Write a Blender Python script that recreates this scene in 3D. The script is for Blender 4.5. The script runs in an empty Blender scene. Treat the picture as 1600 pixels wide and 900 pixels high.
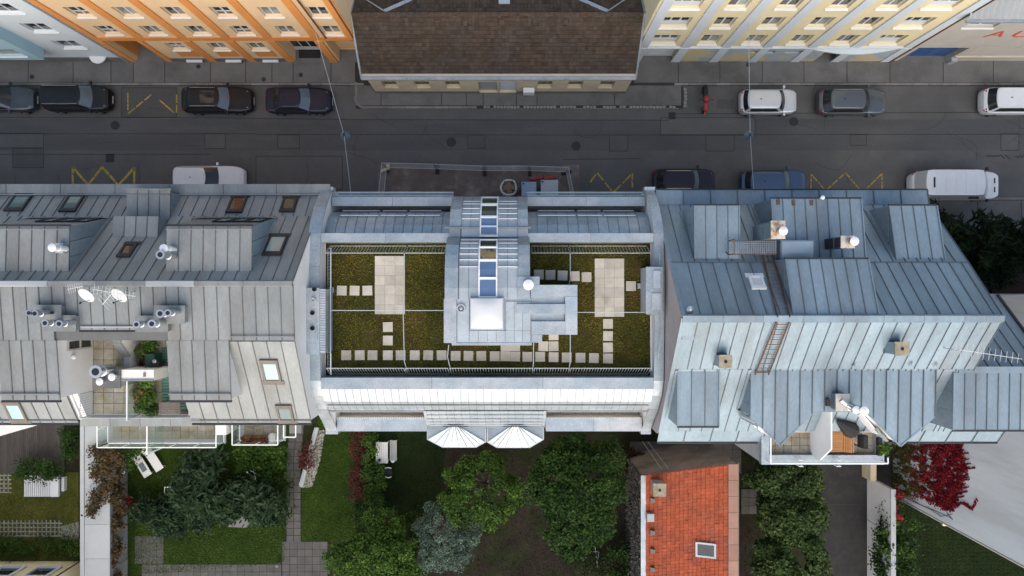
import bpy, bmesh, math, random
import numpy as np
from mathutils import Vector, Matrix

# ------------------------------------------------------------------ camera, world, sun, exposure
SC = bpy.context.scene
COL = SC.collection
CAM_H = 48.5
SUN_EL, SUN_AZ = math.radians(42), math.radians(180)
cam = bpy.data.cameras.new("camera")
cam.sensor_width = 36.0
cam.lens = 24.0
cam.clip_start = 0.5
cam.clip_end = 2000
camo = bpy.data.objects.new("camera", cam)
COL.objects.link(camo)
camo.location = (0, 0, CAM_H)
SC.camera = camo
world = bpy.data.worlds.new("World")
SC.world = world
world.use_nodes = True
_n, _l = world.node_tree.nodes, world.node_tree.links
_sky = _n.new('ShaderNodeTexSky')
_sky.sky_type = 'NISHITA'
_sky.sun_disc = False
_sky.sun_elevation = SUN_EL
_sky.sun_rotation = SUN_AZ
_sky.air_density = 1.0
_sky.dust_density = 3.0
_sky.ozone_density = 0.0
_l.new(_sky.outputs[0], _n['Background'].inputs[0])
_n['Background'].inputs[1].default_value = 0.15
sun = bpy.data.lights.new("sun", 'SUN')
sun.energy = 1.5
sun.angle = math.radians(90)
sun.color = (1.0, 0.965, 0.88)
suno = bpy.data.objects.new("sun", sun)
COL.objects.link(suno)
suno.location = (0, -60, 70)
_sv = Vector((math.sin(SUN_AZ) * math.cos(SUN_EL) + 0.08, math.cos(SUN_AZ) * math.cos(SUN_EL), math.sin(SUN_EL)))
suno.rotation_euler = (-_sv).to_track_quat('-Z', 'Y').to_euler()
SC.view_settings.view_transform = 'Standard'
SC.view_settings.look = 'None'
SC.view_settings.exposure = 0.68
SC.view_settings.gamma = 1.0

# ------------------------------------------------------------------ helpers
FPX = 24.0 / 36.0 * 1600.0
RNG = random.Random(7)


def P(px, py, z=0.0):
    """a photograph position and a height above the street -> a point of the place, metres"""
    s = (CAM_H - z) / FPX
    return Vector(((px - 800) * s, (450 - py) * s, z))


def X(px, z): return (px - 800) * (CAM_H - z) / FPX
def Y(py, z): return (450 - py) * (CAM_H - z) / FPX


WL = {}


def tagp(o, label=None, cat=None, group=None, kind=None):
    if label: o['label'] = label
    if cat: o['category'] = cat
    if group: o['group'] = group
    if kind: o['kind'] = kind
    return o


def place(o, c, parent):
    c = Vector(c)
    if parent is not None:
        o.parent = parent
        o.location = c - WL[parent.name]
    else:
        o.location = c
    WL[o.name] = c


def thing(name, loc, label, cat, group=None, kind=None):
    o = bpy.data.objects.new(name, None)
    o.empty_display_size = 0.3
    COL.objects.link(o)
    place(o, loc, None)
    return tagp(o, label, cat, group, kind)


def part_empty(name, loc, parent):
    o = bpy.data.objects.new(name, None)
    COL.objects.link(o)
    place(o, loc, parent)
    return o


def inst(name, me, loc, parent=None, label=None, cat=None, group=None, kind=None, rotz=0.0):
    o = bpy.data.objects.new(name, me)
    COL.objects.link(o)
    place(o, loc, parent)
    o.rotation_euler = (0, 0, rotz)
    return tagp(o, label, cat, group, kind)


class MB:
    def __init__(s):
        s.v, s.f, s.m, s.mi = [], [], [], 0

    def poly(s, pts):
        i = len(s.v)
        s.v += [tuple(p) for p in pts]
        s.f.append(tuple(range(i, i + len(pts))))
        s.m.append(s.mi)
        return s

    def prism(s, pts, vec):
        pts = [Vector(p) for p in pts]
        vec = Vector(vec)
        q = [p + vec for p in pts]
        i = len(s.v); n = len(pts)
        s.v += [tuple(p) for p in pts + q]
        s.f.append(tuple(range(i, i + n))); s.f.append(tuple(range(i + 2 * n - 1, i + n - 1, -1)))
        for k in range(n):
            s.f.append((i + k, i + (k + 1) % n, i + n + (k + 1) % n, i + n + k))
        s.m += [s.mi] * (n + 2)
        return s

    def box(s, x0, x1, y0, y1, z0, z1):
        return s.prism([(x0, y0, z0), (x1, y0, z0), (x1, y1, z0), (x0, y1, z0)], (0, 0, z1 - z0))

    def obox(s, c, ux, uy, uz):
        """oriented box: centre, half-axis vectors"""
        c, ux, uy, uz = map(Vector, (c, ux, uy, uz))
        return s.prism([c - ux - uy - uz, c + ux - uy - uz, c + ux + uy - uz, c - ux + uy - uz], uz * 2)

    def slab(s, pts, t):
        """a flat plate whose top is the polygon and which is t thick downwards along its normal"""
        pts = [Vector(p) for p in pts]
        n = Vector((0, 0, 0))
        for k in range(len(pts)):
            a, b = pts[k], pts[(k + 1) % len(pts)]
            n += a.cross(b)
        n.normalize()
        if n.z < 0: n = -n
        return s.prism(pts, -n * t)

    def bar(s, p0, p1, w, h, up=(0, 0, 1)):
        """square bar from p0 to p1, width w, height h (centred)"""
        p0, p1, up = Vector(p0), Vector(p1), Vector(up)
        d = (p1 - p0)
        if d.length < 1e-6: return s
        side = d.cross(up)
        if side.length < 1e-6: side = d.cross(Vector((1, 0, 0)))
        side.normalize()
        u2 = side.cross(d).normalized()
        a, b = side * (w / 2), u2 * (h / 2)
        return s.prism([p0 - a - b, p0 + a - b, p0 + a + b, p0 - a + b], d)

    def tube(s, p0, p1, r0, r1=None, n=6):
        p0, p1 = Vector(p0), Vector(p1)
        r1 = r0 if r1 is None else r1
        d = (p1 - p0)
        if d.length < 1e-6: return s
        d.normalize()
        a = d.orthogonal().normalized()
        b = d.cross(a)
        i = len(s.v)
        for p, r in ((p0, r0), (p1, r1)):
            for k in range(n):
                t = 2 * math.pi * k / n
                s.v.append(tuple(p + (a * math.cos(t) + b * math.sin(t)) * r))
        for k in range(n):
            s.f.append((i + k, i + (k + 1) % n, i + n + (k + 1) % n, i + n + k)); s.m.append(s.mi)
        s.f.append(tuple(range(i + n - 1, i - 1, -1))); s.f.append(tuple(range(i + n, i + 2 * n)))
        s.m += [s.mi] * 2
        return s

    def path(s, pts, r, n=6):
        for a, b in zip(pts[:-1], pts[1:]):
            s.tube(a, b, r, r, n)
        return s

    def lathe(s, c, prof, n=16, cap=True, axis=None):
        """profile of (radius, height) turned about an axis through c (default +Z)"""
        c = Vector(c)
        ax = Vector(axis).normalized() if axis else Vector((0, 0, 1))
        a = ax.orthogonal().normalized(); b = ax.cross(a)
        i = len(s.v)
        for r, z in prof:
            for k in range(n):
                t = 2 * math.pi * k / n
                s.v.append(tuple(c + ax * z + (a * math.cos(t) + b * math.sin(t)) * r))
        for j in range(len(prof) - 1):
            for k in range(n):
                q = i + j * n
                s.f.append((q + k, q + (k + 1) % n, q + n + (k + 1) % n, q + n + k)); s.m.append(s.mi)
        if cap:
            s.f.append(tuple(range(i + n - 1, i - 1, -1)))
            q = i + (len(prof) - 1) * n
            s.f.append(tuple(range(q, q + n)))
            s.m += [s.mi] * 2
        return s

    def grid(s, rows):
        """rows of points -> quads"""
        i = len(s.v); w = len(rows[0])
        for r in rows: s.v += [tuple(p) for p in r]
        for j in range(len(rows) - 1):
            for k in range(w - 1):
                q = i + j * w + k
                s.f.append((q, q + 1, q + w + 1, q + w)); s.m.append(s.mi)
        return s

    def mesh(s, name, mats, origin=(0, 0, 0), smooth=None, merge=True):
        me = bpy.data.meshes.new(name)
        o = Vector(origin)
        me.from_pydata([(v[0] - o.x, v[1] - o.y, v[2] - o.z) for v in s.v], [], s.f)
        mats = mats if isinstance(mats, (list, tuple)) else [mats]
        for m in mats: me.materials.append(m)
        if len(mats) > 1: me.polygons.foreach_set('material_index', s.m)
        if merge:
            bm = bmesh.new(); bm.from_mesh(me)
            if smooth is not None: bmesh.ops.remove_doubles(bm, verts=bm.verts, dist=1e-4)
            bmesh.ops.recalc_face_normals(bm, faces=bm.faces)
            bm.to_mesh(me); bm.free()
        if smooth is not None:
            me.polygons.foreach_set('use_smooth', [True] * len(me.polygons))
            me.set_sharp_from_angle(angle=math.radians(smooth))
        me.update()
        return me

    def build(s, name, mats, parent=None, label=None, cat=None, group=None, kind=None, smooth=None, merge=True, origin=None):
        if origin is None:
            xs, ys, zs = zip(*s.v)
            origin = ((min(xs) + max(xs)) / 2, (min(ys) + max(ys)) / 2, min(zs))
        return inst(name, s.mesh(name, mats, origin, smooth, merge), origin, parent, label, cat, group, kind)


def tone_faces(o, per, seed=3):
    rng = np.random.default_rng(seed); n = len(o.data.polygons)
    t = np.repeat(rng.beta(2, 2, n // per + 1), per)[:n].astype(np.float32)
    o.data.attributes.new('tone', 'FLOAT', 'FACE').data.foreach_set('value', t)


# ------------------------------------------------------------------ materials
def pbr(name, col, rough=0.7, metal=0.0, var=0.18, scale=1.2, rnd=0.08, bump=0.0, bscale=12.0, spec=0.4, col2=None, mix2=(0.45, 0.6), scale2=0.35, fine=0.0, fscale=40.0, trans=0.0, alpha=1.0, stretch=None, coat=0.0, rvar=0.0, attr=0.0):
    m = bpy.data.materials.new(name)
    m.use_nodes = True
    nt = m.node_tree; N, L = nt.nodes, nt.links
    b = N['Principled BSDF']
    b.inputs['Roughness'].default_value = rough
    b.inputs['Metallic'].default_value = metal
    b.inputs['Specular IOR Level'].default_value = spec
    if trans: b.inputs['Transmission Weight'].default_value = trans
    if coat: b.inputs['Coat Weight'].default_value = coat; b.inputs['Coat Roughness'].default_value = 0.06
    geo = N.new('ShaderNodeNewGeometry')
    pos = geo.outputs['Position']
    if stretch:
        mp = N.new('ShaderNodeMapping'); mp.inputs['Scale'].default_value = stretch
        L.new(pos, mp.inputs['Vector']); pos = mp.outputs[0]

    def noise(sc, det=5.0, ro=0.6):
        t = N.new('ShaderNodeTexNoise'); t.inputs['Scale'].default_value = sc; t.inputs['Detail'].default_value = det
        t.inputs['Roughness'].default_value = ro
        L.new(pos, t.inputs['Vector']); return t.outputs['Fac']

    def mapr(x, a, bb, c, d):
        r = N.new('ShaderNodeMapRange'); r.inputs[1].default_value = a; r.inputs[2].default_value = bb
        r.inputs[3].default_value = c; r.inputs[4].default_value = d
        L.new(x, r.inputs[0]); return r.outputs[0]

    def mul(x, y):
        q = N.new('ShaderNodeMath'); q.operation = 'MULTIPLY'
        L.new(x, q.inputs[0])
        L.new(y, q.inputs[1]); return q.outputs[0]

    f = mapr(noise(scale), 0.25, 0.75, 1 - var, 1 + var)
    if rnd:
        oi = N.new('ShaderNodeObjectInfo')
        f = mul(f, mapr(oi.outputs['Random'], 0, 1, 1 - rnd, 1 + rnd))
    if fine:
        f = mul(f, mapr(noise(fscale, 3.0), 0.3, 0.7, 1 - fine, 1 + fine))
    if attr:
        at = N.new('ShaderNodeAttribute'); at.attribute_name = 'tone'
        f = mul(f, mapr(at.outputs['Fac'], 0, 1, 1 - attr, 1 + attr))
    base = N.new('ShaderNodeRGB'); base.outputs[0].default_value = (*col, 1)
    src = base.outputs[0]
    if col2:
        mx = N.new('ShaderNodeMix'); mx.data_type = 'RGBA'
        L.new(mapr(noise(scale2, 6.0, 0.65), mix2[0], mix2[1], 0, 1), mx.inputs[0])
        L.new(src, mx.inputs[6]); mx.inputs[7].default_value = (*col2, 1)
        src = mx.outputs[2]
    vm = N.new('ShaderNodeVectorMath'); vm.operation = 'SCALE'
    L.new(src, vm.inputs[0]); L.new(f, vm.inputs['Scale'])
    L.new(vm.outputs[0], b.inputs['Base Color'])
    if rvar:
        L.new(mapr(noise(scale * 2.3), 0.3, 0.7, max(0.02, rough - rvar), rough + rvar), b.inputs['Roughness'])
    if bump:
        bp = N.new('ShaderNodeBump'); bp.inputs['Strength'].default_value = bump; bp.inputs['Distance'].default_value = 0.02
        L.new(noise(bscale, 4.0), bp.inputs['Height']); L.new(bp.outputs[0], b.inputs['Normal'])
    return m


def leafmat(name, c1, c2, c3=None, rough=0.55):
    """leaf colour from a per-leaf attribute: c1 -> c2 (-> c3 for the last few)"""
    m = bpy.data.materials.new(name); m.use_nodes = True
    N, L = m.node_tree.nodes, m.node_tree.links
    b = N['Principled BSDF']; b.inputs['Roughness'].default_value = rough
    b.inputs['Specular IOR Level'].default_value = 0.10
    at = N.new('ShaderNodeAttribute'); at.attribute_name = 'tone'
    cr = N.new('ShaderNodeValToRGB'); e = cr.color_ramp.elements
    e[0].position = 0.0; e[0].color = (*c1, 1); e[1].position = 0.8 if c3 else 1.0; e[1].color = (*c2, 1)
    if c3:
        q = e.new(1.0); q.color = (*c3, 1)
    L.new(at.outputs['Fac'], cr.inputs[0]); L.new(cr.outputs[0], b.inputs['Base Color'])
    return m


M = {}
M['soil'] = pbr('garden soil', (0.022, 0.018, 0.014), 0.95, var=0.4, scale=0.8, bump=0.6, col2=(0.018, 0.024, 0.010), fine=0.3, spec=0.1)
M['asphalt'] = pbr('road asphalt', (0.098, 0.097, 0.096), 0.85, var=0.16, scale=0.5, bump=0.25, bscale=60, fine=0.22, fscale=24, rnd=0, col2=(0.110, 0.108, 0.105), mix2=(.5,.62))
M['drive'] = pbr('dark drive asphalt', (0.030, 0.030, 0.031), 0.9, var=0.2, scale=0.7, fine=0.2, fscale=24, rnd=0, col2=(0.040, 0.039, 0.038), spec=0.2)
M['lane'] = pbr('worn lane asphalt', (0.080, 0.080, 0.082), 0.8, var=0.16, scale=0.45, bump=0.2, bscale=60, fine=0.22, fscale=24, rnd=0.05, stretch=(0.35, 1.6, 1), col2=(0.090, 0.089, 0.089), mix2=(.5,.62))
M['patch'] = pbr('asphalt repair', (0.092, 0.091, 0.090), 0.85, var=0.12, scale=0.7, bump=0.2, bscale=60, fine=0.2, fscale=30, rnd=0.14)
M['tar'] = pbr('tar joint', (0.022, 0.022, 0.024), 0.6, var=0.2)
M['pave'] = pbr('pavement asphalt', (0.138, 0.134, 0.131), 0.9, var=0.13, scale=0.8, bump=0.2, bscale=60, fine=0.18, fscale=28, rnd=0.10, col2=(0.105, 0.103, 0.10), mix2=(.48,.62))
M['pavebase'] = pbr('pavement joint', (0.035, 0.034, 0.032), 0.95)
M['kerb'] = pbr('granite kerb', (0.19, 0.185, 0.175), 0.85, var=0.2, scale=3, rnd=0.2, bump=0.2)
M['dusty'] = pbr('dusty site asphalt', (0.125, 0.104, 0.092), 0.95, var=0.25, scale=0.9, col2=(0.24, 0.205, 0.185), mix2=(0.5, 0.66), scale2=0.55, fine=0.25, bump=0.3)
M['yellowpaint'] = pbr('worn yellow paint', (0.42, 0.30, 0.05), 0.75, var=0.3, scale=5, fine=0.3, fscale=30, rnd=0, col2=(0.16, 0.13, 0.06), mix2=(0.5, 0.62), scale2=4)
M['iron'] = pbr('cast iron', (0.035, 0.036, 0.042), 0.6, metal=0.4, bump=0.4)
M['zincL'] = pbr('grey weathered zinc', (0.222, 0.236, 0.232), 0.5, metal=0.12, var=0.16, scale=0.9, rnd=0.09, fine=0.09, fscale=9, col2=(0.198, 0.196, 0.184), mix2=(0.5, 0.7), stretch=(1.6, .55, .55), bump=0.05, rvar=0.08)
M['zincLr'] = pbr('grey zinc seam', (0.12, 0.123, 0.12), 0.6, metal=0.1, rnd=0)
M['zincR'] = pbr('blue grey zinc', (0.205, 0.268, 0.312), 0.42, metal=0.18, var=0.16, scale=0.8, rnd=0.09, fine=0.10, fscale=9, col2=(0.178, 0.212, 0.238), mix2=(0.5, 0.7), stretch=(1.6, .55, .55), bump=0.06, rvar=0.1)
M['zincRr'] = pbr('blue grey zinc seam', (0.105, 0.125, 0.14), 0.6, metal=0.1, rnd=0)
M['galv'] = pbr('bright galvanised sheet', (0.40, 0.45, 0.49), 0.36, metal=0.4, var=0.14, scale=1.6, rnd=0.08, fine=0.12, fscale=16, col2=(0.50, 0.53, 0.55), bump=0.08, bscale=5, rvar=0.1)
M['galvcap'] = pbr('galvanised coping', (0.29, 0.345, 0.385), 0.42, metal=0.35, var=0.16, scale=1.6, rnd=0.08, fine=0.16, fscale=14, col2=(0.38, 0.40, 0.42), bump=0.1, bscale=8, rvar=0.12)
M['galvr'] = pbr('galvanised seam', (0.22, 0.24, 0.26), 0.5, metal=0.6, rnd=0)
M['bright'] = pbr('polished sheet', (0.385, 0.43, 0.455), 0.42, metal=0.45, var=0.14, scale=1.2, rnd=0.05, fine=0.07, fscale=10, bump=0.06, bscale=5, rvar=0.08)
M['brightr'] = pbr('polished seam', (0.20, 0.21, 0.22), 0.5, metal=0.3, rnd=0)
M['steel'] = pbr('stainless steel', (0.56, 0.58, 0.59), 0.32, metal=0.9, var=0.1, rnd=0.05)
M['rail'] = pbr('painted steel rail', (0.40, 0.44, 0.46), 0.45, metal=0.2, var=0.08, rnd=0)
M['whitemetal'] = pbr('white painted metal', (0.72, 0.73, 0.73), 0.45, var=0.06, rnd=0.03)
M['darkmetal'] = pbr('dark metal', (0.030, 0.031, 0.034), 0.5, metal=0.3, var=0.15)
M['rust'] = pbr('rusty steel', (0.12, 0.075, 0.055), 0.8, metal=0.3, var=0.35, scale=5, col2=(0.19, 0.085, 0.035))
M['black'] = pbr('black rubber', (0.012, 0.012, 0.013), 0.75, var=0.15)
M['white'] = pbr('white render', (0.72, 0.71, 0.69), 0.85, var=0.06, scale=0.7, fine=0.03, rnd=0, col2=(0.62, 0.61, 0.585))
M['winwhite'] = pbr('white window frame', (0.64, 0.66, 0.67), 0.5, var=0.04, rnd=0.03)
M['glassdark'] = pbr('dark window glass', (0.022, 0.026, 0.030), 0.05, var=0.3, spec=0.6, rnd=0.3)
M['glasspale'] = pbr('window glass with blind', (0.26, 0.30, 0.29), 0.08, var=0.15, spec=0.6, rnd=0.25)
M['glassgreen'] = pbr('roof window glass', (0.10, 0.155, 0.145), 0.05, var=0.2, spec=0.7, rnd=0.25)
M['glassbright'] = pbr('roof window with blind', (0.30, 0.42, 0.40), 0.08, var=0.1, spec=0.7, rnd=0.1)
M['glassblue'] = pbr('blue roof glazing', (0.10, 0.165, 0.28), 0.07, var=0.12, spec=0.7, rnd=0.1)
M['balglass'] = pbr('greenish balustrade glass', (0.78, 0.88, 0.84), 0.04, var=0.02, trans=0.92, rnd=0)
M['opal'] = pbr('opal rooflight', (0.60, 0.61, 0.61), 0.25, var=0.05, spec=0.5, rnd=0)
M['cream'] = pbr('cream orange render', (0.80, 0.58, 0.34), 0.9, var=0.06, scale=0.6, fine=0.03, rnd=0, col2=(0.76, 0.545, 0.32))
M['orange'] = pbr('orange render', (0.70, 0.285, 0.075), 0.9, var=0.08, scale=0.7, fine=0.04, rnd=0)
M['yellow'] = pbr('pale yellow render', (0.74, 0.65, 0.42), 0.9, var=0.05, scale=0.6, fine=0.03, rnd=0, col2=(0.69, 0.61, 0.40))
M['bluegrey'] = pbr('pale blue grey render', (0.56, 0.62, 0.67), 0.9, var=0.06, scale=0.6, fine=0.03, rnd=0)
M['paleblue'] = pbr('white blue render', (0.66, 0.73, 0.76), 0.9, var=0.06, scale=0.5, fine=0.03, rnd=0)
M['sky_blue'] = pbr('light blue render', (0.38, 0.56, 0.64), 0.9, var=0.06, scale=0.5, fine=0.03, rnd=0)
M['houseyellow'] = pbr('old yellow render', (0.62, 0.53, 0.36), 0.9, var=0.12, scale=0.8, fine=0.05, rnd=0, col2=(0.54, 0.47, 0.35))
M['greyrender'] = pbr('beige grey render', (0.46, 0.435, 0.39), 0.92, var=0.08, scale=0.9, fine=0.08, rnd=0)
M['plinth'] = pbr('concrete plinth', (0.16, 0.16, 0.155), 0.9, var=0.15, scale=1.5)
M['shadeplaster'] = pbr('brown plaster darkened for shade', (0.24, 0.205, 0.175), 0.92, var=0.2, scale=1.2, fine=0.1, rnd=0, col2=(0.14, 0.12, 0.105))  # brown plaster with the north wall's shade taken into its colour
M['pinkwall'] = pbr('pink grey plaster', (0.36, 0.315, 0.31), 0.92, var=0.10, scale=1.5, fine=0.06, rnd=0)
M['fireW'] = pbr('pale firewall render', (0.64, 0.68, 0.695), 0.92, var=0.10, scale=0.5, fine=0.04, rnd=0, stretch=(1, 2.2, 0.35), col2=(0.55, 0.58, 0.585))
M['bluegate'] = pbr('blue steel gate', (0.035, 0.095, 0.26), 0.55, var=0.1)
M['redletter'] = pbr('faded red lettering', (0.58, 0.11, 0.075), 0.8, var=0.15, rnd=0)
M['tilebrown'] = pbr('brown roof tile', (0.072, 0.047, 0.033), 0.85, var=0.28, scale=1.3, fine=0.4, fscale=7, rnd=0, col2=(0.055, 0.043, 0.036), scale2=0.5, bump=0.3)
M['tilered'] = pbr('red clay tile', (0.37, 0.098, 0.050), 0.8, var=0.22, scale=1.1, fine=0.3, fscale=7, rnd=0, col2=(0.25, 0.085, 0.055), mix2=(0.42, 0.62), scale2=0.6, bump=0.3)
M['tilebrownv'] = pbr('brown roof tiles', (0.070, 0.051, 0.038), 0.9, var=0.28, scale=1.0, fine=0.2, fscale=7, rnd=0, col2=(0.060, 0.048, 0.040), scale2=0.5, bump=0.3, attr=0.30, spec=0.2)
M['tileredv'] = pbr('red clay tiles', (0.34, 0.082, 0.040), 0.9, var=0.2, scale=1.0, fine=0.15, fscale=7, rnd=0, col2=(0.25, 0.078, 0.048), mix2=(0.45, 0.68), scale2=0.6, bump=0.3, attr=0.16, spec=0.12)
M['coping'] = pbr('terracotta coping', (0.30, 0.17, 0.13), 0.85, var=0.15, rnd=0.15)
M['paver'] = pbr('beige concrete flag', (0.43, 0.395, 0.335), 0.88, var=0.14, scale=2.4, rnd=0.13, fine=0.09, col2=(0.36, 0.325, 0.26), mix2=(.52,.68), scale2=1.8)
M['terrpaver'] = pbr('mossy terrace flag', (0.265, 0.250, 0.205), 0.9, var=0.28, scale=2.2, rnd=0.16, fine=0.14, col2=(0.235, 0.195, 0.105), mix2=(.5,.66), scale2=1.4)
M['terrbase'] = pbr('terrace joint', (0.045, 0.042, 0.032), 0.95)
M['gardenpaver'] = pbr('grey garden flag', (0.075, 0.072, 0.068), 0.92, var=0.2, scale=1.6, rnd=0.14, fine=0.12)
M['concrete'] = pbr('pale concrete', (0.33, 0.35, 0.36), 0.85, var=0.08, scale=0.8, fine=0.04, rnd=0.05)
M['sedumbase'] = pbr('sedum substrate', (0.040, 0.036, 0.012), 0.95, var=0.4, scale=2.0, bump=0.8, bscale=18, fine=0.4, fscale=14, rnd=0, col2=(0.060, 0.038, 0.016), spec=0.1)
M['lawn'] = pbr('lawn ground', (0.020, 0.036, 0.006), 0.95, var=0.35, scale=1.5, bump=0.7, bscale=25, fine=0.3, fscale=16, rnd=0, spec=0.1)
M['lawnyellow'] = pbr('dry lawn ground', (0.072, 0.074, 0.016), 0.95, var=0.3, scale=1.5, bump=0.7, bscale=25, fine=0.3, fscale=16, rnd=0, spec=0.1)
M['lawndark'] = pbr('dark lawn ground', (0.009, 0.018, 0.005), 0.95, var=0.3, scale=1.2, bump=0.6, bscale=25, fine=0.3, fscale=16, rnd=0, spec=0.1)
M['deck'] = pbr('weathered deck board', (0.055, 0.048, 0.042), 0.85, var=0.3, scale=2, rnd=0.15, stretch=(4, 0.6, 1))
M['teak'] = pbr('oiled teak slat', (0.40, 0.19, 0.065), 0.65, var=0.2, scale=3, rnd=0.14, stretch=(1, 6, 1))
M['oldwood'] = pbr('grey old wood', (0.16, 0.135, 0.115), 0.8, var=0.2, scale=3, rnd=0.12)
M['greenboard'] = pbr('green painted slat', (0.055, 0.135, 0.105), 0.7, var=0.15, rnd=0.12)
M['greenbox'] = pbr('dark green plastic', (0.012, 0.06, 0.035), 0.5, var=0.1)
M['terracotta'] = pbr('terracotta pot', (0.26, 0.105, 0.06), 0.8, var=0.15)
M['bark'] = pbr('bark', (0.075, 0.058, 0.045), 0.9, var=0.3, scale=5, bump=0.5)
M['gravel'] = pbr('pale gravel', (0.26, 0.25, 0.225), 0.9, var=0.4, scale=9, rnd=0, fine=0.4, fscale=25)
M['cloth'] = pbr('white cloth', (0.55, 0.56, 0.55), 0.85, var=0.08, rnd=0.04)
M['greycloth'] = pbr('grey cushion cloth', (0.30, 0.31, 0.30), 0.9, var=0.1, rnd=0.08)
M['chim'] = pbr('lichen concrete cap', (0.30, 0.26, 0.19), 0.9, var=0.25, scale=5, rnd=0.1, fine=0.2, col2=(0.22, 0.20, 0.13), scale2=3)
M['chimrust'] = pbr('rust stained cap', (0.50, 0.47, 0.41), 0.85, var=0.15, scale=4, rnd=0.05, col2=(0.36, 0.17, 0.06), mix2=(0.5, 0.62), scale2=2.6)
M['redplastic'] = pbr('red plastic', (0.34, 0.035, 0.028), 0.5, var=0.15)
M['sand'] = pbr('brown rubble', (0.27, 0.19, 0.12), 0.95, var=0.35, scale=8, bump=0.8)
M['toiletblue'] = pbr('pale blue plastic', (0.28, 0.36, 0.46), 0.55, var=0.08, rnd=0.05)
M['toiletgrey'] = pbr('pale grey plastic', (0.36, 0.40, 0.42), 0.55, var=0.08, rnd=0.05)
M['yellowcloth'] = pbr('yellow cloth', (0.62, 0.46, 0.03), 0.8)
# ------------------------------------------------------------------ ground, road, pavement
def sheet(name, x0, x1, y0, y1, z, mat, parent=None, kind='structure', t=0.0):
    m = MB().poly([(x0, y0, z), (x1, y0, z), (x1, y1, z), (x0, y1, z)])
    return m.build(name, mat, parent, kind=kind)


def polysheet(name, pts, z, mat, parent=None, kind='structure'):
    return MB().poly([(p[0], p[1], z) for p in pts]).build(name, mat, parent, kind=kind)


sheet('ground', -220, 220, -220, 220, -0.03, M['soil'])
road = sheet('road', -120, 120, 4.0, 17.5, 0.0, M['asphalt'])
sheet('lane_surface', -120, 120, Y(235, 0), Y(186, 0), 0.004, M['lane'], road, None)
# repaired rectangles and their tar joints, a pixel rectangle each
tar = MB()


def joint(px0, py0, px1, py1, w=0.045, z=0.012):
    a, b = P(px0, py0, z), P(px1, py1, z)
    d = (b - a).normalized(); s = Vector((-d.y, d.x, 0)) * w / 2
    tar.poly([a - s, b - s, b + s, a + s])


for (x0, y0, x1, y1) in [(-60, 209, 68, 231), (20, 232, 68, 262), (320, 209, 352, 232), (434, 211, 468, 232), (731, 211, 758, 232), (952, 211, 981, 236), (1103, 211, 1147, 236),
                         (1328, 210, 1354, 227), (1564, 209, 1592, 235), (1032, 184, 1180, 211), (400, 244, 535, 296), (190, 137, 276, 183)]:
    sheet('asphalt_patch', X(x0, 0), X(x1, 0), Y(y1, 0), Y(y0, 0), 0.008, M['patch'], road, None)
    joint(x0, y0, x1, y0); joint(x0, y1, x1, y1); joint(x0, y0, x0, y1); joint(x1, y0, x1, y1)
for (x0, y0, x1, y1) in [(-400, 183, 330, 184), (330, 184, 560, 187), (560, 187, 1045, 188), (1045, 178, 1400, 176), (1400, 176, 2000, 174), (-400, 209, 400, 209), (400, 210, 900, 211), (900, 211, 2000, 209),
                         (880, 249, 1000, 248), (1270, 141, 1275, 135), (40, 143, 46, 183), (0, 241, 330, 241)]:
    joint(x0, y0, x1, y1)
for k in range(16):
    a = 1540 + k * 4.2
    if a < 1575 or a > 1585:
        joint(a, 244 + RNG.uniform(-2, 3), a + 5, 244 + RNG.uniform(-2, 5), 0.07, 0.013)
for k in range(34):      # fine cracks wandering over the carriageway
    a, b = RNG.uniform(-20, 1620), RNG.uniform(140, 292); an = RNG.choice((0, math.pi / 2)) + RNG.uniform(-.5, .5)
    for j in range(RNG.randint(4, 11)):
        a2, b2 = a + 7 * math.cos(an), b + 7 * math.sin(an)
        if 137 < b2 < 296: joint(a, b, a2, b2, .022, .0135)
        a, b = a2, b2; an += RNG.uniform(-.45, .45)
tar.build('tar_joint', M['tar'], road, kind='stuff', merge=False)
for (a, b, w) in ((172, 247, 13), (1050, 181, 11)):
    g = MB(); c = P(a, b, 0)
    h = w * 0.0227
    g.box(c.x - h, c.x + h, c.y - h, c.y + h, 0.0, 0.012)
    for k in range(6):
        xx = c.x - h * 0.85 + k * h * 0.34
        g.box(xx - 0.02, xx + 0.02, c.y - h * 0.8, c.y + h * 0.8, 0.012, 0.022)
    g.build('drain_grate', M['iron'], road)
sheet('site_surface', X(590, 0), X(905, 0), 4.2, Y(258, 0), 0.014, M['dusty'], road, None)
sheet('oil_stain', X(1120, 0), X(1146, 0), Y(170, 0), Y(155, 0), 0.013, M['lane'], road, None)


def zigzag(pts, w=0.11, dash=None):
    mb = MB()
    for (a, b) in zip(pts[:-1], pts[1:]):
        p, q = P(*a), P(*b)
        d = (q - p); ln = d.length; d.normalize()
        s = Vector((-d.y, d.x, 0)) * w / 2
        n = max(1, int(ln / (dash or ln)))
        for k in range(n):
            u, v = p + d * ln * k / n, p + d * ln * (k + (0.82 if dash else 1)) / n
            z = Vector((0, 0, 0.018))
            mb.poly([u - s + z, v - s + z, v + s + z, u + s + z])
    mb.build('zigzag_marking', M['yellowpaint'], road, merge=False)


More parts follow.
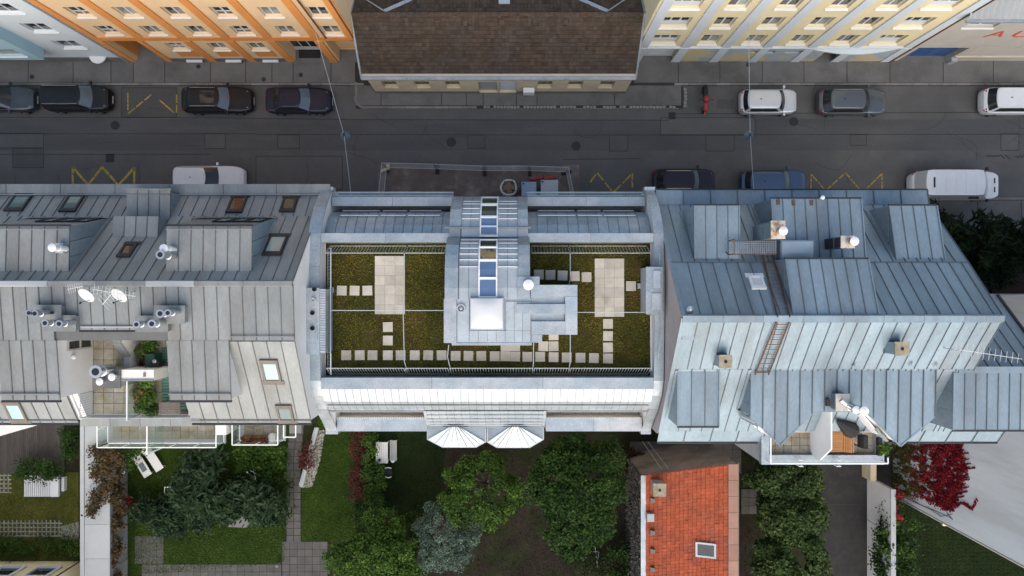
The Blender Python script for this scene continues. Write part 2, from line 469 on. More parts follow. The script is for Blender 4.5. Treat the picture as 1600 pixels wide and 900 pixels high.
zigzag([(200, 145), (200, 178)], 0.09, 1.0); zigzag([(200, 178), (239, 146)], 0.10, 0.6); zigzag([(249, 156), (272, 176)], 0.10); zigzag([(276, 148), (276, 179)], 0.08, 0.5)
zigzag([(114, 290), (114, 261), (137, 288)], 0.16); zigzag([(137, 290), (160, 261), (185, 289)], 0.16); zigzag([(185, 290), (210, 262), (210, 290)], 0.16)
zigzag([(922, 285), (933, 270), (958, 301), (988, 271), (988, 298)], 0.12, 0.75)
zigzag([(1267, 297), (1267, 272), (1290, 298)], 0.09, 0.55); zigzag([(1290, 298), (1321, 270), (1345, 298)], 0.09, 0.55); zigzag([(1352, 297), (1378, 271), (1378, 297)], 0.09, 0.55)

YK = Y(134, 0)      # kerb line of the far pavement
YF = 16.1           # building line across the street
YB = Y(175, 0)      # kerb line where the pavement widens in front of the low house
pav = MB().box(-120, 120, YK, 17.2, 0.0, 0.11).box(X(557, 0), X(1066, 0), YB + 0.25, YK, 0.0, 0.108).build('pavement', M['pavebase'], kind='structure')


def slabs(edges, y0, y1):
    for a, b in zip(edges[:-1], edges[1:]):
        MB().box(a + 0.025, b - 0.025, y0 + 0.02, y1, 0.07, 0.13).build('pavement_slab', M['pave'], pav)


ex = [-75, -66, -58, -50, -44] + [X(q, 0) for q in (0, 46, 116, 175, 210, 259, 330, 385, 426, 459, 518, 556)]
slabs(ex, YK + 0.17, 16.45)
ex = [X(q, 0) for q in (556, 596, 690, 729, 755, 807, 839, 960, 1064)]
slabs(ex, YB + 0.42, YK - 0.02)
ex = [X(q, 0) for q in (990, 1059, 1124, 1190, 1255, 1322, 1389, 1472, 1550, 1640)] + [44, 52, 60, 70]
slabs(ex, YK + 0.17, 16.6)
kme = MB().box(-0.49, 0.49, -0.08, 0.08, 0.0, 0.135).mesh('kerb_stone', M['kerb'])
x = -40.0
while x < 42:
    if not (X(560, 0) < x < X(1062, 0)):
        inst('kerb_stone', kme, (x, YK + 0.08, 0), pav)
    x += 1.0
x = X(580, 0)
while x < X(1055, 0):
    if x < X(755, 0):
        inst('kerb_stone', kme, (x, YB + 0.30, 0), pav)
        x += 1.0
    else:
        x += 0.24
cob = MB()
x = X(758, 0)
while x < X(1062, 0):
    o = RNG.uniform(-0.02, 0.02)
    cob.box(x - 0.10, x + 0.10, YB + 0.22 + o, YB + 0.40 + o, 0, 0.12 + o); x += 0.235
yy = YB + 0.4
while yy < YK - 0.1:
    o = RNG.uniform(-0.03, 0.03)
    xx = X(1068, 0) + 0.12 * math.sin((yy - YB) * 1.6)
    cob.box(xx - 0.11 + o, xx + 0.11 + o, yy - 0.1, yy + 0.1, 0, 0.125 + o * .4); yy += 0.235
cob.build('kerb_cobble', M['kerb'], pav, kind='stuff')
kc = MB()
for k in range(7):       # rounded corner of the widened pavement
    t = math.pi / 2 * k / 6
    cx, cy = X(572, 0), YB + 1.0
    kc.obox((cx - 0.75 * math.cos(t), cy - 0.72 * math.sin(t), 0.067), Vector((math.sin(t), -math.cos(t), 0)) * 0.11, Vector((math.cos(t), math.sin(t), 0)) * 0.08, (0, 0, 0.067))
for k in range(8):
    kc.box(X(555, 0), X(555, 0) + 0.16, YB + 1.05 + k * 0.13, YB + 1.17 + k * 0.13, 0, 0.134)
kc.build('corner_kerb', M['kerb'], pav)
for (a, b) in ((50, 120), (412, 124), (470, 117), (1169, 101), (377, 96), (310, 104)):
    c = P(a, b, .13)
    MB().lathe((c.x, c.y, .128), [(.16, 0), (.16, .012), (.02, .014)], 14).build('utility_cover', M['iron'], pav)
for (a, b, w_) in ((705, 222, .34), (1240, 190, .32), (180, 196, .32), (900, 228, .33)):
    c = P(a, b, 0)
    MB().lathe((c.x, c.y, .004), [(w_, 0), (w_, .012), (w_ * .9, .016), (w_ * .5, .013), (.02, .016)], 20).build('manhole_cover', M['iron'], road)
# pavement on the near side, mostly under the eaves
pavn = MB().box(-120, 120, 4.0, 6.25, 0.0, 0.11).build('pavement', M['pavebase'], kind='structure')
ex = [-60 + 3.1 * k for k in range(41)]
for a, b in zip(ex[:-1], ex[1:]):
    if a > 14 or a < -9 or b < 14:
        MB().box(a + 0.025, b - 0.025, 4.2, 6.2, 0.07, 0.13).build('pavement_slab', M['pave'], pavn)
MB().box(-120, 120, 6.25, 6.42, 0, 0.135).build('kerb_stone', M['kerb'], pavn)


# ------------------------------------------------------------------ seams, windows, facades
def strips(parent, a, b, c, d, width, mat, rib, name='roof_panel', gap=0.012, t=0.03, ribh=0.04, ribw=0.026, n=None, off=0.0, ends=True):
    """standing-seam sheets: a-b is the lower edge, d-c the upper edge; every sheet is one object with its seam on one side"""
    a, b, c, d = map(Vector, (a, b, c, d))
    L = max((b - a).length, (c - d).length)
    n = n or max(1, round(L / width))
    nrm = (b - a).cross(d - a).normalized()
    if nrm.z < 0: nrm = -nrm
    cuts = [0.0] + [min(0.999, max(0.001, (k + off) / n)) for k in range(1, n)] + [1.0]
    out = []
    for u0, u1 in zip(cuts[:-1], cuts[1:]):
        p0, p1, q1, q0 = a.lerp(b, u0), a.lerp(b, u1), d.lerp(c, u1), d.lerp(c, u0)
        g = gap / L
        mb = MB()
        mb.slab([p0, p1, q1, q0], t)
        mb.mi = 1
        if u1 < 0.9995 or ends:
            mb.bar(p1 + nrm * (ribh / 2 - 0.002), q1 + nrm * (ribh / 2 - 0.002), ribw, ribh, nrm)
        out.append(mb.build(name, [mat, rib], parent))
    return out


WCACHE = {}


def opening(parent, u, v, w, h, yface, depth=0.16, sashes=2, pane='glassdark', frame='winwhite', sillm='winwhite', sill=True, deepsill=0.10, transom=False, label=None):
    """window in a wall that faces -Y (towards the street): u = left x, v = sill height"""
    key = ('w', round(w, 3), round(h, 3), depth, sashes, frame, transom)
    if key not in WCACHE:
        f = MB(); fw = 0.07
        f.box(0, w, 0, .06, 0, fw).box(0, w, 0, .06, h - fw, h).box(0, fw, 0, .06, fw, h - fw).box(w - fw, w, 0, .06, fw, h - fw)
        for k in range(1, sashes):
            c = w * k / sashes
            f.box(c - .05, c + .05, -0.005, .055, fw, h - fw)
        if transom: f.box(fw, w - fw, -0.004, .05, h * 0.36 - .03, h * 0.36 + .03)
        pw = w / sashes - 0.12
        pm = MB().box(0, pw, 0, .012, 0, h - 2 * fw)
        sm = MB().prism([(-.06, -0.02, 0), (-.06, -depth - deepsill, -0.05), (-.06, -depth - deepsill, -0.085), (-.06, -0.02, -0.04)], (w + .12, 0, 0))
        WCACHE[key] = (f.mesh('window', M[frame]), pm, {}, sm.mesh('sill', M[sillm]), pw)
    fm, pm, pc, sm, pw = WCACHE[key]
    o = inst('window', fm, (u, yface + depth, v), parent, label)
    for k in range(sashes):
        pmat = pane if isinstance(pane, str) else pane[k % len(pane)]
        if pmat not in pc: pc[pmat] = pm.mesh('pane', M[pmat])
        inst('pane', pc[pmat], (u + w / sashes * k + 0.06, yface + depth + 0.025, v + 0.07), o)
    if sill: inst('sill', sm, (u, yface + depth, v), o)
    return o


def facade(mb, x0, x1, z0, z1, holes, y=YF, depth=0.3):
    """a wall facing -Y with openings (x0,x1,z0,z1[,depth]) cut as real reveals"""
    xs = sorted({x0, x1} | {min(max(h[0], x0), x1) for h in holes} | {min(max(h[1], x0), x1) for h in holes})
    zs = sorted({z0, z1} | {min(max(h[2], z0), z1) for h in holes} | {min(max(h[3], z0), z1) for h in holes})
    for i in range(len(xs) - 1):
        for j in range(len(zs) - 1):
            cx, cz = (xs[i] + xs[i + 1]) / 2, (zs[j] + zs[j + 1]) / 2
            if any(h[0] < cx < h[1] and h[2] < cz < h[3] for h in holes): continue
            mb.poly([(xs[i], y, zs[j]), (xs[i + 1], y, zs[j]), (xs[i + 1], y, zs[j + 1]), (xs[i], y, zs[j + 1])])
    for h in holes:
        d = h[4] if len(h) > 4 else depth
        a, b, c, e = h[:4]
        mb.poly([(a, y, c), (b, y, c), (b, y + d, c), (a, y + d, c)]).poly([(a, y, e), (b, y, e), (b, y + d, e), (a, y + d, e)])
        mb.poly([(a, y, c), (a, y, e), (a, y + d, e), (a, y + d, c)]).poly([(b, y, c), (b, y, e), (b, y + d, e), (b, y + d, c)])
        mb.poly([(a, y + d, c), (b, y + d, c), (b, y + d, e), (a, y + d, e)])


def shell(mb, x0, x1, y0, y1, z0, z1):
    """back, sides and top of a block whose front is a facade"""
    mb.poly([(x0, y1, z0), (x1, y1, z0), (x1, y1, z1), (x0, y1, z1)])
    mb.poly([(x0, y0, z0), (x0, y1, z0), (x0, y1, z1), (x0, y0, z1)])
    mb.poly([(x1, y0, z0), (x1, y1, z0), (x1, y1, z1), (x1, y0, z1)])
    mb.poly([(x0, y0, z1), (x1, y0, z1), (x1, y1, z1), (x0, y1, z1)])


# ---- light blue building, far end of the street row
bA = thing('apartment_building', (-38, YF, 0), 'pale blue apartment building with a projecting bay beside the orange facade', 'building')
w = MB(); holes = []; wins = []
for k, zz in enumerate((2.7, 5.6, 8.5, 11.4)):
    for cx in (-29.3, -36.2, -45.0):
        holes.append((cx - 0.75, cx + 0.75, zz, zz + 1.35)); wins.append((cx - 0.75, zz))
facade(w, -48, -27.02, 0.25, 14.5, holes)
shell(w, -48, -27.02, YF, 28, 0.25, 14.5)
w.build('wall', M['paleblue'], bA)
for (u, v) in wins: opening(bA, u, v, 1.5, 1.35, YF, depth=0.12, sashes=2, pane='glassdark')
MB().box(-48, -27.0, YF - 0.06, YF + 0.2, 0, 0.9).build('plinth', M['plinth'], bA)
bay = MB(); holes = []; wins = []
for zz in (3.3, 6.2, 9.1, 12.0):
    for cx in (-33.6, -40.2):
        holes.append((cx - 1.45, cx + 1.45, zz, zz + 1.25)); wins.append((cx - 1.45, zz))
facade(bay, -42.6, -31.5, 2.55, 14.5, holes, y=YF - 0.75)
bay.poly([(-31.5, YF - 0.75, 2.55), (-31.5, YF, 2.55), (-31.5, YF, 14.5), (-31.5, YF - 0.75, 14.5)]).poly([(-42.6, YF - 0.75, 2.55), (-31.5, YF - 0.75, 2.55), (-31.5, YF, 2.55), (-42.6, YF, 2.55)])
bay.poly([(-42.6, YF - 0.75, 14.5), (-31.5, YF - 0.75, 14.5), (-31.5, YF, 14.5), (-42.6, YF, 14.5)]).poly([(-42.6, YF - 0.75, 2.55), (-42.6, YF, 2.55), (-42.6, YF, 14.5), (-42.6, YF - 0.75, 14.5)])
bo = bay.build('bay', M['sky_blue'], bA)
for (u, v) in wins: opening(bo, u, v, 2.9, 1.25, YF - 0.75, depth=0.12, sashes=2, pane='glassdark') if False else opening(bA, u, v, 2.9, 1.25, YF - 0.75, depth=0.12, sashes=2, pane=['glassdark', 'glasspale'])
MB().tube((-27.15, YF - 0.1, 0.2), (-27.15, YF - 0.1, 14.3), 0.06).build('downpipe', M['rail'], bA)
MB().lathe(P(153, 86, 0.9) + Vector((0, 0.0, 0)), [(0.05, 0), (0.62, 0.02), (0.6, 0.08), (0.1, 0.13)], 18).build('entrance_lamp', M['whitemetal'], bA)

# ---- orange and cream building
bB = thing('apartment_building', (-18.5, YF, 0), 'orange and cream apartment building with pilasters between its windows', 'building')
w = MB(); holes = []; wins = []
cx0 = [-25.25 + 2.79 * k for k in range(6)]
for zz in (5.15, 7.98, 10.8, 13.6):
    for cx in cx0:
        holes.append((cx - 0.55, cx + 0.55, zz, zz + 1.4)); wins.append((cx - 0.55, zz))
gw = [(-22.35), (-19.6), (-17.0)]
for cx in gw:
    holes.append((cx - 0.55, cx + 0.55, 2.35, 3.65)); wins.append((cx - 0.55, 2.35))
holes += [(-26.55, -24.35, 0.145, 4.15, 6.5), (-15.35, -12.75, 0.145, 4.15, 0.95), (-12.2, -10.1, 0.145, 4.15, 0.85)]
facade(w, -27.0, -10.02, 0.0, 16.5, holes)
shell(w, -27.0, -10.02, YF, 28, 0.13, 16.5)
w.build('wall', M['cream'], bB)
M['glasscurtain'] = pbr('window glass with curtain', (0.16, 0.155, 0.14), 0.08, var=0.5, scale=3, spec=0.6, rnd=0.4)
panes = ['glassdark', ['glassdark', 'glasscurtain'], 'glasspale', 'glasscurtain', 'glassdark']
for i, (u, v) in enumerate(wins):
    opening(bB, u, v, 1.1, 1.3 if v < 3 else 1.4, YF, depth=0.14, sashes=2, pane=panes[(i * 3 + i // 4) % 5], transom=(i % 3 == 0))
MB().box(-24.35, -10.02, YF - 0.07, YF - 0.002, 4.2, 4.78).box(-27, -24.35, YF - 0.07, YF - 0.002, 4.2, 4.78).build('string_course', M['orange'], bB)
for xx in (-26.8, -23.9, -21.15, -18.35, -15.65, -12.6, -10.3):
    lo = 0.13 if xx > -24.2 and xx != -26.8 else 0.13
    hw = 0.26 if xx != -26.8 else 0.2
    pm = MB().box(xx - hw, xx + hw, YF - 0.09, YF - 0.003, 4.785, 16.4)
    if xx == -12.6: pm.box(xx - hw, xx + hw, YF - 0.12, YF + 0.5, 0.13, 4.195)
    elif xx not in (-10.3, -23.9): pm.box(xx - hw, xx + hw, YF - 0.09, YF - 0.003, 0.13, 4.195)
    pm.build('pilaster', M['orange'], bB)
MB().box(-24.36, -24.02, YF - 0.09, YF - 0.003, 0.13, 4.19).build('pilaster', M['orange'], bB)
MB().box(-26.5, -26.45, YF + .3, YF + 6, 0.14, 4.1).build('gateway_lining', M['orange'], bB)
for cx in gw:
    MB().box(cx - 0.6, cx + 0.75, YF - 0.03, YF - 0.002, 1.1, 2.25).build('parapet_panel', M['orange'], bB)
    MB().box(cx - 0.55, cx + 0.55, YF - 0.22, YF + 0.0, 0.35, 0.5).build('cellar_ledge', M['winwhite'], bB)
MB().box(-24.0, -15.6, YF - 0.05, YF - 0.004, 0.13, 0.7).build('plinth', M['plinth'], bB)
d = MB().box(-15.3, -12.8, YF + 0.78, YF + 0.9, 0.14, 4.1).build('entrance_door', M['winwhite'], bB)
for k in range(4):
    MB().box(-15.2 + 0.6 * k, -14.7 + 0.6 * k, YF + 0.75, YF + 0.775, 0.9, 3.9).build('pane', M['glassdark'], d)
opening(bB, -12.0, 1.6, 1.8, 2.2, YF + 0.5, depth=0.3, sashes=2, pane='glassdark', sill=False)
MB().box(X(468, 0), X(502, 0), Y(92, 0), Y(82, 0) + 0.2, 0.153, 0.172).build('door_mat', M['black'], bB)
MB().tube((-11.9, YF - 0.12, 4.8), (-11.9, YF - 0.12, 16), 0.055).tube((-10.15, YF - 0.1, 0.15), (-10.15, YF - 0.1, 16), 0.055).build('downpipe', M['rust'], bB)

for (a, b, c_, d_) in ((-26.54, -24.36, YF - .1, YF + 6.4), (-15.34, -12.9, YF - .1, YF + .77), (-12.3, -10.12, YF - .1, YF + .8)):
    MB().box(a, b, c_, d_, 0.10, 0.152).build('entrance_floor', M['pave'], bB)

# ---- pale yellow building
bD = thing('apartment_building', (17.5, YF, 0), 'pale yellow apartment building with blue grey pilasters and white windows', 'building')
w = MB(); holes = []; wins = []
cols = [(9.05, 1.72, 3), (12.25, 1.2, 2), (15.15, 1.2, 2), (18.1, 1.2, 2), (21.0, 1.2, 2), (23.6, 1.72, 3)]
for zz in (3.5, 6.35, 9.2, 12.05):
    for (u, ww, ns) in cols:
        holes.append((u, u + ww, zz, zz + 1.55)); wins.append((u, zz, ww, ns))
facade(w, 8.3, 26.8, 2.95, 16.5, holes)
shell(w, 8.3, 26.8, YF, 28, 0.13, 16.5)
w.build('wall', M['yellow'], bD)
for i, (u, v, ww, ns) in enumerate(wins):
    p = ['glassdark', 'glasspale'] if i % 4 == 1 else (['glassdark', 'glasscurtain', 'glasspale'] if i % 5 == 3 else ('glasscurtain' if i % 7 == 2 else 'glassdark'))
    o = opening(bD, u, v, ww, 1.55, YF, depth=0.17, sashes=ns, pane=p, deepsill=0.13)
    if ns == 3: MB().box(u + 0.07, u + ww - 0.07, YF + 0.135, YF + 0.185, v + 0.07, v + 0.62).build('parapet_panel', M['winwhite'], o)
g = MB()
gh = [(9.05, 11.35, 0.145, 2.55, 0.45), (21.35, 22.95, 0.145, 2.5, 0.9), (16.3, 17.9, 1.75, 2.25, 0.2), (19.6 - 1.0, 19.9, 1.75, 2.25, 0.2)]
facade(g, 8.3, 26.8, 0.13, 2.9, gh, y=YF - 0.03)
g.build('ground_floor_wall', None or pbr('mural render', (0.36, 0.42, 0.46), 0.9, var=0.05, rnd=0, col2=(0.54, 0.47, 0.30), mix2=(0.49, 0.51), scale2=0.33, fine=0.03), bD)
MB().box(8.3, 26.8, YF - 0.14, YF + 0.02, 2.9, 3.0).build('ledge', M['bluegrey'], bD)
for xx in (8.75, 11.55, 14.25, 17.0, 20.0, 22.85, 26.4):
    MB().box(xx - 0.3, xx + 0.3, YF - 0.1, YF - 0.003, 3.005, 16.4).box(xx - 0.3, xx + 0.3, YF - 0.1, YF - 0.034, 0.13, 2.895).build('pilaster', M['bluegrey'], bD)
gd = MB().box(9.1, 11.3, YF + 0.36, YF + 0.41, 0.13, 2.5).build('garage_door', M['bluegrey'], bD)
for k in range(4): MB().box(9.1, 11.3, YF + 0.34, YF + 0.358, 0.2 + k * 0.58, 0.72 + k * 0.58).build('door_panel', M['bluegrey'], gd)
MB().box(21.4, 22.9, YF + 0.8, YF + 0.86, 0.13, 2.45).build('entrance_door', M['darkmetal'], bD)
cp = MB()
n = 14
top = [(19.9 + 6.4 * k / n, YF - 0.03 - 0.42 * math.sin(math.pi * min(1, (k + 0.4) / n)) - 0.02, 2.72) for k in range(n + 1)]
cp.prism([(19.9, YF - 0.02, 2.72)] + top + [(26.3, YF - 0.02, 2.72)], (0, 0, 0.12))
cp.build('canopy', M['bluegrey'], bD)
for (a, b, d_) in ((9.06, 11.34, .35), (21.36, 22.94, .79)):
    MB().box(a, b, YF - .12, YF + d_, 0.10, 0.152).build('entrance_floor', M['pave'], bD)
for (a, b) in ((16.35, 17.85), (18.65, 19.85)):
    for k in range(7):
        pass
    MB().box(a, b, YF + 0.1, YF + 0.14, 1.78, 2.22).build('vent_grille', M['plinth'], bD)
MB().tube((26.72, YF - 0.12, 0.15), (26.72, YF - 0.12, 16), 0.055).build('downpipe', M['rust'], bD)

# ---- workshop at the right edge, red letters
bE = thing('workshop_building', (34, YF, 0), 'grey workshop with red lettering, blue gate and corrugated eave', 'building')
w = MB()
facade(w, 26.85, 48, 0.13, 8.6, [(27.3, 30.7, 0.145, 2.75, 0.5), (27.85, 29.75, 6.3, 7.7), (31.2, 36.4, 1.15, 2.9, 0.18), (33.0, 35, 6.3, 7.7), (38, 41, 0.145, 2.75, 0.5)])
shell(w, 26.85, 48, YF, 27, 0.13, 8.6)
w.build('wall', M['greyrender'], bE)
opening(bE, 27.85, 6.3, 1.9, 1.4, YF, depth=0.16, sashes=2, pane='glasspale')
opening(bE, 33.0, 6.3, 2.0, 1.4, YF, depth=0.16, sashes=2, pane='glassdark')
gt = MB().box(27.35, 30.65, YF + 0.34, YF + 0.40, 0.13, 1.6).build('blue_gate', M['bluegate'], bE)
for k in range(4):
    MB().box(27.4 + k * 0.81, 28.15 + k * 0.81, YF + 0.36, YF + 0.39, 1.62, 2.7).build('pane', M['glassdark'], gt)
    MB().box(27.4 + k * 0.81, 28.15 + k * 0.81, YF + 0.32, YF + 0.338, 0.2, 1.55).build('gate_panel', M['bluegate'], gt)
MB().box(27.31, 30.69, YF - .1, YF + .33, 0.10, 0.152).build('entrance_floor', M['pave'], bE)
lat = MB()
for k in range(27):
    lat.box(31.2 + k * 0.2, 31.24 + k * 0.2, YF + 0.03, YF + 0.1, 1.15, 2.9)
for k in range(12):
    lat.box(31.2, 36.4, YF + 0.02, YF + 0.09, 1.2 + k * 0.15, 1.235 + k * 0.15)
lat.build('window_grille', M['greyrender'], bE)
MB().box(30.8, 37, YF - 0.08, YF - 0.003, 1.0, 1.13).build('ledge', M['houseyellow'], bE)
MB().box(30.75, 31.2, YF - 0.25, YF - 0.004, 0.13, 0.75).build('buttress', M['concrete'], bE)
co = MB()
for k in range(60):
    xx = 26.6 + k * 0.36
    co.poly([(xx, YF - 0.45, 8.75), (xx + 0.18, YF - 0.45, 8.85), (xx + 0.18, 24, 12.2), (xx, 24, 12.1)]).poly([(xx + 0.18, YF - 0.45, 8.85), (xx + 0.36, YF - 0.45, 8.75), (xx + 0.36, 24, 12.1), (xx + 0.18, 24, 12.2)])
    co.poly([(xx, YF - 0.45, 8.65), (xx + 0.36, YF - 0.45, 8.65), (xx + 0.36, YF - 0.45, 8.75), (xx + 0.18, YF - 0.45, 8.85), (xx, YF - 0.45, 8.75)])
rf = co.build('corrugated_roof', M['concrete'], bE, merge=False)
MB().box(26.5, 48, YF - 0.6, YF - 0.46, 8.55, 8.7).build('gutter', M['galvcap'], rf)


def letter(ch, x, zb, h, parent, slant=0.0):
    cu = bpy.data.curves.new('letter', 'FONT'); cu.body = ch; cu.size = h / 0.72; cu.extrude = 0.012
    tmp = bpy.data.objects.new('tmp', cu); COL.objects.link(tmp)
    dg = bpy.context.evaluated_depsgraph_get()
    me = bpy.data.meshes.new_from_object(tmp.evaluated_get(dg))
    bpy.data.objects.remove(tmp)
    me.transform(Matrix.Rotation(math.pi / 2, 4, 'X') @ Matrix.Scale(1.25, 4, (1, 0, 0)))
    me.name = 'letter'; me.materials.clear(); me.materials.append(M['redletter'])
    return inst('letter', me, (x, YF - 0.016, zb), parent)


letter('A', 30.15, 4.75, 1.05, bE); letter('U', 31.75, 4.75, 1.05, bE)

# ---- low house with the brown tiled roof
bC = thing('house', (-0.9, 13.85, 0), 'low cream house with a broad brown tiled roof facing the street', 'house')
hx0, hx1, hy = -9.62, 8.0, 13.85
w = MB(); holes = []
wx = [(611, 12), (661, 12), (708, 11), (851, 12), (898, 13), (947, 13)]
for (q, h) in wx:
    c = X(q, 1.6); holes.append((c - 0.5, c + 0.5, 1.15, 2.75, 0.4))
dx0, dx1 = X(748, 1.2), X(777, 1.2); ex0, ex1 = X(780, 1.2), X(807, 1.2)
holes += [(dx0, dx1, 0.145, 2.6, 0.3), (ex0, ex1, 0.145, 2.6, 0.3)]
facade(w, hx0, hx1, 0.13, 3.05, holes, y=hy)
shell(w, hx0, hx1, hy, 22.5, 0.13, 3.05)
w.build('wall', M['houseyellow'], bC)
for (q, h) in wx:
    c = X(q, 1.6)
    opening(bC, c - 0.5, 1.15, 1.0, 1.6, hy, depth=0.3, sashes=2, pane='glassdark', frame='oldwood', sillm='plinth', deepsill=-0.1)
for (a, b, mt) in ((dx0, dx1, 'concrete'), (ex0, ex1, 'bluegrey')):
    dd = MB().box(a, b, hy + 0.2, hy + 0.26, 0.13, 2.6).build('garage_door', M[mt], bC)
    for k in range(4): MB().box(a + 0.03, b - 0.03, hy + 0.18, hy + 0.198, 0.2 + k * 0.6, 0.75 + k * 0.6).build('door_panel', M[mt], dd)
MB().box(hx0 - .02, dx0, hy - 0.06, hy - 0.003, 0.13, 0.5).box(ex1, hx1 + .02, hy - 0.06, hy - 0.003, 0.13, 0.5).build('plinth', M['plinth'], bC)
ey, ez, ry, rz = 14.2, 3.35, 17.0, 6.2
rx0, rx1 = -9.95, 8.17
rb = MB().prism([(rx0, ey, ez - 0.12), (rx0, ry, rz - 0.12), (rx0, 23, 1.9), (rx0, 23, 1.7), (rx0, ry, rz - 0.4), (rx0, ey + .1, ez - 0.25)], (rx1 - rx0, 0, 0))
rfC = rb.build('roof', M['tilebrown'], bC)
tl = MB()
nc, nr = 78, 15
for r in range(nr):
    t0, t1 = r / nr, (r + 1.12) / nr
    for c in range(nc):
        xa = rx0 + (rx1 - rx0) * (c + 0.03) / nc; xb = rx0 + (rx1 - rx0) * (c + 0.97) / nc
        j = RNG.uniform(-0.012, 0.02)
        y0, y1 = ey + (ry - ey) * t0, ey + (ry - ey) * min(1, t1)
        z0, z1 = ez + (rz - ez) * t0, ez + (rz - ez) * min(1, t1)
        tl.poly([(xa, y0, z0 + 0.045 + j), (xb, y0, z0 + 0.045 + j), (xb, y1, z1 - 0.03 + j), (xa, y1, z1 - 0.03 + j)])
        tl.poly([(xa, y0, z0 - 0.05), (xb, y0, z0 - 0.05), (xb, y0, z0 + 0.045 + j), (xa, y0, z0 + 0.045 + j)])
tone_faces(tl.build('tile', M['tilebrownv'], rfC, kind='stuff', merge=False), 2)
tn = MB()
sl = (1.9 - rz) / (23 - ry)
for r in range(16):
    y0 = ry + 0.1 + r * 0.36
    for c in range(nc):
        xa = rx0 + (rx1 - rx0) * (c + 0.03) / nc; xb = rx0 + (rx1 - rx0) * (c + 0.97) / nc
        j = RNG.uniform(-0.01, 0.015)
        za, zb = rz + sl * (y0 - ry), rz + sl * (y0 + 0.36 - ry)
        tn.poly([(xa, y0, za - 0.03 + j), (xb, y0, za - 0.03 + j), (xb, y0 + .37, zb + 0.03 + j), (xa, y0 + .37, zb + 0.03 + j)])
tone_faces(tn.build('tile', M['tilebrownv'], rfC, kind='stuff', merge=False), 1)
for c in range(46):
    xa = rx0 + (rx1 - rx0) * c / 46
    MB().prism([(xa + 0.01, ry - 0.13, rz - 0.04), (xa + 0.01, ry - 0.06, rz + 0.06), (xa + 0.01, ry + 0.06, rz + 0.06), (xa + 0.01, ry + 0.13, rz - 0.04)], ((rx1 - rx0) / 46 - 0.02, 0, 0)).build('ridge_tile', M['tilebrown'], rfC)
MB().box(rx0, rx1, ey - 0.19, ey - 0.02, ez - 0.12, ez - 0.02).build('snow_board', M['greyrender'], rfC)
gt = MB()
for k in range(12):
    a, b = rx0 - .05 + (rx1 - rx0 + .1) * k / 12, rx0 - .05 + (rx1 - rx0 + .1) * (k + 1) / 12
    gt.box(a, b - 0.015, ey - 0.40, ey - 0.20, ez - 0.22, ez - 0.10)
gt.build('gutter', M['galvcap'], rfC)
for (xx) in (rx0 - 0.06, rx1 + 0.06):
    MB().prism([(xx - 0.06, ey - 0.3, ez - 0.18), (xx - 0.06, ry, rz + 0.05), (xx - 0.06, 23, 1.95), (xx - 0.06, 23, 1.8), (xx - 0.06, ry, rz - 0.1), (xx - 0.06, ey - 0.3, ez - 0.3)], (0.12, 0, 0)).build('verge_flashing', M['galvcap'], rfC)


def onN(px, py):
    """point on the rear slope of the brown roof under a photograph position"""
    z = 6.0
    for _ in range(8):
        z = rz + sl * (Y(py, z) - ry)
    return Vector((X(px, z), Y(py, z), z + 0.07))


for (a, b, wdt) in (((601, 18), (655, -6), 0.22), ((949, 18), (890, -8), 0.22), ((601, 18), (560, -8), 0.07), ((949, 18), (985, -6), 0.07)):
    MB().bar(onN(*a), onN(*b), wdt, 0.05).build('valley_flashing', M['galvcap'], rfC)
q = onN(788, 3)
MB().box(q.x - 0.35, q.x + 0.35, q.y - 0.2, q.y + 0.6, q.z - 0.4, q.z + 0.12).build('roof_vent', M['galv'], rfC)
for (a, b) in ((684, 37), (727, 38), (784, 37), (836, 37), (884, 37)):
    t = (450 - b); z = 5.7
    for _ in range(6): z = ez + (Y(b, z) - ey) * (rz - ez) / (ry - ey)
    c = Vector((X(a, z), Y(b, z), z + 0.06))
    MB().prism([c + Vector((-.14, -.16, -.05)), c + Vector((.14, -.16, -.05)), c + Vector((.14, -.16, .08)), c + Vector((0, -.16, .13)), c + Vector((-.14, -.16, .08))], (0, 0.3, 0.12)).build('vent_tile', M['tilebrown'], rfC)
MB().box(X(826, 1) - .38, X(826, 1) + .38, hy - 0.42, hy - 0.08, 0.9, 1.6).build('wall_unit', M['whitemetal'], bC)
# ------------------------------------------------------------------ vehicles
def paint(name, col, rough=0.28, metal=0.3):
    dark = max(col) < 0.04
    return pbr(name, col, rough, metal=0 if dark else metal, var=0.04, scale=2, rnd=0, spec=0.3 if dark else 0.5, coat=0.12 if dark else 0.6)


M['carglass'] = pbr('car glass', (0.018, 0.022, 0.026), 0.04, var=0.1, spec=0.7, rnd=0)
M['carglassgreen'] = pbr('tinted windscreen', (0.15, 0.20, 0.19), 0.05, var=0.15, spec=0.7, rnd=0)
M['carglassblue'] = pbr('windscreen with painted sky reflection', (0.11, 0.145, 0.18), 0.05, var=0.25, spec=0.7, rnd=0)  # bluish sky reflection painted into the base colour of the glass
M['lampglass'] = pbr('headlamp glass', (0.55, 0.57, 0.58), 0.12, var=0.1, rnd=0)
M['tail'] = pbr('tail lamp red', (0.22, 0.012, 0.012), 0.2, rnd=0)
M['tyre'] = pbr('tyre rubber', (0.015, 0.015, 0.016), 0.8, rnd=0)


def interp(tab, s):
    for (a, va), (b, vb) in zip(tab[:-1], tab[1:]):
        if s <= b: 
            t = 0 if b == a else max(0, (s - a) / (b - a)); t = t * t * (3 - 2 * t)
            return va + (vb - va) * t
    return tab[-1][1]


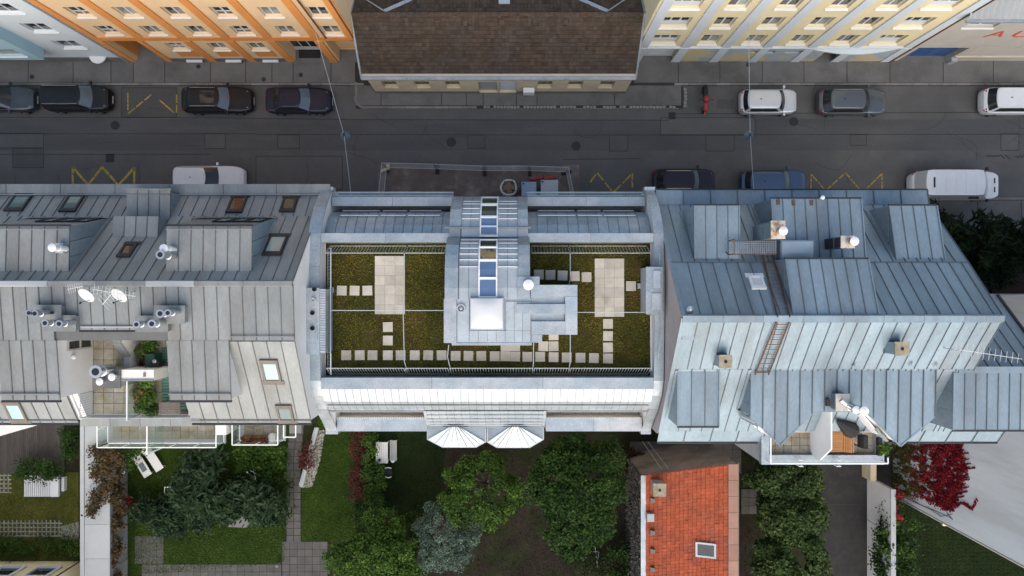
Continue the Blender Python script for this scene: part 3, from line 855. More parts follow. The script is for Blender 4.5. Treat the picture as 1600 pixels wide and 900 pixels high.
def car(label, cat, px, py, L, Wd, Ht, mat, belt=0.95, hood=0.86, cowl=0.72, deck=None, rear0=0.03, roof0=0.10, roof1=0.60, scr=0.70, rails=None, glass='carglass', screen=None, roofmat=None, sedan=False, group='cars parked along both kerbs', name='parked_car', nose=0.58, topw=0.74, van=False, side_windows=2, rear_glass=True, sunroof=False):
    """nose points to +X; s runs 0 at the tail to 1 at the nose"""
    c = P(px, py, 0.9)
    root = thing(name, (c.x, c.y, 0), label, cat, group)
    hw0 = Wd / 2

    def XX(s): return c.x + (s - 0.5) * L

    def hw(s):
        f = 1.0
        if s > 0.80: f -= 0.30 * ((s - 0.80) / 0.20) ** 2.6
        if s < 0.14: f -= 0.20 * ((0.14 - s) / 0.14) ** 2.4
        return hw0 * f
    dk = deck or belt
    top = [(0, dk - 0.10), (0.03, dk), (0.2, belt), (cowl, belt + 0.02), (0.93, hood), (0.985, hood - 0.12), (1.0, nose)]
    ss = [0, .006, .018, .04, .08, .14, .22, .32, .42, .52, .62, .70, .76, .82, .87, .91, .945, .97, .985, .995, 1]
    rows = []
    for s in ss:
        t, b = interp(top, s), 0.22 + (0.10 if s < .02 or s > .985 else 0)
        w = hw(s) * (0.90 if s in (0, 1) else (0.965 if s in (.006, .995) else 1))
        half = [(0, b), (.80, b), (.95, b + .07), (.985, b + .25 * (t - b)), (1.0, b + .52 * (t - b)), (.985, b + .80 * (t - b)), (.955, t - .05), (.90, t - .012), (.78, t + .006), (.4, t + .018), (0, t + .022)]
        ring = [(-a, z) for a, z in half[::-1]] + half[1:]
        rows.append([Vector((XX(s), c.y + a * w, z)) for a, z in ring])
    b = MB().grid(rows)
    b.poly(rows[0]); b.poly(rows[-1][::-1])
    b.build('body', mat, root, smooth=48)
    # greenhouse
    wb, wt = hw0 * 0.90, hw0 * topw
    if van: wb, wt = hw0 * 0.985, hw0 * 0.86
    xr0, xf0, xr1, xf1 = XX(rear0), XX(scr + 0.015), XX(roof0), XX(roof1)
    zb, zt = belt - 0.02, Ht - 0.035

    def ring(t, e=0.0):
        tt = t
        w = wb + (wt - wb) * (tt ** 1.15) + e
        xr, xf = xr0 + (xr1 - xr0) * tt - e, xf0 + (xf1 - xf0) * tt + e
        z = zb + (zt - zb) * tt
        pts = []
        for k in range(7):          # front, from +y to -y
            u = 1 - k / 3.0
            pts.append(Vector((xf - 0.16 * abs(u) ** 2.2, c.y + u * w * 0.95, z)))
        for k in range(6):          # right side, front to rear
            u = (k + 0.5) / 6
            pts.append(Vector((xf - 0.2 + (xr + 0.12 - xf + 0.2) * u, c.y - w * (1 + 0.0 * u), z)))
        for k in range(7):
            u = -1 + k / 3.0
            pts.append(Vector((xr + 0.10 * abs(u) ** 2.2, c.y + u * w * 0.94, z)))
        for k in range(6):
            u = (k + 0.5) / 6
            pts.append(Vector((xr + 0.12 + (xf - 0.2 - xr - 0.12) * u, c.y + w, z)))
        return pts
    ts = [0, .3, .6, .85, 1.0]
    rows = [ring(t) for t in ts]
    mid = Vector(((xr1 + xf1) / 2, c.y, zt))
    rows.append([Vector((mid.x + (p.x - mid.x) * .97, mid.y + (p.y - mid.y) * .94, zt + .018)) for p in rows[-1]])
    rows.append([Vector((mid.x + (p.x - mid.x) * .80, mid.y + (p.y - mid.y) * .70, zt + .033)) for p in rows[4]])
    g = MB().grid([r + [r[0]] for r in rows]); g.poly([Vector((p.x, p.y, p.z)) for p in rows[-1]])
    cab = g.build('cabin', roofmat or mat, root, smooth=50)

    def patch(i0, i1, t0, t1, nm, mt, e=0.012):
        r = []
        for t in [t0 + (t1 - t0) * k / 3 for k in range(4)]:
            q = ring(t, e); q = q + [q[0]]
            r.append(q[i0:i1 + 1])
        MB().grid(r).build(nm, M[mt], root, smooth=60)
    patch(0, 6, .06, .95, 'windscreen', screen or glass)
    if rear_glass: patch(13, 19, .12 if not van else .3, .93, 'rear_window', glass)
    if side_windows == 2:
        patch(7, 9, .14, .88, 'side_window', glass); patch(9, 12, .14, .88, 'side_window', glass)
        patch(20, 22, .14, .88, 'side_window', glass); patch(22, 25, .14, .88, 'side_window', glass)
    else:
        patch(7, 8, .12, .72, 'side_window', glass); patch(24, 25, .12, .72, 'side_window', glass)
    # bonnet with its shut line
    rr = []
    for s in [cowl + .02 + (0.955 - cowl - .02) * k / 6 for k in range(7)]:
        t = interp(top, s)
        rr.append([Vector((XX(s) - .05 * abs(a) ** 2, c.y + a * hw(s) * .80, t + .032 - .012 * a * a)) for a in (-1, -.8, -.4, 0, .4, .8, 1)])
    MB().grid(rr).build('bonnet', mat, root, smooth=60)
    for sy in (-1, 1):
        pts = []
        for (s, a) in ((.935, .66), (.955, .70), (.952, .93), (.905, .965)):
            pts.append(Vector((XX(s), c.y + sy * a * hw(s), interp(top, s) + .012 - (.06 if a > .9 else 0))))
        MB().slab(pts, .05).build('headlight', M['lampglass'], root)
        pts = [Vector((XX(.004), c.y + sy * hw(.01) * .62, dk - .16)), Vector((XX(.004), c.y + sy * hw(.01) * .95, dk - .16)), Vector((XX(.05), c.y + sy * hw(.05) * 1.0, dk - .05)), Vector((XX(.03), c.y + sy * hw(.03) * .72, dk + .012))]
        MB().prism(pts, (-.02, 0, .012)).build('tail_light', M['tail'], root)
        mx = XX(scr - .02)
        m = MB(); m.obox((mx, c.y + sy * (hw0 + .09), belt + .06 + (0.15 if van else 0)), (.07, 0, 0), (0, .10, 0), (0, 0, .075))
        m.build('wing_mirror', M['darkmetal'] if van else mat, root)
        if rails:
            r0, r1 = XX(roof0 + .04), XX(roof1 - .05)
            yy = c.y + sy * wt * .93
            MB().path([(r0, yy, zt + .01), (r0 + .08, yy, zt + .07), (r1 - .1, yy, zt + .07), (r1, yy, zt + .01)], .022, 6).build('roof_rail', M[rails], root)
        for s in (.195, .80):
            wc = Vector((XX(s), c.y + sy * (hw0 - .20), .325))
            ty = MB().lathe(wc, [(.20, -.02), (.315, .0), (.325, .05), (.325, .17), (.30, .212), (.2, .212)], 18, axis=(0, sy, 0)).build('wheel', M['tyre'], root, smooth=40)
            MB().lathe(wc + Vector((0, sy * .205, 0)), [(.19, 0), (.19, .012), (.05, .02)], 14, axis=(0, sy, 0)).build('rim', M['steel'], ty)
    for k in (1, -1):
        pass
    MB().box(XX(.30) - 0.02, XX(.30) + 0.06, c.y - .03, c.y + .03, zt + .03, zt + .08).build('aerial', M['darkmetal'], root) if not van else None
    if sunroof:
        MB().box(XX(.32), XX(.52), c.y - wt * .62, c.y + wt * .62, zt + .03, zt + .042).build('sunroof', M['carglass'], root)
    MB().box(XX(1) - .03, XX(1) + .012, c.y - .26, c.y + .26, .36, .47).build('number_plate', M['whitemetal'], root)
    if van:
        MB().box(XX(.92), XX(.935), c.y - .5, c.y - .12, hood + .03, hood + .042).build('bonnet_vent', M['darkmetal'], root)
        MB().box(XX(.92), XX(.935), c.y + .12, c.y + .5, hood + .03, hood + .042).build('bonnet_vent', M['darkmetal'], root)
        for k in range(5):
            xx = XX(.14 + .11 * k)
            MB().bar((xx, c.y - wt * .85, zt + .036), (xx, c.y + wt * .85, zt + .036), .05, .02).build('roof_bead', mat, root)
        MB().box(XX(.105), XX(.125), c.y - .35, c.y + .35, zt + .01, zt + .05).build('brake_light', M['darkmetal'], root)
    return root


pb = paint('black car paint', (0.010, 0.011, 0.014))
pg = paint('anthracite car paint', (0.055, 0.065, 0.078), .3, .5)
pn = paint('navy car paint', (0.014, 0.015, 0.032), .28, .4)
ps = paint('silver white car paint', (0.62, 0.64, 0.66), .32, .3)
pgr = paint('mid grey car paint', (0.115, 0.13, 0.145), .3, .5)
pw = paint('white car paint', (0.70, 0.72, 0.74), .35, 0)
pp = paint('aubergine black car paint', (0.022, 0.018, 0.030), .28, .4)
pbl = paint('blue car paint', (0.060, 0.098, 0.165), .3, .5)
car('anthracite car cut off by the corner beside the pale blue building', 'car', 1, 153, 4.5, 1.8, 1.47, pg, screen='carglass', roof1=.55, scr=.68)
car('black high roofed people carrier with silver roof rails', 'car', 119, 153, 4.55, 1.8, 1.72, pb, hood=.98, belt=1.05, cowl=.76, roof1=.66, scr=.77, roof0=.05, rails='steel', nose=.66, screen='carglassblue')
car('long black estate car with silver roof rails opposite the white car', 'car', 338, 155, 4.9, 1.84, 1.50, pb, rails='steel', roof0=.13, roof1=.58, scr=.69, sunroof=True, screen='carglassblue')
car('dark navy saloon parked nearest the brown roofed house', 'car', 466, 156, 4.55, 1.8, 1.44, pn, roof0=.24, roof1=.56, scr=.69, rear0=.10, deck=.98, cowl=.70, screen='carglassblue')
car('small silver white hatchback behind the red motorbike', 'car', 1202, 158, 3.95, 1.72, 1.46, ps, hood=.92, cowl=.76, roof0=.08, roof1=.66, scr=.765, nose=.62)
car('mid grey estate car between the two pale cars', 'car', 1334, 158, 4.75, 1.83, 1.50, pgr, rails='steel', roof0=.12, roof1=.62, scr=.72)
car('white off-road car cut off by the picture edge under the grey workshop', 'car', 1589, 157, 4.7, 1.85, 1.68, pw, belt=1.05, hood=1.0, roof0=.10, roof1=.64, scr=.74, rails='whitemetal', nose=.68)
car('white estate car half hidden by the cornice of the grey roofed building', 'car', 325, 279, 4.95, 1.83, 1.48, pw, roof0=.06, roof1=.50, scr=.665, cowl=.68)
car('aubergine black estate car with pale windscreen near the site fence', 'car', 1070, 283, 4.3, 1.78, 1.52, pp, rails='steel', screen='carglassgreen', roof0=.13, roof1=.62, scr=.72)
car('blue hatchback beside the blue grey zinc eave', 'car', 1210, 285, 4.5, 1.8, 1.47, pbl, screen='carglassgreen', roof0=.10, roof1=.62, scr=.72)
car('white high roofed delivery van next to the dark conifer', 'van', 1492, 290, 6.1, 2.0, 2.4, pw, belt=1.15, hood=1.10, cowl=.80, rear0=.012, roof0=.03, roof1=.69, scr=.835, van=True, side_windows=1, rear_glass=False, nose=.72, group='delivery vans', name='delivery_van', topw=.86)

# ---- motorbike, nose towards the road
c = P(1098, 158, 0)
mb = thing('motorbike', (c.x, c.y, 0), 'red motorbike with black seat standing by the kerb', 'motorbike')
for nm, yy in (('rear_wheel', .68), ('front_wheel', -.70)):
    MB().lathe((c.x - .06, c.y + yy, .30), [(.2, 0), (.29, .01), (.30, .06), (.29, .11), (.2, .12)], 18, axis=(1, 0, 0)).build(nm, M['tyre'], mb, smooth=40)
MB().grid([[Vector((c.x + a * w, c.y + y, z - .06 * a * a)) for a in (-1, -.6, 0, .6, 1)] for (y, w, z) in ((.95, .08, .80), (.75, .13, .86), (.45, .16, .82), (.15, .14, .80))]).build('seat', M['black'], mb, smooth=60)
MB().lathe((c.x, c.y + .18, .82), [(.06, 0), (.16, -.10), (.20, -.25), (.16, -.42), (.06, -.5)], 14, axis=(0, 1, 0)).build('fuel_tank', M['redplastic'], mb, smooth=50)
MB().prism([(c.x - .10, c.y - .25, .55), (c.x + .10, c.y - .25, .55), (c.x + .12, c.y + .3, .5), (c.x - .12, c.y + .3, .5)], (0, 0, .3)).build('engine', M['darkmetal'], mb)
MB().lathe((c.x, c.y - .95, .62), [(.03, 0), (.12, .08), (.19, .25), (.17, .42)], 12, axis=(0, 1, .35)).build('fairing', M['redplastic'], mb, smooth=50)
MB().grid([[Vector((c.x + a, c.y - .75 + yy, .64 - yy * yy * 1.2)) for a in (-.07, 0, .07)] for yy in (-.35, -.15, .1, .3)]).build('mudguard', M['redplastic'], mb, smooth=50)
MB().prism([(c.x - .11, c.y - .62, .74), (c.x + .11, c.y - .62, .74), (c.x + .15, c.y - .1, .80), (c.x + .13, c.y + .1, .78), (c.x - .13, c.y + .1, .78), (c.x - .15, c.y - .1, .80)], (0, 0, .07)).build('side_cover', M['redplastic'], mb)
MB().path([(c.x - .38, c.y - .12, .98), (c.x - .12, c.y - .32, 1.0), (c.x + .12, c.y - .32, 1.0), (c.x + .38, c.y - .12, .98)], .02).build('handlebar', M['darkmetal'], mb)
for s in (-1, 1):
    MB().obox((c.x + s * .40, c.y - .22, 1.14), (.06, 0, 0), (0, .02, 0), (0, 0, .04)).build('mirror', M['darkmetal'], mb)
    MB().tube((c.x + s * .09, c.y - .35, .95), (c.x + s * .09, c.y - .70, .3), .025).build('fork', M['steel'], mb)
MB().tube((c.x + .2, c.y + .2, .3), (c.x + .2, c.y + .85, .42), .05).build('exhaust', M['steel'], mb)
MB().tube((c.x, c.y, .45), (c.x - .28, c.y + .05, .02), .018).build('side_stand', M['darkmetal'], mb)

# ------------------------------------------------------------------ building-site corner
def fence(a, b, label):
    a, b = Vector((a[0], a[1], 0.13)), Vector((b[0], b[1], 0.13))
    r = thing('site_fence_panel', (a + b) / 2 - Vector((0, 0, .13)), label, 'fence', 'mobile fence panels round the building site')
    up = Vector((0, 0, 1.9))
    MB().tube(a, a + up, .022).tube(b, b + up, .022).tube(a + up, b + up, .022).tube(a + Vector((0, 0, .1)), b + Vector((0, 0, .1)), .022).build('frame', M['rail'], r)
    m = MB(); n = int((b - a).length / .16)
    for k in range(1, n):
        p = a.lerp(b, k / n); m.tube(p + Vector((0, 0, .1)), p + up, .005, n=3)
    for k in range(1, 8):
        z = Vector((0, 0, .1 + .225 * k)); m.tube(a + z, b + z, .005, n=3)
    m.build('wire_mesh', M['rail'], r, merge=False)
    d = (b - a).normalized(); s = Vector((-d.y, d.x, 0))
    MB().obox(a + d * .04 - Vector((0, 0, .05)), d * .12, s * .36, (0, 0, .065)).build('foot', M['black'], r)
    return r


fz = 1.9
f0 = P(597, 255, fz); f1 = P(678, 257, fz); f2 = P(755, 260, fz); f3 = P(828, 260, fz); f4 = P(888, 262, fz); f5 = P(897, 306, fz); fl = P(592, 303, fz)
fence(f0, f1, 'mesh fence panel at the left end of the site front')
fence(f1, f2, 'mesh fence panel second along the site front from the blue street lamp')
fence(f2, f3, 'mesh fence panel in front of the round rubble bag')
fence(f3, f4, 'mesh fence panel in front of the two site toilets')
fence(f4, f5, 'mesh fence panel closing the site end beside the yellow zigzag')
fence(fl, f0, 'mesh fence panel closing the site end nearest the grey cornice')
q = P(600, 263, 0.2)
MB().obox((q.x, q.y - .1, .10), (.22, .08, 0), (-.03, .09, 0), (0, 0, .08)).obox((q.x + .25, q.y + .12, .08), (.12, 0, 0), (0, .2, 0), (0, 0, .07)).build('ballast_block', M['houseyellow'], label='small yellowish ballast blocks at the fence corner', cat='ballast block')

c = P(795, 293, 0.9)
bg = thing('rubble_bag', (c.x, c.y, 0), 'round white builders bag filled with brown rubble', 'bag')
m = MB(); n = 14; rows = []
for (r, z) in ((.42, .02), (.56, .25), (.60, .6), (.57, .9), (.60, 1.05), (.50, 1.08), (.46, .95)):
    rows.append([Vector((c.x + r * (1 + .07 * math.sin(3 * t + z * 4)) * math.cos(t), c.y + r * (1 + .07 * math.cos(4 * t + z * 3)) * math.sin(t), z + .03 * math.sin(5 * t))) for t in [2 * math.pi * k / n for k in range(n + 1)]])
m.grid(rows); m.build('sack', M['cloth'], bg, smooth=60)
m = MB(); rows = []
for r in (.01, .15, .3, .44, .5):
    rows.append([Vector((c.x + r * math.cos(t), c.y + r * math.sin(t), 1.12 - r * .5 + .05 * math.sin(7 * t + r * 20))) for t in [2 * math.pi * k / n for k in range(n + 1)]])
m.grid(rows).build('rubble', M['sand'], bg, smooth=30)
for t in (.6, 2.2, 3.8, 5.3):
    p = Vector((c.x + .55 * math.cos(t), c.y + .55 * math.sin(t), 1.04)); q = Vector((c.x + .3 * math.cos(t + .3), c.y + .3 * math.sin(t + .3), 1.16)); q2 = Vector((c.x + .55 * math.cos(t + .5), c.y + .55 * math.sin(t + .5), 1.04))
    MB().path([p, q, q2], .025).build('lifting_strap', M['black'], bg)


def toilet(px0, px1, py0, py1, mat, label, corrugated):
    zt = 2.25
    x0, x1, y1, y0 = X(px0, zt), X(px1, zt), Y(py0, zt), Y(py1, zt)
    r = thing('site_toilet', ((x0 + x1) / 2, (y0 + y1) / 2, 0), label, 'toilet cabin', 'site toilets')
    MB().box(x0 + .05, x1 - .05, y0 + .05, y1 - .05, .15, 2.15).build('cabin', M[mat], r)
    MB().box(x0, x1, y0, y1, 0, .15).build('skid', M['darkmetal'], r)
    b = MB().box(x0, x1, y0, y1, 2.15, 2.22)
    b.prism([(x0 + .06, y0 + .06, 2.22), (x1 - .06, y0 + .06, 2.22), (x1 - .06, y1 - .06, 2.22), (x0 + .06, y1 - .06, 2.22)], (0, 0, .035))
    ro = b.build('roof', M[mat], r)
    if corrugated:
        for k in range(6):
            xx = x0 + .12 + (x1 - x0 - .24) * k / 5
            MB().box(xx - .03, xx + .03, y0 + .1, y1 - .1, 2.256, 2.285).build('roof_rib', M[mat], ro)
    MB().lathe((x0 + .12, y1 - .14, 2.25), [(.055, 0), (.055, .16), (.03, .17)], 10).build('vent_pipe', M['black'], r)
    MB().box(x0 + .15, x1 - .15, y1 - .05, y1 - .02, .2, 2.0).build('door', M['redplastic'], r)


toilet(815, 838, 284, 306, 'toiletblue', 'pale blue site toilet with ribbed roof beside the rubble bag', True)
toilet(845, 872, 281, 307, 'toiletgrey', 'pale grey site toilet with flat roof nearest the fence end', False)
for (a, b, l) in ((838, 279, 'red board lying behind the pale blue site toilet'), (859, 278, 'red board lying behind the pale grey site toilet')):
    q = P(a, b, 0.1)
    MB().obox((q.x, q.y, .20), (.42, .05, 0), (-.02, .09, 0), (0, 0, .18)).build('barrier_board', M['redplastic'], label=l, cat='barrier')


# ------------------------------------------------------------------ street lamps hung across the road
def street_lamp(pxl, pyl, z, a, b, label):
    c = P(pxl, pyl, z)
    r = thing('street_lamp', c, label, 'street lamp', 'lamps hung on wires over the road')
    MB().lathe(c, [(.05, .22), (.10, .16), (.27, .05), (.30, 0.0), (.24, -.05), (.1, -.12)], 20).build('lamp_shade', pbr('lamp shade blue grey', (0.10, 0.16, 0.20), 0.35, metal=0.4, rnd=0), r, smooth=40)
    a, b = Vector(a), Vector(b)
    mid = c + Vector((0, 0, .24))
    MB().path([a, a.lerp(mid, .5) - Vector((0, 0, .03)), mid, b.lerp(mid, .5) - Vector((0, 0, .03)), b], .016, 5).build('span_wire', M['rail'], r)
    MB().box(mid.x - .04, mid.x + .04, mid.y - .10, mid.y + .10, c.z + .2, c.z + .30).build('hanger', M['darkmetal'], r)


street_lamp(539, 212, 6.9, (-12.0, 16.05, 7.5), (-9.4, 4.6, 8.2), 'blue grey street lamp on a wire left of the site fence')
street_lamp(1170, 212, 6.9, (14.25, 16.0, 7.4), (14.45, 4.4, 8.0), 'blue grey street lamp on a wire opposite the yellow building')
# ------------------------------------------------------------------ roof helpers
def on(px, py, A, B):
    """photograph position -> point on the plane that runs along X through (y,z) points A and B"""
    z = (A[1] + B[1]) / 2
    for _ in range(40):
        y = Y(py, z)
        z = 0.5 * z + 0.5 * (A[1] + (y - A[0]) * (B[1] - A[1]) / (B[0] - A[0]))
    return Vector((X(px, z), Y(py, z), z))


def prism_x(prof, x0, x1):
    return MB().prism([(x0, y, z) for (y, z) in prof], (x1 - x0, 0, 0))


def seam_x(parent, x0, x1, A, B, width, mat, rib, **kw):
    """sheets between x0 and x1 on the plane from lower edge A to upper edge B"""
    return strips(parent, (x0, A[0], A[1]), (x1, A[0], A[1]), (x1, B[0], B[1]), (x0, B[0], B[1]), width, mat, rib, **kw)


def roof_window(parent, c, A, B, w, l, glass='glassgreen', frame='darkmetal', raise_=0.07):
    d = Vector((0, B[0] - A[0], B[1] - A[1])).normalized()
    n = Vector((1, 0, 0)).cross(d)
    if n.z < 0: n = -n
    ux = Vector((1, 0, 0))
    f = MB()
    for s in (-1, 1):
        f.obox(c + ux * s * (w / 2 - .04) + n * raise_ / 2, ux * .05, d * l / 2, n * (raise_ / 2 + .03))
        f.obox(c + d * s * (l / 2 - .05) + n * raise_ / 2, ux * (w / 2 - .09), d * .06, n * (raise_ / 2 + .03))
    f.obox(c + d * (l / 2 + .05) + n * .05, ux * (w / 2 + .02), d * .06, n * .06)
    f.obox(c - d * (l / 2 + .07) + n * .012, ux * (w / 2 + .10), d * .12, n * .02)
    o = f.build('roof_window', M[frame], parent)
    MB().obox(c + n * raise_ * .7, ux * (w / 2 - .09), d * (l / 2 - .10), n * .012).build('pane', M[glass], o)
    return o


def flue(parent, px, py, zt, zb, r=0.13, mat='steel', cap='hole', name='flue', bend=0.0):
    t = P(px, py, zt)
    m = MB()
    m.lathe((t.x, t.y, zb), [(r, 0), (r, (zt - zb) * .55), (r * 1.12, (zt - zb) * .56), (r * 1.12, (zt - zb) * .62), (r * .95, (zt - zb) * .63), (r * .95, zt - zb - .1), (r * 1.2, zt - zb - .08), (r * 1.2, zt - zb)], 14)
    o = m.build(name, M[mat], parent, smooth=35)
    if cap == 'hole':
        MB().lathe((t.x, t.y, zt), [(r * .7, 0), (r * .7, .012)], 14).build('flue_opening', M['black'], o)
    elif cap == 'hat':
        MB().lathe((t.x, t.y, zt + .05), [(r * 1.35, 0), (r * 1.4, .03), (r * .2, .11)], 16).tube((t.x, t.y, zt), (t.x, t.y, zt + .06), r * .5).build('rain_hat', M['whitemetal'], o, smooth=30)
    return o


def railing(parent, pts, h=1.0, lean=(0, 0, 0), spacing=0.13, mat='rail', r=0.019, post=1.8, bot=0.08, br=0.011, name='railing'):
    """rails with balusters between the points; lean is how far the top stands over"""
    m = MB(); lean = Vector(lean)
    for a, b in zip(pts[:-1], pts[1:]):
        a, b = Vector(a), Vector(b)
        up = Vector((0, 0, h)) + lean
        lo = up * (bot / h)
        m.tube(a + up, b + up, r).tube(a + lo, b + lo, r * .8)
        n = max(1, round((b - a).length / spacing))
        for k in range(n + 1):
            p = a.lerp(b, k / n)
            m.tube(p + lo, p + up, br, n=4)
        n = max(1, round((b - a).length / post))
        for k in range(n + 1):
            p = a.lerp(b, k / n); m.tube(p, p + up, r * .9)
    return m.build(name, M[mat], parent, merge=False)


def glass_rail(parent, pts, h=1.0, mat='whitemetal', panel=1.2, name='balcony_railing'):
    m = MB(); panes = []
    for a, b in zip(pts[:-1], pts[1:]):
        a, b = Vector(a), Vector(b); up = Vector((0, 0, h))
        m.bar(a + up, b + up, .05, .05).bar(a + Vector((0, 0, .06)), b + Vector((0, 0, .06)), .05, .05)
        n = max(1, round((b - a).length / panel))
        for k in range(n + 1):
            p = a.lerp(b, k / n); m.bar(p, p + up, .045, .045, (1, 0, 0))
        for k in range(n): panes.append((a.lerp(b, (k + .04) / n), a.lerp(b, (k + .96) / n)))
    o = m.build(name, M[mat], parent, merge=False)
    for (p, q) in panes:
        MB().bar(p + Vector((0, 0, h * .53)), q + Vector((0, 0, h * .53)), .012, h * .8).build('pane', M['balglass'], o)
    return o


def pavers(parent, x0, x1, y0, y1, z, size, mat, skip=None, gap=.02, name='paving_flag', t=.04):
    nx, ny = max(1, round((x1 - x0) / size)), max(1, round((y1 - y0) / size))
    sx, sy = (x1 - x0) / nx, (y1 - y0) / ny
    me = MB().box(-sx / 2 + gap / 2, sx / 2 - gap / 2, -sy / 2 + gap / 2, sy / 2 - gap / 2, 0, t).mesh(name, M[mat])
    for i in range(nx):
        for j in range(ny):
            c = (x0 + (i + .5) * sx, y0 + (j + .5) * sy, z + RNG.uniform(-.004, .004))
            if skip and skip(c): continue
            inst(name, me, c, parent)


# ------------------------------------------------------------------ leaves
def leafcloud(name, pts, tones, size, mat, parent=None, aspect=1.0, tilt=0.6, seed=1, droop=0.0, **kw):
    rng = np.random.default_rng(seed)
    pts = np.asarray(pts, dtype=np.float32); n = len(pts)
    nr = rng.normal(size=(n, 3)) * tilt; nr[:, 2] = np.abs(nr[:, 2]) + 0.55
    nr /= np.linalg.norm(nr, axis=1, keepdims=True)
    t = rng.normal(size=(n, 3)); t -= nr * (t * nr).sum(1, keepdims=True); t /= np.linalg.norm(t, axis=1, keepdims=True)
    b = np.cross(nr, t)
    s = (np.asarray(size) if np.ndim(size) else np.full(n, size)) * rng.uniform(.65, 1.35, n)
    s = s[:, None] / 2
    v = np.stack([pts - t * s * aspect, pts + b * s * .62 - nr * s * .15, pts + t * s * aspect, pts - b * s * .62 - nr * s * .15], axis=1).reshape(-1, 3)
    o = v.mean(0); o[2] = v[:, 2].min(); v = v - o
    me = bpy.data.meshes.new(name)
    me.vertices.add(4 * n); me.vertices.foreach_set('co', v.astype(np.float32).ravel())
    me.loops.add(4 * n); me.loops.foreach_set('vertex_index', np.arange(4 * n, dtype=np.int32))
    me.polygons.add(n); me.polygons.foreach_set('loop_start', np.arange(0, 4 * n, 4, dtype=np.int32)); me.polygons.foreach_set('loop_total', np.full(n, 4, dtype=np.int32))
    me.update(calc_edges=True)
    at = me.attributes.new('tone', 'FLOAT', 'FACE'); at.data.foreach_set('value', np.clip(np.asarray(tones, dtype=np.float32), 0, 1))
    me.materials.append(mat)
    return inst(name, me, o, parent, **kw)


def crown_points(c, rx, ry, rz, nclump, per, cr, rng, flat=0.25):
    """clumps on the upper shell of a lumpy dome, leaves round each clump"""
    P_, T_ = [], []
    ph = rng.uniform(0, 6.28, 4)
    for k in range(nclump):
        th = rng.uniform(0, 2 * math.pi); u = rng.uniform(-0.25, 1.0)
        lump = 1 + .13 * math.sin(3 * th + ph[0]) + .09 * math.sin(5 * th + ph[1]) + .06 * math.sin(8 * th + ph[2])
        q = math.sqrt(max(0, 1 - max(u, 0) ** 2)) * (1 - .15 * (u < 0))
        sh = rng.uniform(.78, 1.02)
        cc = np.array([c[0] + rx * lump * q * math.cos(th) * sh, c[1] + ry * lump * q * math.sin(th) * sh, c[2] + rz * u * sh])
        m = int(per * rng.uniform(.6, 1.4)); rr = cr * rng.uniform(.6, 1.25)
        d = rng.normal(size=(m, 3)); d /= np.linalg.norm(d, axis=1, keepdims=True)
        d *= (rng.uniform(0, 1, m) ** .45)[:, None] * rr; d[:, 2] *= .8
        P_.append(cc + d)
        T_.append(np.clip(rng.uniform(.1, .75) + rng.normal(0, .16, m), 0, 1))
    return np.concatenate(P_), np.concatenate(T_)


def limb(m, p, q, r0, r1, rng, n=4):
    pts = [Vector(p).lerp(Vector(q), k / n) + (Vector(rng.normal(size=3)) * .10 if 0 < k < n else Vector()) for k in range(n + 1)]
    for k in range(n):
        m.tube(pts[k], pts[k + 1], r0 + (r1 - r0) * k / n, r0 + (r1 - r0) * (k + 1) / n, 7)


def tree(label, px, py, zc, rxp, ryp, rz, nclump, per, leaf, mat, seed, cat='tree', name='broadleaf_tree', group=None, cr=.55, aspect=1.0, base=0.0):
    rng = np.random.default_rng(seed)
    c = P(px, py, zc); s = (CAM_H - zc) / FPX
    r = thing(name, (c.x, c.y, base), label, cat, group)
    pts, tn = crown_points((c.x, c.y, zc - rz * .3), rxp * s, ryp * s, rz, nclump, per, cr, rng)
    leafcloud('crown', pts, tn, leaf, mat, r, seed=seed, aspect=aspect)
    m = MB()
    zt = zc - rz * .2
    limb(m, (c.x, c.y, base), (c.x + .1, c.y, base + (zt - base) * .5), .22, .16, rng)
    for k in range(7):
        a = 2 * math.pi * k / 7 + rng.uniform(-.3, .3)
        limb(m, (c.x + .1, c.y, base + (zt - base) * rng.uniform(.35, .5)), (c.x + rxp * s * .7 * math.cos(a), c.y + ryp * s * .7 * math.sin(a), zt + rz * rng.uniform(-.1, .5)), .11, .03, rng)
    m.build('trunk', M['bark'], r, merge=False)
    return r


def bushpts(x0, x1, y0, y1, z0, z1, n, rng, cell=.35):
    """leaf positions of a rectangular lumpy bush or hedge"""
    k = max(3, int((x1 - x0) * (y1 - y0) / (cell * cell)))
    cx, cy = rng.uniform(x0, x1, k), rng.uniform(y0, y1, k); cz = rng.uniform(z0 + (z1 - z0) * .55, z1, k); ct = rng.uniform(.1, .75, k)
    i = rng.integers(0, k, n)
    p = np.stack([cx[i], cy[i], cz[i]], 1) + rng.normal(size=(n, 3)) * np.array([cell * .55, cell * .55, cell * .4])
    p[:, 2] = np.maximum(p[:, 2], z0 + .03)
    return p, np.clip(ct[i] + rng.normal(0, .15, n), 0, 1)


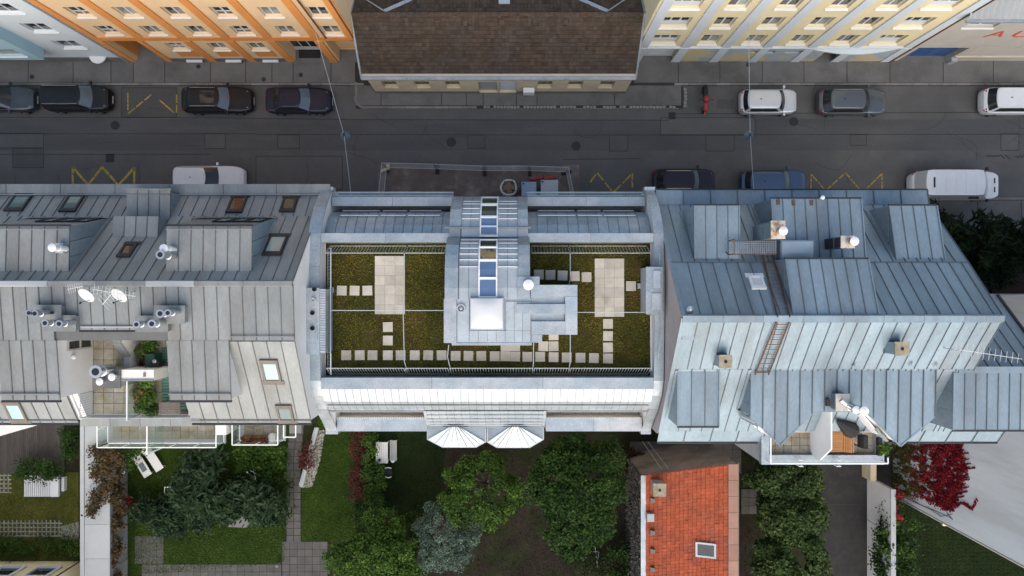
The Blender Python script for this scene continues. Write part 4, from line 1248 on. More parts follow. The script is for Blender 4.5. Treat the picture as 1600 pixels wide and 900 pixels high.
LM = {
    'green': leafmat('mid green leaf', (0.0118, 0.0324, 0.0047), (0.0502, 0.0972, 0.0131), (0.0945, 0.1368, 0.0187)),
    'dark': leafmat('dark green leaf', (0.0067, 0.0204, 0.0040), (0.0279, 0.0612, 0.0097), (0.0641, 0.0918, 0.0133)),
    'lime': leafmat('yellow green leaf', (0.0160, 0.0380, 0.0053), (0.0591, 0.1138, 0.0154), (0.0955, 0.1449, 0.0220)),
    'silver': leafmat('silver green leaf', (0.0275, 0.0475, 0.0338), (0.0937, 0.1362, 0.0989), (0.1322, 0.1774, 0.1300)),
    'olive': leafmat('olive leaf', (0.0123, 0.0240, 0.0068), (0.0523, 0.0840, 0.0220), (0.0861, 0.1200, 0.0341)),
    'pine': leafmat('conifer needle', (0.0034, 0.0090, 0.0035), (0.0128, 0.0276, 0.0086), (0.0271, 0.0450, 0.0137)),
    'teal': leafmat('blue green reed leaf', (0.0062, 0.0153, 0.0066), (0.0237, 0.0459, 0.0188), (0.0453, 0.0748, 0.0320)),
    'red': leafmat('red creeper leaf', (0.0994, 0.0065, 0.0113), (0.2295, 0.0162, 0.0243), (0.3060, 0.0405, 0.0243)),
    'redbrown': leafmat('red brown leaf', (0.0315, 0.0098, 0.0084), (0.0980, 0.0280, 0.0210), (0.0840, 0.0700, 0.0210)),
    'rust': leafmat('autumn creeper leaf', (0.0270, 0.0252, 0.0108), (0.0855, 0.0495, 0.0216), (0.0675, 0.0765, 0.0225)),
    'ivymix': leafmat('green and bronze leaf', (0.0320, 0.0400, 0.0120), (0.1040, 0.1040, 0.0320), (0.1760, 0.0800, 0.0320)),
    'grass': leafmat('grass blade', (0.0201, 0.0455, 0.0046), (0.0488, 0.0910, 0.0091), (0.0746, 0.0980, 0.0159)),
    'grassy': leafmat('yellow grass blade', (0.0638, 0.0723, 0.0119), (0.1487, 0.1403, 0.0255), (0.1870, 0.1530, 0.0425)),
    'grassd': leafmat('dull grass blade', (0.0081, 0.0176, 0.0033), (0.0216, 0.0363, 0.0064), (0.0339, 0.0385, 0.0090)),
    'sedum': leafmat('sedum leaf', (0.040, 0.050, 0.005), (0.130, 0.125, 0.014), (0.145, 0.085, 0.022)),
    'litter': leafmat('dead leaf', (0.0150, 0.0100, 0.0060), (0.0425, 0.0275, 0.0150), (0.0500, 0.0425, 0.0150)),
    'sprig': leafmat('terrace plant leaf', (0.0270, 0.0495, 0.0108), (0.1035, 0.1395, 0.0315), (0.2340, 0.1980, 0.0360)),
}


def tufts(name, inside, x0, x1, y0, y1, z, n, size, mat, seed, parent=None, kind='stuff', h=.05, scale=1.2):
    """ground cover: short leaves, toned in soft patches"""
    rng = np.random.default_rng(seed)
    p = np.stack([rng.uniform(x0, x1, n), rng.uniform(y0, y1, n), z + rng.uniform(.005, h, n)], 1)
    if inside is not None:
        p = p[[bool(inside(q[0], q[1])) for q in p]]
    a = rng.uniform(0, 6.28, 6)
    x, y = p[:, 0] * scale, p[:, 1] * scale
    patch = .40 + .24 * np.sin(1.3 * x + a[0] + 1.2 * np.sin(.9 * y + a[1])) + .13 * np.sin(2.9 * y + a[2] + np.sin(2.1 * x + a[3])) + .10 * np.sin(5.3 * x + a[4]) * np.sin(4.7 * y + a[5])
    t = np.clip(patch + rng.normal(0, .2, len(p)), 0, 1)
    return leafcloud(name, p, t, size, mat, parent, tilt=.75, seed=seed, kind=kind)


def pot(parent, c, r=.16, h=.3, mat='terracotta', name='pot'):
    return MB().lathe(c, [(r * .7, 0), (r, h), (r * 1.08, h), (r * 1.08, h + .03), (r * .9, h + .03), (r * .85, h - .03)], 14).build(name, M[mat], parent, smooth=35)


def potted(label, px, py, z, r, h, rad, mat, seed, n=160, leaf=.12, potmat='terracotta', group='potted plants on the left roof terrace'):
    c = P(px, py, z + h); c.z = z
    t = thing('potted_plant', c, label, 'plant', group)
    pot(t, c, r, h, potmat)
    rng = np.random.default_rng(seed)
    d = rng.normal(size=(n, 3)); d /= np.linalg.norm(d, axis=1, keepdims=True)
    d *= (rng.uniform(0, 1, n) ** .4)[:, None] * rad; d[:, 2] = np.abs(d[:, 2])
    leafcloud('foliage', d + np.array([c.x, c.y, z + h]), rng.uniform(0, 1, n), leaf, LM[mat], t, seed=seed, aspect=1.3)
    m = MB()
    for k in range(4): m.tube((c.x, c.y, z + h - .05), (c.x + .1 * math.cos(k * 1.6), c.y + .1 * math.sin(k * 1.6), z + h + rad * .6), .012, .006, 5)
    m.build('stem', M['bark'], t, merge=False)
    return t


# ------------------------------------------------------------------ left building, grey zinc
FX0, FX1 = -31.0, -9.6
S0, S1, S2, S3 = (4.66, 14.0), (3.52, 15.0), (0.27, 18.6), (-2.32, 18.33)
SB = (-6.45, 15.85)
bF = thing('apartment_building', (-20, 0, 0), 'grey zinc roofed apartment building with a roof terrace at the back', 'building')
core = [(4.6, 0), (4.6, 13.9), (3.5, 14.93), (0.27, 18.5), (-2.32, 18.22), (-6.3, 15.8), (-6.3, 0)]
core2 = [(4.6, 0), (4.6, 13.9), (3.5, 14.93), (0.27, 18.5), (-1.75, 18.25), (-1.8, 15.2), (-6.3, 15.2), (-6.3, 0)]
w = prism_x(core, FX0 - 30, -20.62); w.prism([(-20.62, y, z) for y, z in core2], (5.5, 0, 0)); w.prism([(-15.12, y, z) for y, z in core], (15.12 + FX1, 0, 0))
w.build('wall', M['white'], bF)
# cornice sheets on the street side
cu = [X(q, 14) for q in (-400, -315, -230, -150, -75, 10, 95, 180, 265, 349, 432, 516)]
for a, b in zip(cu[:-1], cu[1:]):
    MB().box(a + .012, b - .012, 4.74, 5.25, 13.9, 14.02).bar((b - .02, 4.74, 14.035), (b - .02, 5.25, 14.035), .035, .03).build('cornice_sheet', M['zincL'], bF)
MB().box(FX0, FX1, 4.6, 4.735, 13.7, 13.9).build('gutter', M['darkmetal'], bF)
MB().bar((FX0, 4.70, 14.12), (FX1 - .1, 4.70, 14.12), .05, .05).build('snow_rail', M['zincL'], bF)
r1 = MB().poly([(FX0, S0[0], S0[1] - .04), (FX1, S0[0], S0[1] - .04), (FX1, S1[0], S1[1] - .04), (FX0, S1[0], S1[1] - .04)]).build('lower_slope', M['zincLr'], bF)
seam_x(r1, FX0, FX1, S0, S1, .56, M['zincL'], M['zincLr'])
r2 = MB().poly([(FX0, S1[0], S1[1] - .04), (FX1, S1[0], S1[1] - .04), (FX1, S2[0], S2[1] - .04), (FX0, S2[0], S2[1] - .04)]).build('upper_slope', M['zincLr'], bF)
seam_x(r2, FX0, FX1, S1, S2, .56, M['zincL'], M['zincLr'], off=.35)
for k in range(10):
    a, b = FX0 + (FX1 - FX0) * k / 10, FX0 + (FX1 - FX0) * (k + 1) / 10
    MB().prism([(a + .01, .34, 18.60), (a + .01, .30, 18.70), (a + .01, .10, 18.70), (a + .01, .06, 18.60)], (b - a - .02, 0, 0)).build('ridge_cap', M['concrete'] if k % 3 == 1 else M['zincL'], bF)
MB().box(FX1 - .02, FX1 + .14, .25, 4.0, 14.2, 14.3).build('verge_flashing', M['zincL'], bF) if False else None


def front_dormer(x0, x1, nwin, wpx):
    """flat roofed dormer on the street slope: inclined glazed front, cheeks and seamed roof"""
    z = 18.02; yb, yf = .72, 2.74; fb = (3.42, 15.06)
    b = MB()
    b.prism([(x0 + .06, yf, z - .05), (x0 + .06, yb - .3, z - .05), (x0 + .06, fb[0], fb[1] - .1)], (x1 - x0 - .12, 0, 0))
    d = b.build('dormer', M['zincL'], bF)
    strips(d, (x0, yf + .02, z - .02), (x1, yf + .02, z - .02), (x1, yb, z + .05), (x0, yb, z + .05), .55, M['zincL'], M['zincLr'])
    MB().bar((x0, yf - .12, z + .05), (x1, yf - .12, z + .05), .05, .04).build('snow_rail', M['zincL'], d)
    MB().bar((x0 - .02, yf + .06, z - .02), (x1 + .02, yf + .06, z - .02), .09, .07).build('gutter', M['darkmetal'], d)
    # cheek sheets (east side)
    for k in range(3):
        ta, tb = k / 3, (k + 1) / 3 - .012
        pa, pb = Vector((x1 - .03, yf, z - .06)).lerp(Vector((x1 - .03, yb, z - .06)), ta), Vector((x1 - .03, yf, z - .06)).lerp(Vector((x1 - .03, yb, z - .06)), tb)
        qa, qb = Vector((x1 - .03, fb[0], fb[1])).lerp(Vector((x1 - .03, yb, z - .1)), ta), Vector((x1 - .03, fb[0], fb[1])).lerp(Vector((x1 - .03, yb, z - .1)), tb)
        MB().prism([pa, pb, qb, qa], (.04 + .004 * k, 0, 0)).build('cheek_sheet', M['zincR'], d)
    MB().bar((x1 + .05, fb[0], fb[1] + .08), (x1 + .05, yb, z + .06), .16, .03).build('valley_flashing', M['zincL'], d)
    n = Vector((0, z - fb[1], fb[0] - yf)).normalized(); up = Vector((0, yf - fb[0], z - fb[1])).normalized()
    for i in range(nwin):
        u0 = wpx[0] + (wpx[1] - wpx[0]) * i / nwin; u1 = wpx[0] + (wpx[1] - wpx[0]) * (i + 1) / nwin
        c = Vector(((u0 + u1) / 2, fb[0], fb[1])) + up * .85 + n * .03
        f = MB(); hw, hh = (u1 - u0) / 2 - .03, .62
        for s in (-1, 1):
            f.obox(c + Vector((s * (hw - .03), 0, 0)), (.035, 0, 0), up * hh, n * .03).obox(c + up * s * (hh - .03), (hw, 0, 0), up * .03, n * .028)
        wdo = f.build('window', M['darkmetal'], d)
        MB().obox(c - n * .01, (hw - .06, 0, 0), up * (hh - .06), n * .008).build('pane', M['glasspale'] if i == 0 else M['glassgreen'], wdo)
    MB().obox(Vector(((x0 + x1) / 2, fb[0], fb[1])) + up * .1 + n * .05, ((x1 - x0) / 2 + .1, 0, 0), up * .12, n * .02).build('apron_sheet', M['zincL'], d)
    return d


front_dormer(-23.7, -19.75, 3, (-22.4, -19.95))
front_dormer(-15.42, -11.6, 3, (-14.1, -11.75))
front_dormer(-31.0, -27.2, 3, (-30.5, -27.4))
# two-step flat dormer in the middle
x0, x1 = -18.9, -16.75
d = MB().box(x0 + .05, x1 - .05, 3.4, 4.78, 13.6, 14.98).build('dormer', M['zincLr'], bF)
strips(d, (x0, 4.80, 15.0), (x1, 4.80, 15.0), (x1, 3.36, 15.05), (x0, 3.36, 15.05), .55, M['zincL'], M['zincLr'])
MB().bar((x0, 4.55, 15.08), (x1, 4.55, 15.08), .04, .04).bar((x0 - .03, 4.84, 14.98), (x1 + .03, 4.84, 14.98), .08, .08).build('gutter', M['zincL'], d)
for k in range(2):
    MB().prism([(x1 - .04, 4.7 - .62 * k, 14.95), (x1 - .04, 4.1 - .62 * k, 14.95), (x1 - .04, 4.1 - .6 * k, 14.4 + .5 * k), (x1 - .04, 4.7 - .62 * k, 13.95 + .5 * k)], (.05, 0, 0)).build('cheek_sheet', M['zincR'], d)
d = MB().box(x0 + .05, x1 - .05, 2.2, 3.36, 14.9, 16.1).build('dormer', M['zincLr'], bF)
strips(d, (x0, 3.40, 16.12), (x1, 3.40, 16.12), (x1, 2.34, 16.22), (x0, 2.34, 16.22), .55, M['zincL'], M['zincLr'])
MB().prism([(x1 - .04, 3.34, 16.08), (x1 - .04, 2.45, 16.15), (x1 - .04, 3.34, 15.15)], (.05, 0, 0)).build('cheek_sheet', M['zincR'], d)
# roof windows on the street side
for (a, b, A, B, ww, ll, gl) in ((31, 316, S0, S1, .9, 1.15, 'glassgreen'), (114, 317, S0, S1, .8, 1.15, 'glassgreen'), (371, 319, S0, S1, .78, 1.1, 'glassdark'), (452, 319, S0, S1, .70, 1.0, 'glassdark'),
                                 (200, 391, S1, S2, .58, .85, 'glassdark'), (431, 383, S1, S2, .85, 1.35, 'glassbright')):
    roof_window(bF, on(a, b, A, B), A, B, ww, ll, gl)
# vent boxes and pipes on the dormers
for (pxv, pyv, bx, by, n) in ((83, 387, 98, 388, 1), (257, 388, 270, 394, 2)):
    c = P(bx, by, 18.1)
    MB().box(c.x - .17, c.x + .17, c.y - .22, c.y + .22, 18.0, 18.35).build('vent_box', M['galvcap'], bF)
    flue(bF, pxv, pyv, 18.95, 18.1, .13, 'whitemetal', 'hat')
    if n == 2: flue(bF, 250, 398, 19.3, 17.6, .16, 'steel', 'hole')
# near-flat roof behind the ridge
r3 = MB().poly([(FX0, .2, 18.5), (FX1, .2, 18.5), (FX1, S3[0], S3[1] - .05), (FX0, S3[0], S3[1] - .05)]).build('flat_roof', M['zincLr'], bF)
seam_x(r3, FX0, -20.2, (S3[0], S3[1]), (.06, 18.57), .56, M['zincL'], M['zincLr'])
seam_x(r3, -20.2, -15.2, (-1.85, 18.38), (.06, 18.57), .56, M['zincL'], M['zincLr'])
seam_x(r3, -15.2, FX1, (S3[0], S3[1]), (.06, 18.57), .56, M['zincL'], M['zincLr'])
MB().bar((X(127, 18.4), -1.72, 18.45), (X(210, 18.4), -1.72, 18.45), .07, .06).build('snow_rail', M['concrete'], r3)
MB().bar((X(125, 18.3), -1.90, 18.32), (X(212, 18.3), -1.90, 18.32), .08, .10).build('gutter', M['darkmetal'], r3)
MB().bar((-12.4, S3[0] + .18, S3[1] + .1), (FX1, S3[0] + .18, S3[1] + .1), .04, .05).build('snow_rail', M['zincL'], r3)
# beige slope to the garden eave
for (a, b) in ((FX0, -20.72), (-15.3, FX1)):
    A, B = SB, (S3[0] - .05, S3[1] - .02)
    rr = MB().poly([(a, A[0], A[1] - .04), (b, A[0], A[1] - .04), (b, B[0], B[1] - .04), (a, B[0], B[1] - .04)]).build('garden_slope', M['zincLr'], bF)
    seam_x(rr, a, b, A, B, .62, M['zincL'], M['zincLr'])
    MB().bar((a, A[0] + .12, A[1] + .13), (b, A[0] + .12, A[1] + .13), .05, .05).build('snow_rail', M['zincL'], rr)
    MB().bar((a, A[0] - .06, A[1] - .03), (b, A[0] - .06, A[1] - .03), .10, .09).build('gutter', M['darkmetal'], rr)
B = (S3[0], S3[1])
roof_window(bF, on(424, 580, SB, B), SB, B, .78, 1.15, 'glassbright', 'oldwood')
roof_window(bF, on(446, 646, SB, B), SB, B, .72, .9, 'glassgreen', 'oldwood')
roof_window(bF, on(25, 643, SB, B), SB, B, .80, 1.1, 'glassbright', 'oldwood')


def back_dormer(x0, x1, cheek):
    z0, z1 = 18.08, 18.34
    inset = .36 if cheek == 'cut' else .08
    d = MB().prism([(x0 + .08, -4.86, 15.4), (x0 + .08, -4.86, z0 - .06), (x0 + .08, -2.3, z1 - .1), (x0 + .08, -2.3, 15.4)], (x1 - x0 - .08 - inset, 0, 0)).build('dormer', M['white'], bF)
    strips(d, (x0, -5.0, z0), (x1, -5.0, z0), (x1, S3[0], z1), (x0, S3[0], z1), .56, M['zincL'], M['zincLr'])
    MB().bar((x0, -4.72, z0 + .1), (x1, -4.72, z0 + .1), .06, .06).build('snow_rail', M['zincL'], d)
    MB().bar((x0, -5.05, z0 - .04), (x1, -5.05, z0 - .04), .10, .09).build('gutter', M['darkmetal'], d)
    return d


d3 = back_dormer(-22.75, -20.12, 'cut')
back_dormer(-31, -28.2, True)
d4 = back_dormer(-15.25, -12.5, True)
# ---- roof terrace cut into the back
TZ = 15.3
tr = MB().box(-20.6, -15.14, -6.28, -1.82, 15.16, TZ - .035).build('terrace', M['terrbase'], bF)
pavers(tr, -20.36, -16.36, -6.15, -1.9, TZ - .03, .5, 'terrpaver')
cw = MB().box(-20.6, -20.37, -4.95, -1.84, TZ, 18.02).prism([(-20.6, -4.95, TZ), (-20.6, -6.2, TZ), (-20.6, -6.2, 15.75), (-20.6, -4.95, 16.5)], (.22, 0, 0)).build('terrace_side_wall', M['white'], bF)
f = MB(); xw = -20.36
for yy in (-2.0, -2.42, -2.86): f.box(xw, xw + .06, yy - .035, yy + .035, 15.5, 17.25)
for zz in (15.5, 16.35, 17.22): f.box(xw - .002, xw + .055, -2.86, -2.0, zz - .035, zz + .035)
wo = f.build('french_window', M['greyrender'], bF)
for yy in (-2.21, -2.64):
    for zz in (15.92, 16.78): MB().box(xw - .01, xw + .02, yy - .17, yy + .17, zz - .38, zz + .38).build('pane', M['glassdark'], wo)
q = P(111, 558, 16.9)
MB().lathe((-20.30, q.y, 16.75), [(.02, 0), (.09, .06), (.11, .14), (.07, .22), (.02, .24)], 12).box(-20.38, -20.28, q.y - .03, q.y + .03, 16.7, 16.8).build('wall_lamp', M['whitemetal'], bF, smooth=40)
# dividing wall with its sloping cap
dw = MB().prism([(-18.40, -1.84, TZ), (-18.40, -1.84, 16.9), (-18.40, -2.55, 16.9), (-18.40, -3.25, 16.1), (-18.40, -3.9, 16.1), (-18.40, -3.9, TZ)], (.26, 0, 0)).build('dividing_wall', M['white'], bF)
MB().slab([(-18.46, -1.84, 16.96), (-18.08, -1.84, 16.96), (-18.08, -2.56, 16.96), (-18.46, -2.56, 16.96)], .05).slab([(-18.46, -2.57, 16.955), (-18.08, -2.57, 16.955), (-18.08, -3.27, 16.15), (-18.46, -3.27, 16.15)], .05).build('wall_cap', M['zincL'], dw)
MB().box(-18.4, -18.14, -3.9, -3.3, 16.11, 16.14).build('wall_cap', M['concrete'], dw)
bw = MB().box(-18.05, -16.55, -4.28, -3.78, TZ, 16.95).build('cross_wall', M['white'], bF)
MB().box(-18.05, -16.55, -4.30, -4.22, 16.95, 17.0).build('wall_cap', M['zincL'], bw)
MB().box(-17.02, -16.92, -4.1, -3.92, 16.95, 17.0).build('vent_grille', M['oldwood'], bw)
st = MB().box(-19.30, -18.07, -4.58, -3.78, TZ, 16.98).build('chimney', M['zincL'], bF)
MB().box(-19.34, -18.05, -4.62, -3.76, 16.98, 17.04).build('chimney_cap', M['zincLr'], st)
flue(bF, 149, 581, 18.15, 17.0, .24, 'steel', 'hole')
flue(bF, 157, 596, 17.3, 17.0, .12, 'steel', 'hat'); flue(bF, 176, 589, 17.3, 17.0, .12, 'steel', 'hat')
railing(bF, [(-20.38, -5.02, TZ), (-20.38, -6.14, TZ), (-18.2, -6.14, TZ)], 1.0, spacing=.11)
railing(bF, [(-18.0, -6.14, TZ), (-15.5, -6.14, TZ)], 1.0, spacing=.11)
g = MB().bar((-18.02, -4.35, TZ + 1.25), (-18.02, -6.2, TZ + 1.25), .05, .05).bar((-18.02, -4.35, TZ + .05), (-18.02, -6.2, TZ + .05), .05, .05).bar((-18.02, -6.2, TZ), (-18.02, -6.2, TZ + 1.25), .05, .05, (1, 0, 0)).bar((-18.02, -4.35, TZ), (-18.02, -4.35, TZ + 1.25), .05, .05, (1, 0, 0)).build('glass_screen', M['whitemetal'], bF)
MB().box(-18.03, -18.018, -6.15, -4.4, TZ + .1, TZ + 1.2).build('pane', M['balglass'], g)
for k in range(4):
    a = X(125 + 47 * k, 15.2); b = X(125 + 47 * (k + 1), 15.2)
    MB().slab([(a + .01, -6.75, 15.17), (b - .01, -6.75, 15.17), (b - .01, -6.26, 15.25), (a + .01, -6.26, 15.25)], .06).build('cornice_sheet', M['zincL'], bF)
for k in range(4):
    y0 = Y(627 + 6.2 * k, 15.9); y1 = Y(633 + 6.2 * k, 15.9)
    MB().slab([(-15.62, y0, 15.55), (-15.26, y0, 15.98), (-15.26, y1 + .02, 15.98), (-15.62, y1 + .02, 15.55)], .05).build('cladding_sheet', M['whitemetal'], bF)
MB().box(-15.25, -14.86, -6.35, -5.05, 15.2, 16.0).prism([(-14.86, -6.4, 15.2), (-14.4, -6.4, 15.2), (-14.86, -6.4, 15.95)], (0, .6, 0)).build('parapet', M['zincL'], bF)
MB().prism([(X(360, 17.9), -4.95, 16.72), (X(360, 17.9), -4.95, 18.0), (X(360, 17.9), -3.2, 18.1), (X(360, 17.9), -3.2, 17.75)], (.06, 0, 0)).build('cheek_sheet', M['white'], bF)
# chimney stacks and flues beside the terrace
for (a, b, c_, d_, zt) in ((50, 95, 478, 503, 18.78), (72, 118, 494, 516, 18.70), (243, 288, 479, 504, 18.78), (214, 262, 495, 517, 18.70)):
    x0, x1, y1, y0 = X(a, zt), X(b, zt), Y(c_, zt), Y(d_, zt)
    o = MB().box(x0, x1, y0, y1, 18.0, zt).build('chimney', M['zincL'], bF)
    MB().slab([(x0 - .05, y0 - .05, zt + .06), (x1 + .05, y0 - .05, zt + .06), (x1 + .05, y1 + .05, zt + .06), (x0 - .05, y1 + .05, zt + .06)], .055).build('chimney_cap', M['zincL'], o)
for (a, b, r) in ((45, 489, .12), (54, 490, .13), (70, 505, .13), (92, 506, .13), (250, 490, .15), (262, 489, .13), (213, 507, .13), (237, 506, .15)):
    flue(bF, a, b, 19.75, 18.78, r, 'steel', 'hole')
flue(bF, 80, 489, 18.95, 18.75, .05, 'darkmetal', 'hole')
# balconies of the floor below
def balcony(x0, x1, y0, y1, z, label, screens=()):
    b = MB().box(x0, x1, y0, y1, z - .18, z - .04).build('balcony', M['concrete'], bF)
    pavers(b, x0 + .25, x1 - .1, y0 + .25, y1, z - .04, .47, 'terrpaver')
    glass_rail(bF, [(x0 + .03, y1 - .1, z), (x0 + .03, y0 + .04, z), (x1 - .03, y0 + .04, z), (x1 - .03, y1 - .1, z)], 1.0)
    for s in screens:
        g = MB().bar((s, y0 - .15, z + 1.7), (s, y1, z + 1.7), .06, .06).bar((s, y0 - .15, z), (s, y0 - .15, z + 1.7), .06, .06, (1, 0, 0)).build('privacy_screen', M['whitemetal'], bF)
        MB().box(s - .008, s + .008, y0 - .1, y1, z + .05, z + 1.65).build('pane', M['balglass'], g)
    return b


balcony(X(160, 12.5), X(345, 12.5), Y(697, 12.5), -6.32, 12.0, '', (X(233, 13.5),))
balcony(X(368, 12.5), X(440, 12.5), Y(693, 12.5), -6.32, 12.0, '')
MB().box(X(352, 12), X(368, 12), -7.6, -6.32, 11.8, 13.2).build('balcony_pier', M['white'], bF)
MB().box(X(443, 14.5), X(462, 14.5), Y(683, 14.5), -6.32, 13.5, 13.6).build('balcony_ledge', M['plinth'], bF)
MB().path([(X(443, 14.5), -6.4, 14.5), (X(443, 14.5), Y(683, 14.5), 14.5), (X(462, 14.5), Y(683, 14.5), 14.5), (X(462, 14.5), -6.4, 14.5)], .03).build('balcony_railing', M['whitemetal'], bF)

# ---- things that stand on the left roof
def dish(px, py, label):
    c = P(px, py, 19.7)
    r = thing('satellite_dish', (c.x, c.y, 18.4), label, 'satellite dish', 'satellite dishes on the left roof')
    ax = Vector((-.22, -.62, .75)).normalized()
    MB().lathe(c, [(.02, 0), (.14, .012), (.26, .045), (.35, .085), (.355, .075), (.26, .03), (.02, -.015)], 22, cap=False, axis=ax).build('reflector', M['cloth'], r, smooth=50)
    MB().tube((c.x, c.y + .12, 18.4), (c.x, c.y + .05, 19.75), .025).tube((c.x, c.y + .05, 19.7), c, .03).build('mast', M['rail'], r)
    e = c + ax * .42 + Vector((0, -.06, -.02))
    MB().tube(c + Vector((0, -.25, -.18)), e, .012).lathe(e, [(.03, 0), (.045, .04), (.03, .1)], 10, axis=ax).build('feed_arm', M['darkmetal'], r)


dish(137, 460, 'white satellite dish nearer the picture edge on the grey roof')
dish(188, 460, 'white satellite dish nearer the green roof terrace building')


def yagi(name, label, pole_base, pole_h, boom0, boom1, n, el, group=None, vertical=False):
    pole_base, boom0, boom1 = Vector(pole_base), Vector(boom0), Vector(boom1)
    r = thing(name, pole_base, label, 'antenna', group)
    MB().tube(pole_base, pole_base + Vector((0, 0, pole_h)), .022).build('mast', M['rail'], r)
    m = MB().tube(boom0, boom1, .014)
    d = (boom1 - boom0).normalized(); s = d.cross(Vector((0, 0, 1))).normalized()
    for k in range(n):
        p = boom0.lerp(boom1, (k + .3) / n); l = el * (1 - .035 * k)
        m.tube(p - s * l, p + s * l, .009, n=4)
    m.build('elements', M['cloth'], r, merge=False)


c = P(163, 462, 20)
yagi('tv_antenna', 'small white aerial between the two satellite dishes', (c.x, c.y, 18.4), 1.9, P(145, 452, 20.2), P(212, 463, 20.2), 11, .22, 'aerials on the grey roof')
c = P(125, 447, 20)
yagi('tv_antenna', 'short white aerial beside the outer satellite dish', (c.x, c.y, 18.4), 1.8, P(106, 452, 20.2), P(130, 447, 20.2), 7, .2, 'aerials on the grey roof')
c = P(176, 470, 20)
yagi('tv_antenna', 'tilted white aerial with long elements below the dishes', (c.x, c.y, 18.4), 1.6, P(160, 476, 20), P(178, 455, 20.2), 5, .34, 'aerials on the grey roof')
potted('leafy plant at the back of the roof terrace by the white wall', 230, 527, TZ, .2, .4, .42, 'sprig', 11, 260)
potted('leafy plant before the dark green box on the terrace', 236, 541, TZ, .2, .4, .38, 'green', 12, 240)
potted('bushy plant standing beside the dark green box', 222, 550, TZ, .18, .35, .36, 'sprig', 13, 220)
potted('small plant in a terracotta pot under the dividing wall', 223, 562, TZ, .15, .25, .14, 'rust', 14, 60)
potted('tiny plant in the terracotta pot nearest the cross wall', 221, 568, TZ, .14, .25, .10, 'redbrown', 15, 50)
potted('yellow flowering plant against the cross wall', 229, 597, TZ, .2, .4, .38, 'lime', 16, 260)
potted('ochre leaved plant with arching stems on the terrace', 217, 612, TZ, .2, .4, .44, 'ivymix', 17, 280)
potted('dark leafy plant amid the terrace planting near the slatted table', 233, 620, TZ, .2, .4, .44, 'green', 18, 280)
potted('low spreading plant at the terrace railing', 225, 634, TZ, .2, .35, .46, 'green', 19, 280)
potted('round rosette plant at the railing beside the slatted table', 238, 641, TZ, .2, .35, .36, 'dark', 20, 240)
x0, x1 = X(228, 16), X(241, 16)
pl = thing('planter_box', ((x0 + x1) / 2, -3.4, TZ), 'dark green plastic box on the left roof terrace', 'planter')
MB().box(x0, x1, -3.76, -3.15, TZ, 16.0).build('tub', M['greenbox'], pl); MB().box(x0 - .02, x1 + .02, -3.78, -3.13, 16.0, 16.05).build('lid', M['greenbox'], pl)
sd = thing('slatted_deck', (-16.5, -4.6, TZ), 'green painted slat deck under the grey dormer eave', 'deck')
MB().box(-17.0, -15.4, -5.9, -2.9, TZ + .01, TZ + .05).build('bearer', M['darkmetal'], sd)
me = MB().box(-.8, .8, -.055, .055, 0, .03).mesh('slat', M['greenboard'])
for k in range(21): inst('slat', me, (-16.2, -2.98 - .142 * k, TZ + .055), sd)
tb = thing('slatted_table', P(265, 637, TZ), 'old slatted wooden table at the terrace railing', 'table')
x0, x1, y0, y1 = X(249, 16.0), X(282, 16.0), Y(648, 16.0), Y(628, 16.0)
me = MB().box(x0 - (x0 + x1) / 2, (x1 - x0) / 2, -.032, .032, 0, .03).mesh('slat', M['oldwood'])
for k in range(7): inst('slat', me, ((x0 + x1) / 2, y0 + .06 + (y1 - y0 - .12) * k / 6, 16.0), tb)
MB().box(x0, x0 + .07, y0, y1, 15.93, 15.995).box(x1 - .07, x1, y0, y1, 15.93, 15.995).build('frame', M['oldwood'], tb)
for a in (x0 + .04, x1 - .04):
    for b in (y0 + .06, y1 - .06): MB().box(a - .03, a + .03, b - .03, b + .03, TZ, 15.93).build('leg', M['oldwood'], tb)
gr = thing('kettle_grill', P(243, 575, TZ), 'dark covered grill beside the green slat deck', 'grill')
q = P(243, 574, 16)
MB().box(q.x - .22, q.x + .2, q.y - .28, q.y + .28, 15.75, 16.1).build('cover', M['darkmetal'], gr)
MB().lathe((q.x, q.y + .3, 16.05), [(.10, 0), (.10, .08), (.04, .1)], 12).build('burner', M['steel'], gr)
for a in (-.17, .15):
    for b in (-.22, .22): MB().tube((q.x + a, q.y + b, TZ), (q.x + a, q.y + b, 15.75), .02).build('leg', M['darkmetal'], gr)
q = P(264, 577, 17.2)
pa = thing('parasol', (q.x + .45, q.y, TZ), 'closed yellow parasol peeping out below the grey dormer eave', 'parasol')
MB().lathe((q.x + .35, q.y, 16.2), [(.34, 0), (.30, .3), (.12, .9), (.03, 1.1)], 14).build('canopy', M['yellowcloth'], pa, smooth=50)
MB().tube((q.x + .35, q.y, TZ), (q.x + .35, q.y, 16.3), .025).lathe((q.x + .35, q.y, TZ), [(.25, 0), (.22, .08), (.03, .1)], 14).build('stand', M['darkmetal'], pa)
q = P(150, 628, 12); q = P(402, 686, 12.3)
bx = thing('balcony_planter', (q.x, q.y, 12.0), 'long red brown planter on the small garden side balcony', 'planter')
MB().box(q.x - .85, q.x + .55, q.y - .14, q.y + .14, 12.0, 12.32).build('trough', M['rust'], bx)
rng = np.random.default_rng(5); p_, t_ = bushpts(q.x - .8, q.x + .5, q.y - .1, q.y + .1, 12.3, 12.5, 160, rng, .12)
leafcloud('foliage', p_, t_, .1, LM['redbrown'], bx, seed=5)
MB().lathe((q.x + .75, q.y + .05, 12.0), [(.2, 0), (.26, .12), (.2, .3), (.05, .36)], 10).build('cloth_bundle', M['cloth'], label='white cloth bundle at the end of the balcony planter', cat='cloth', smooth=40)
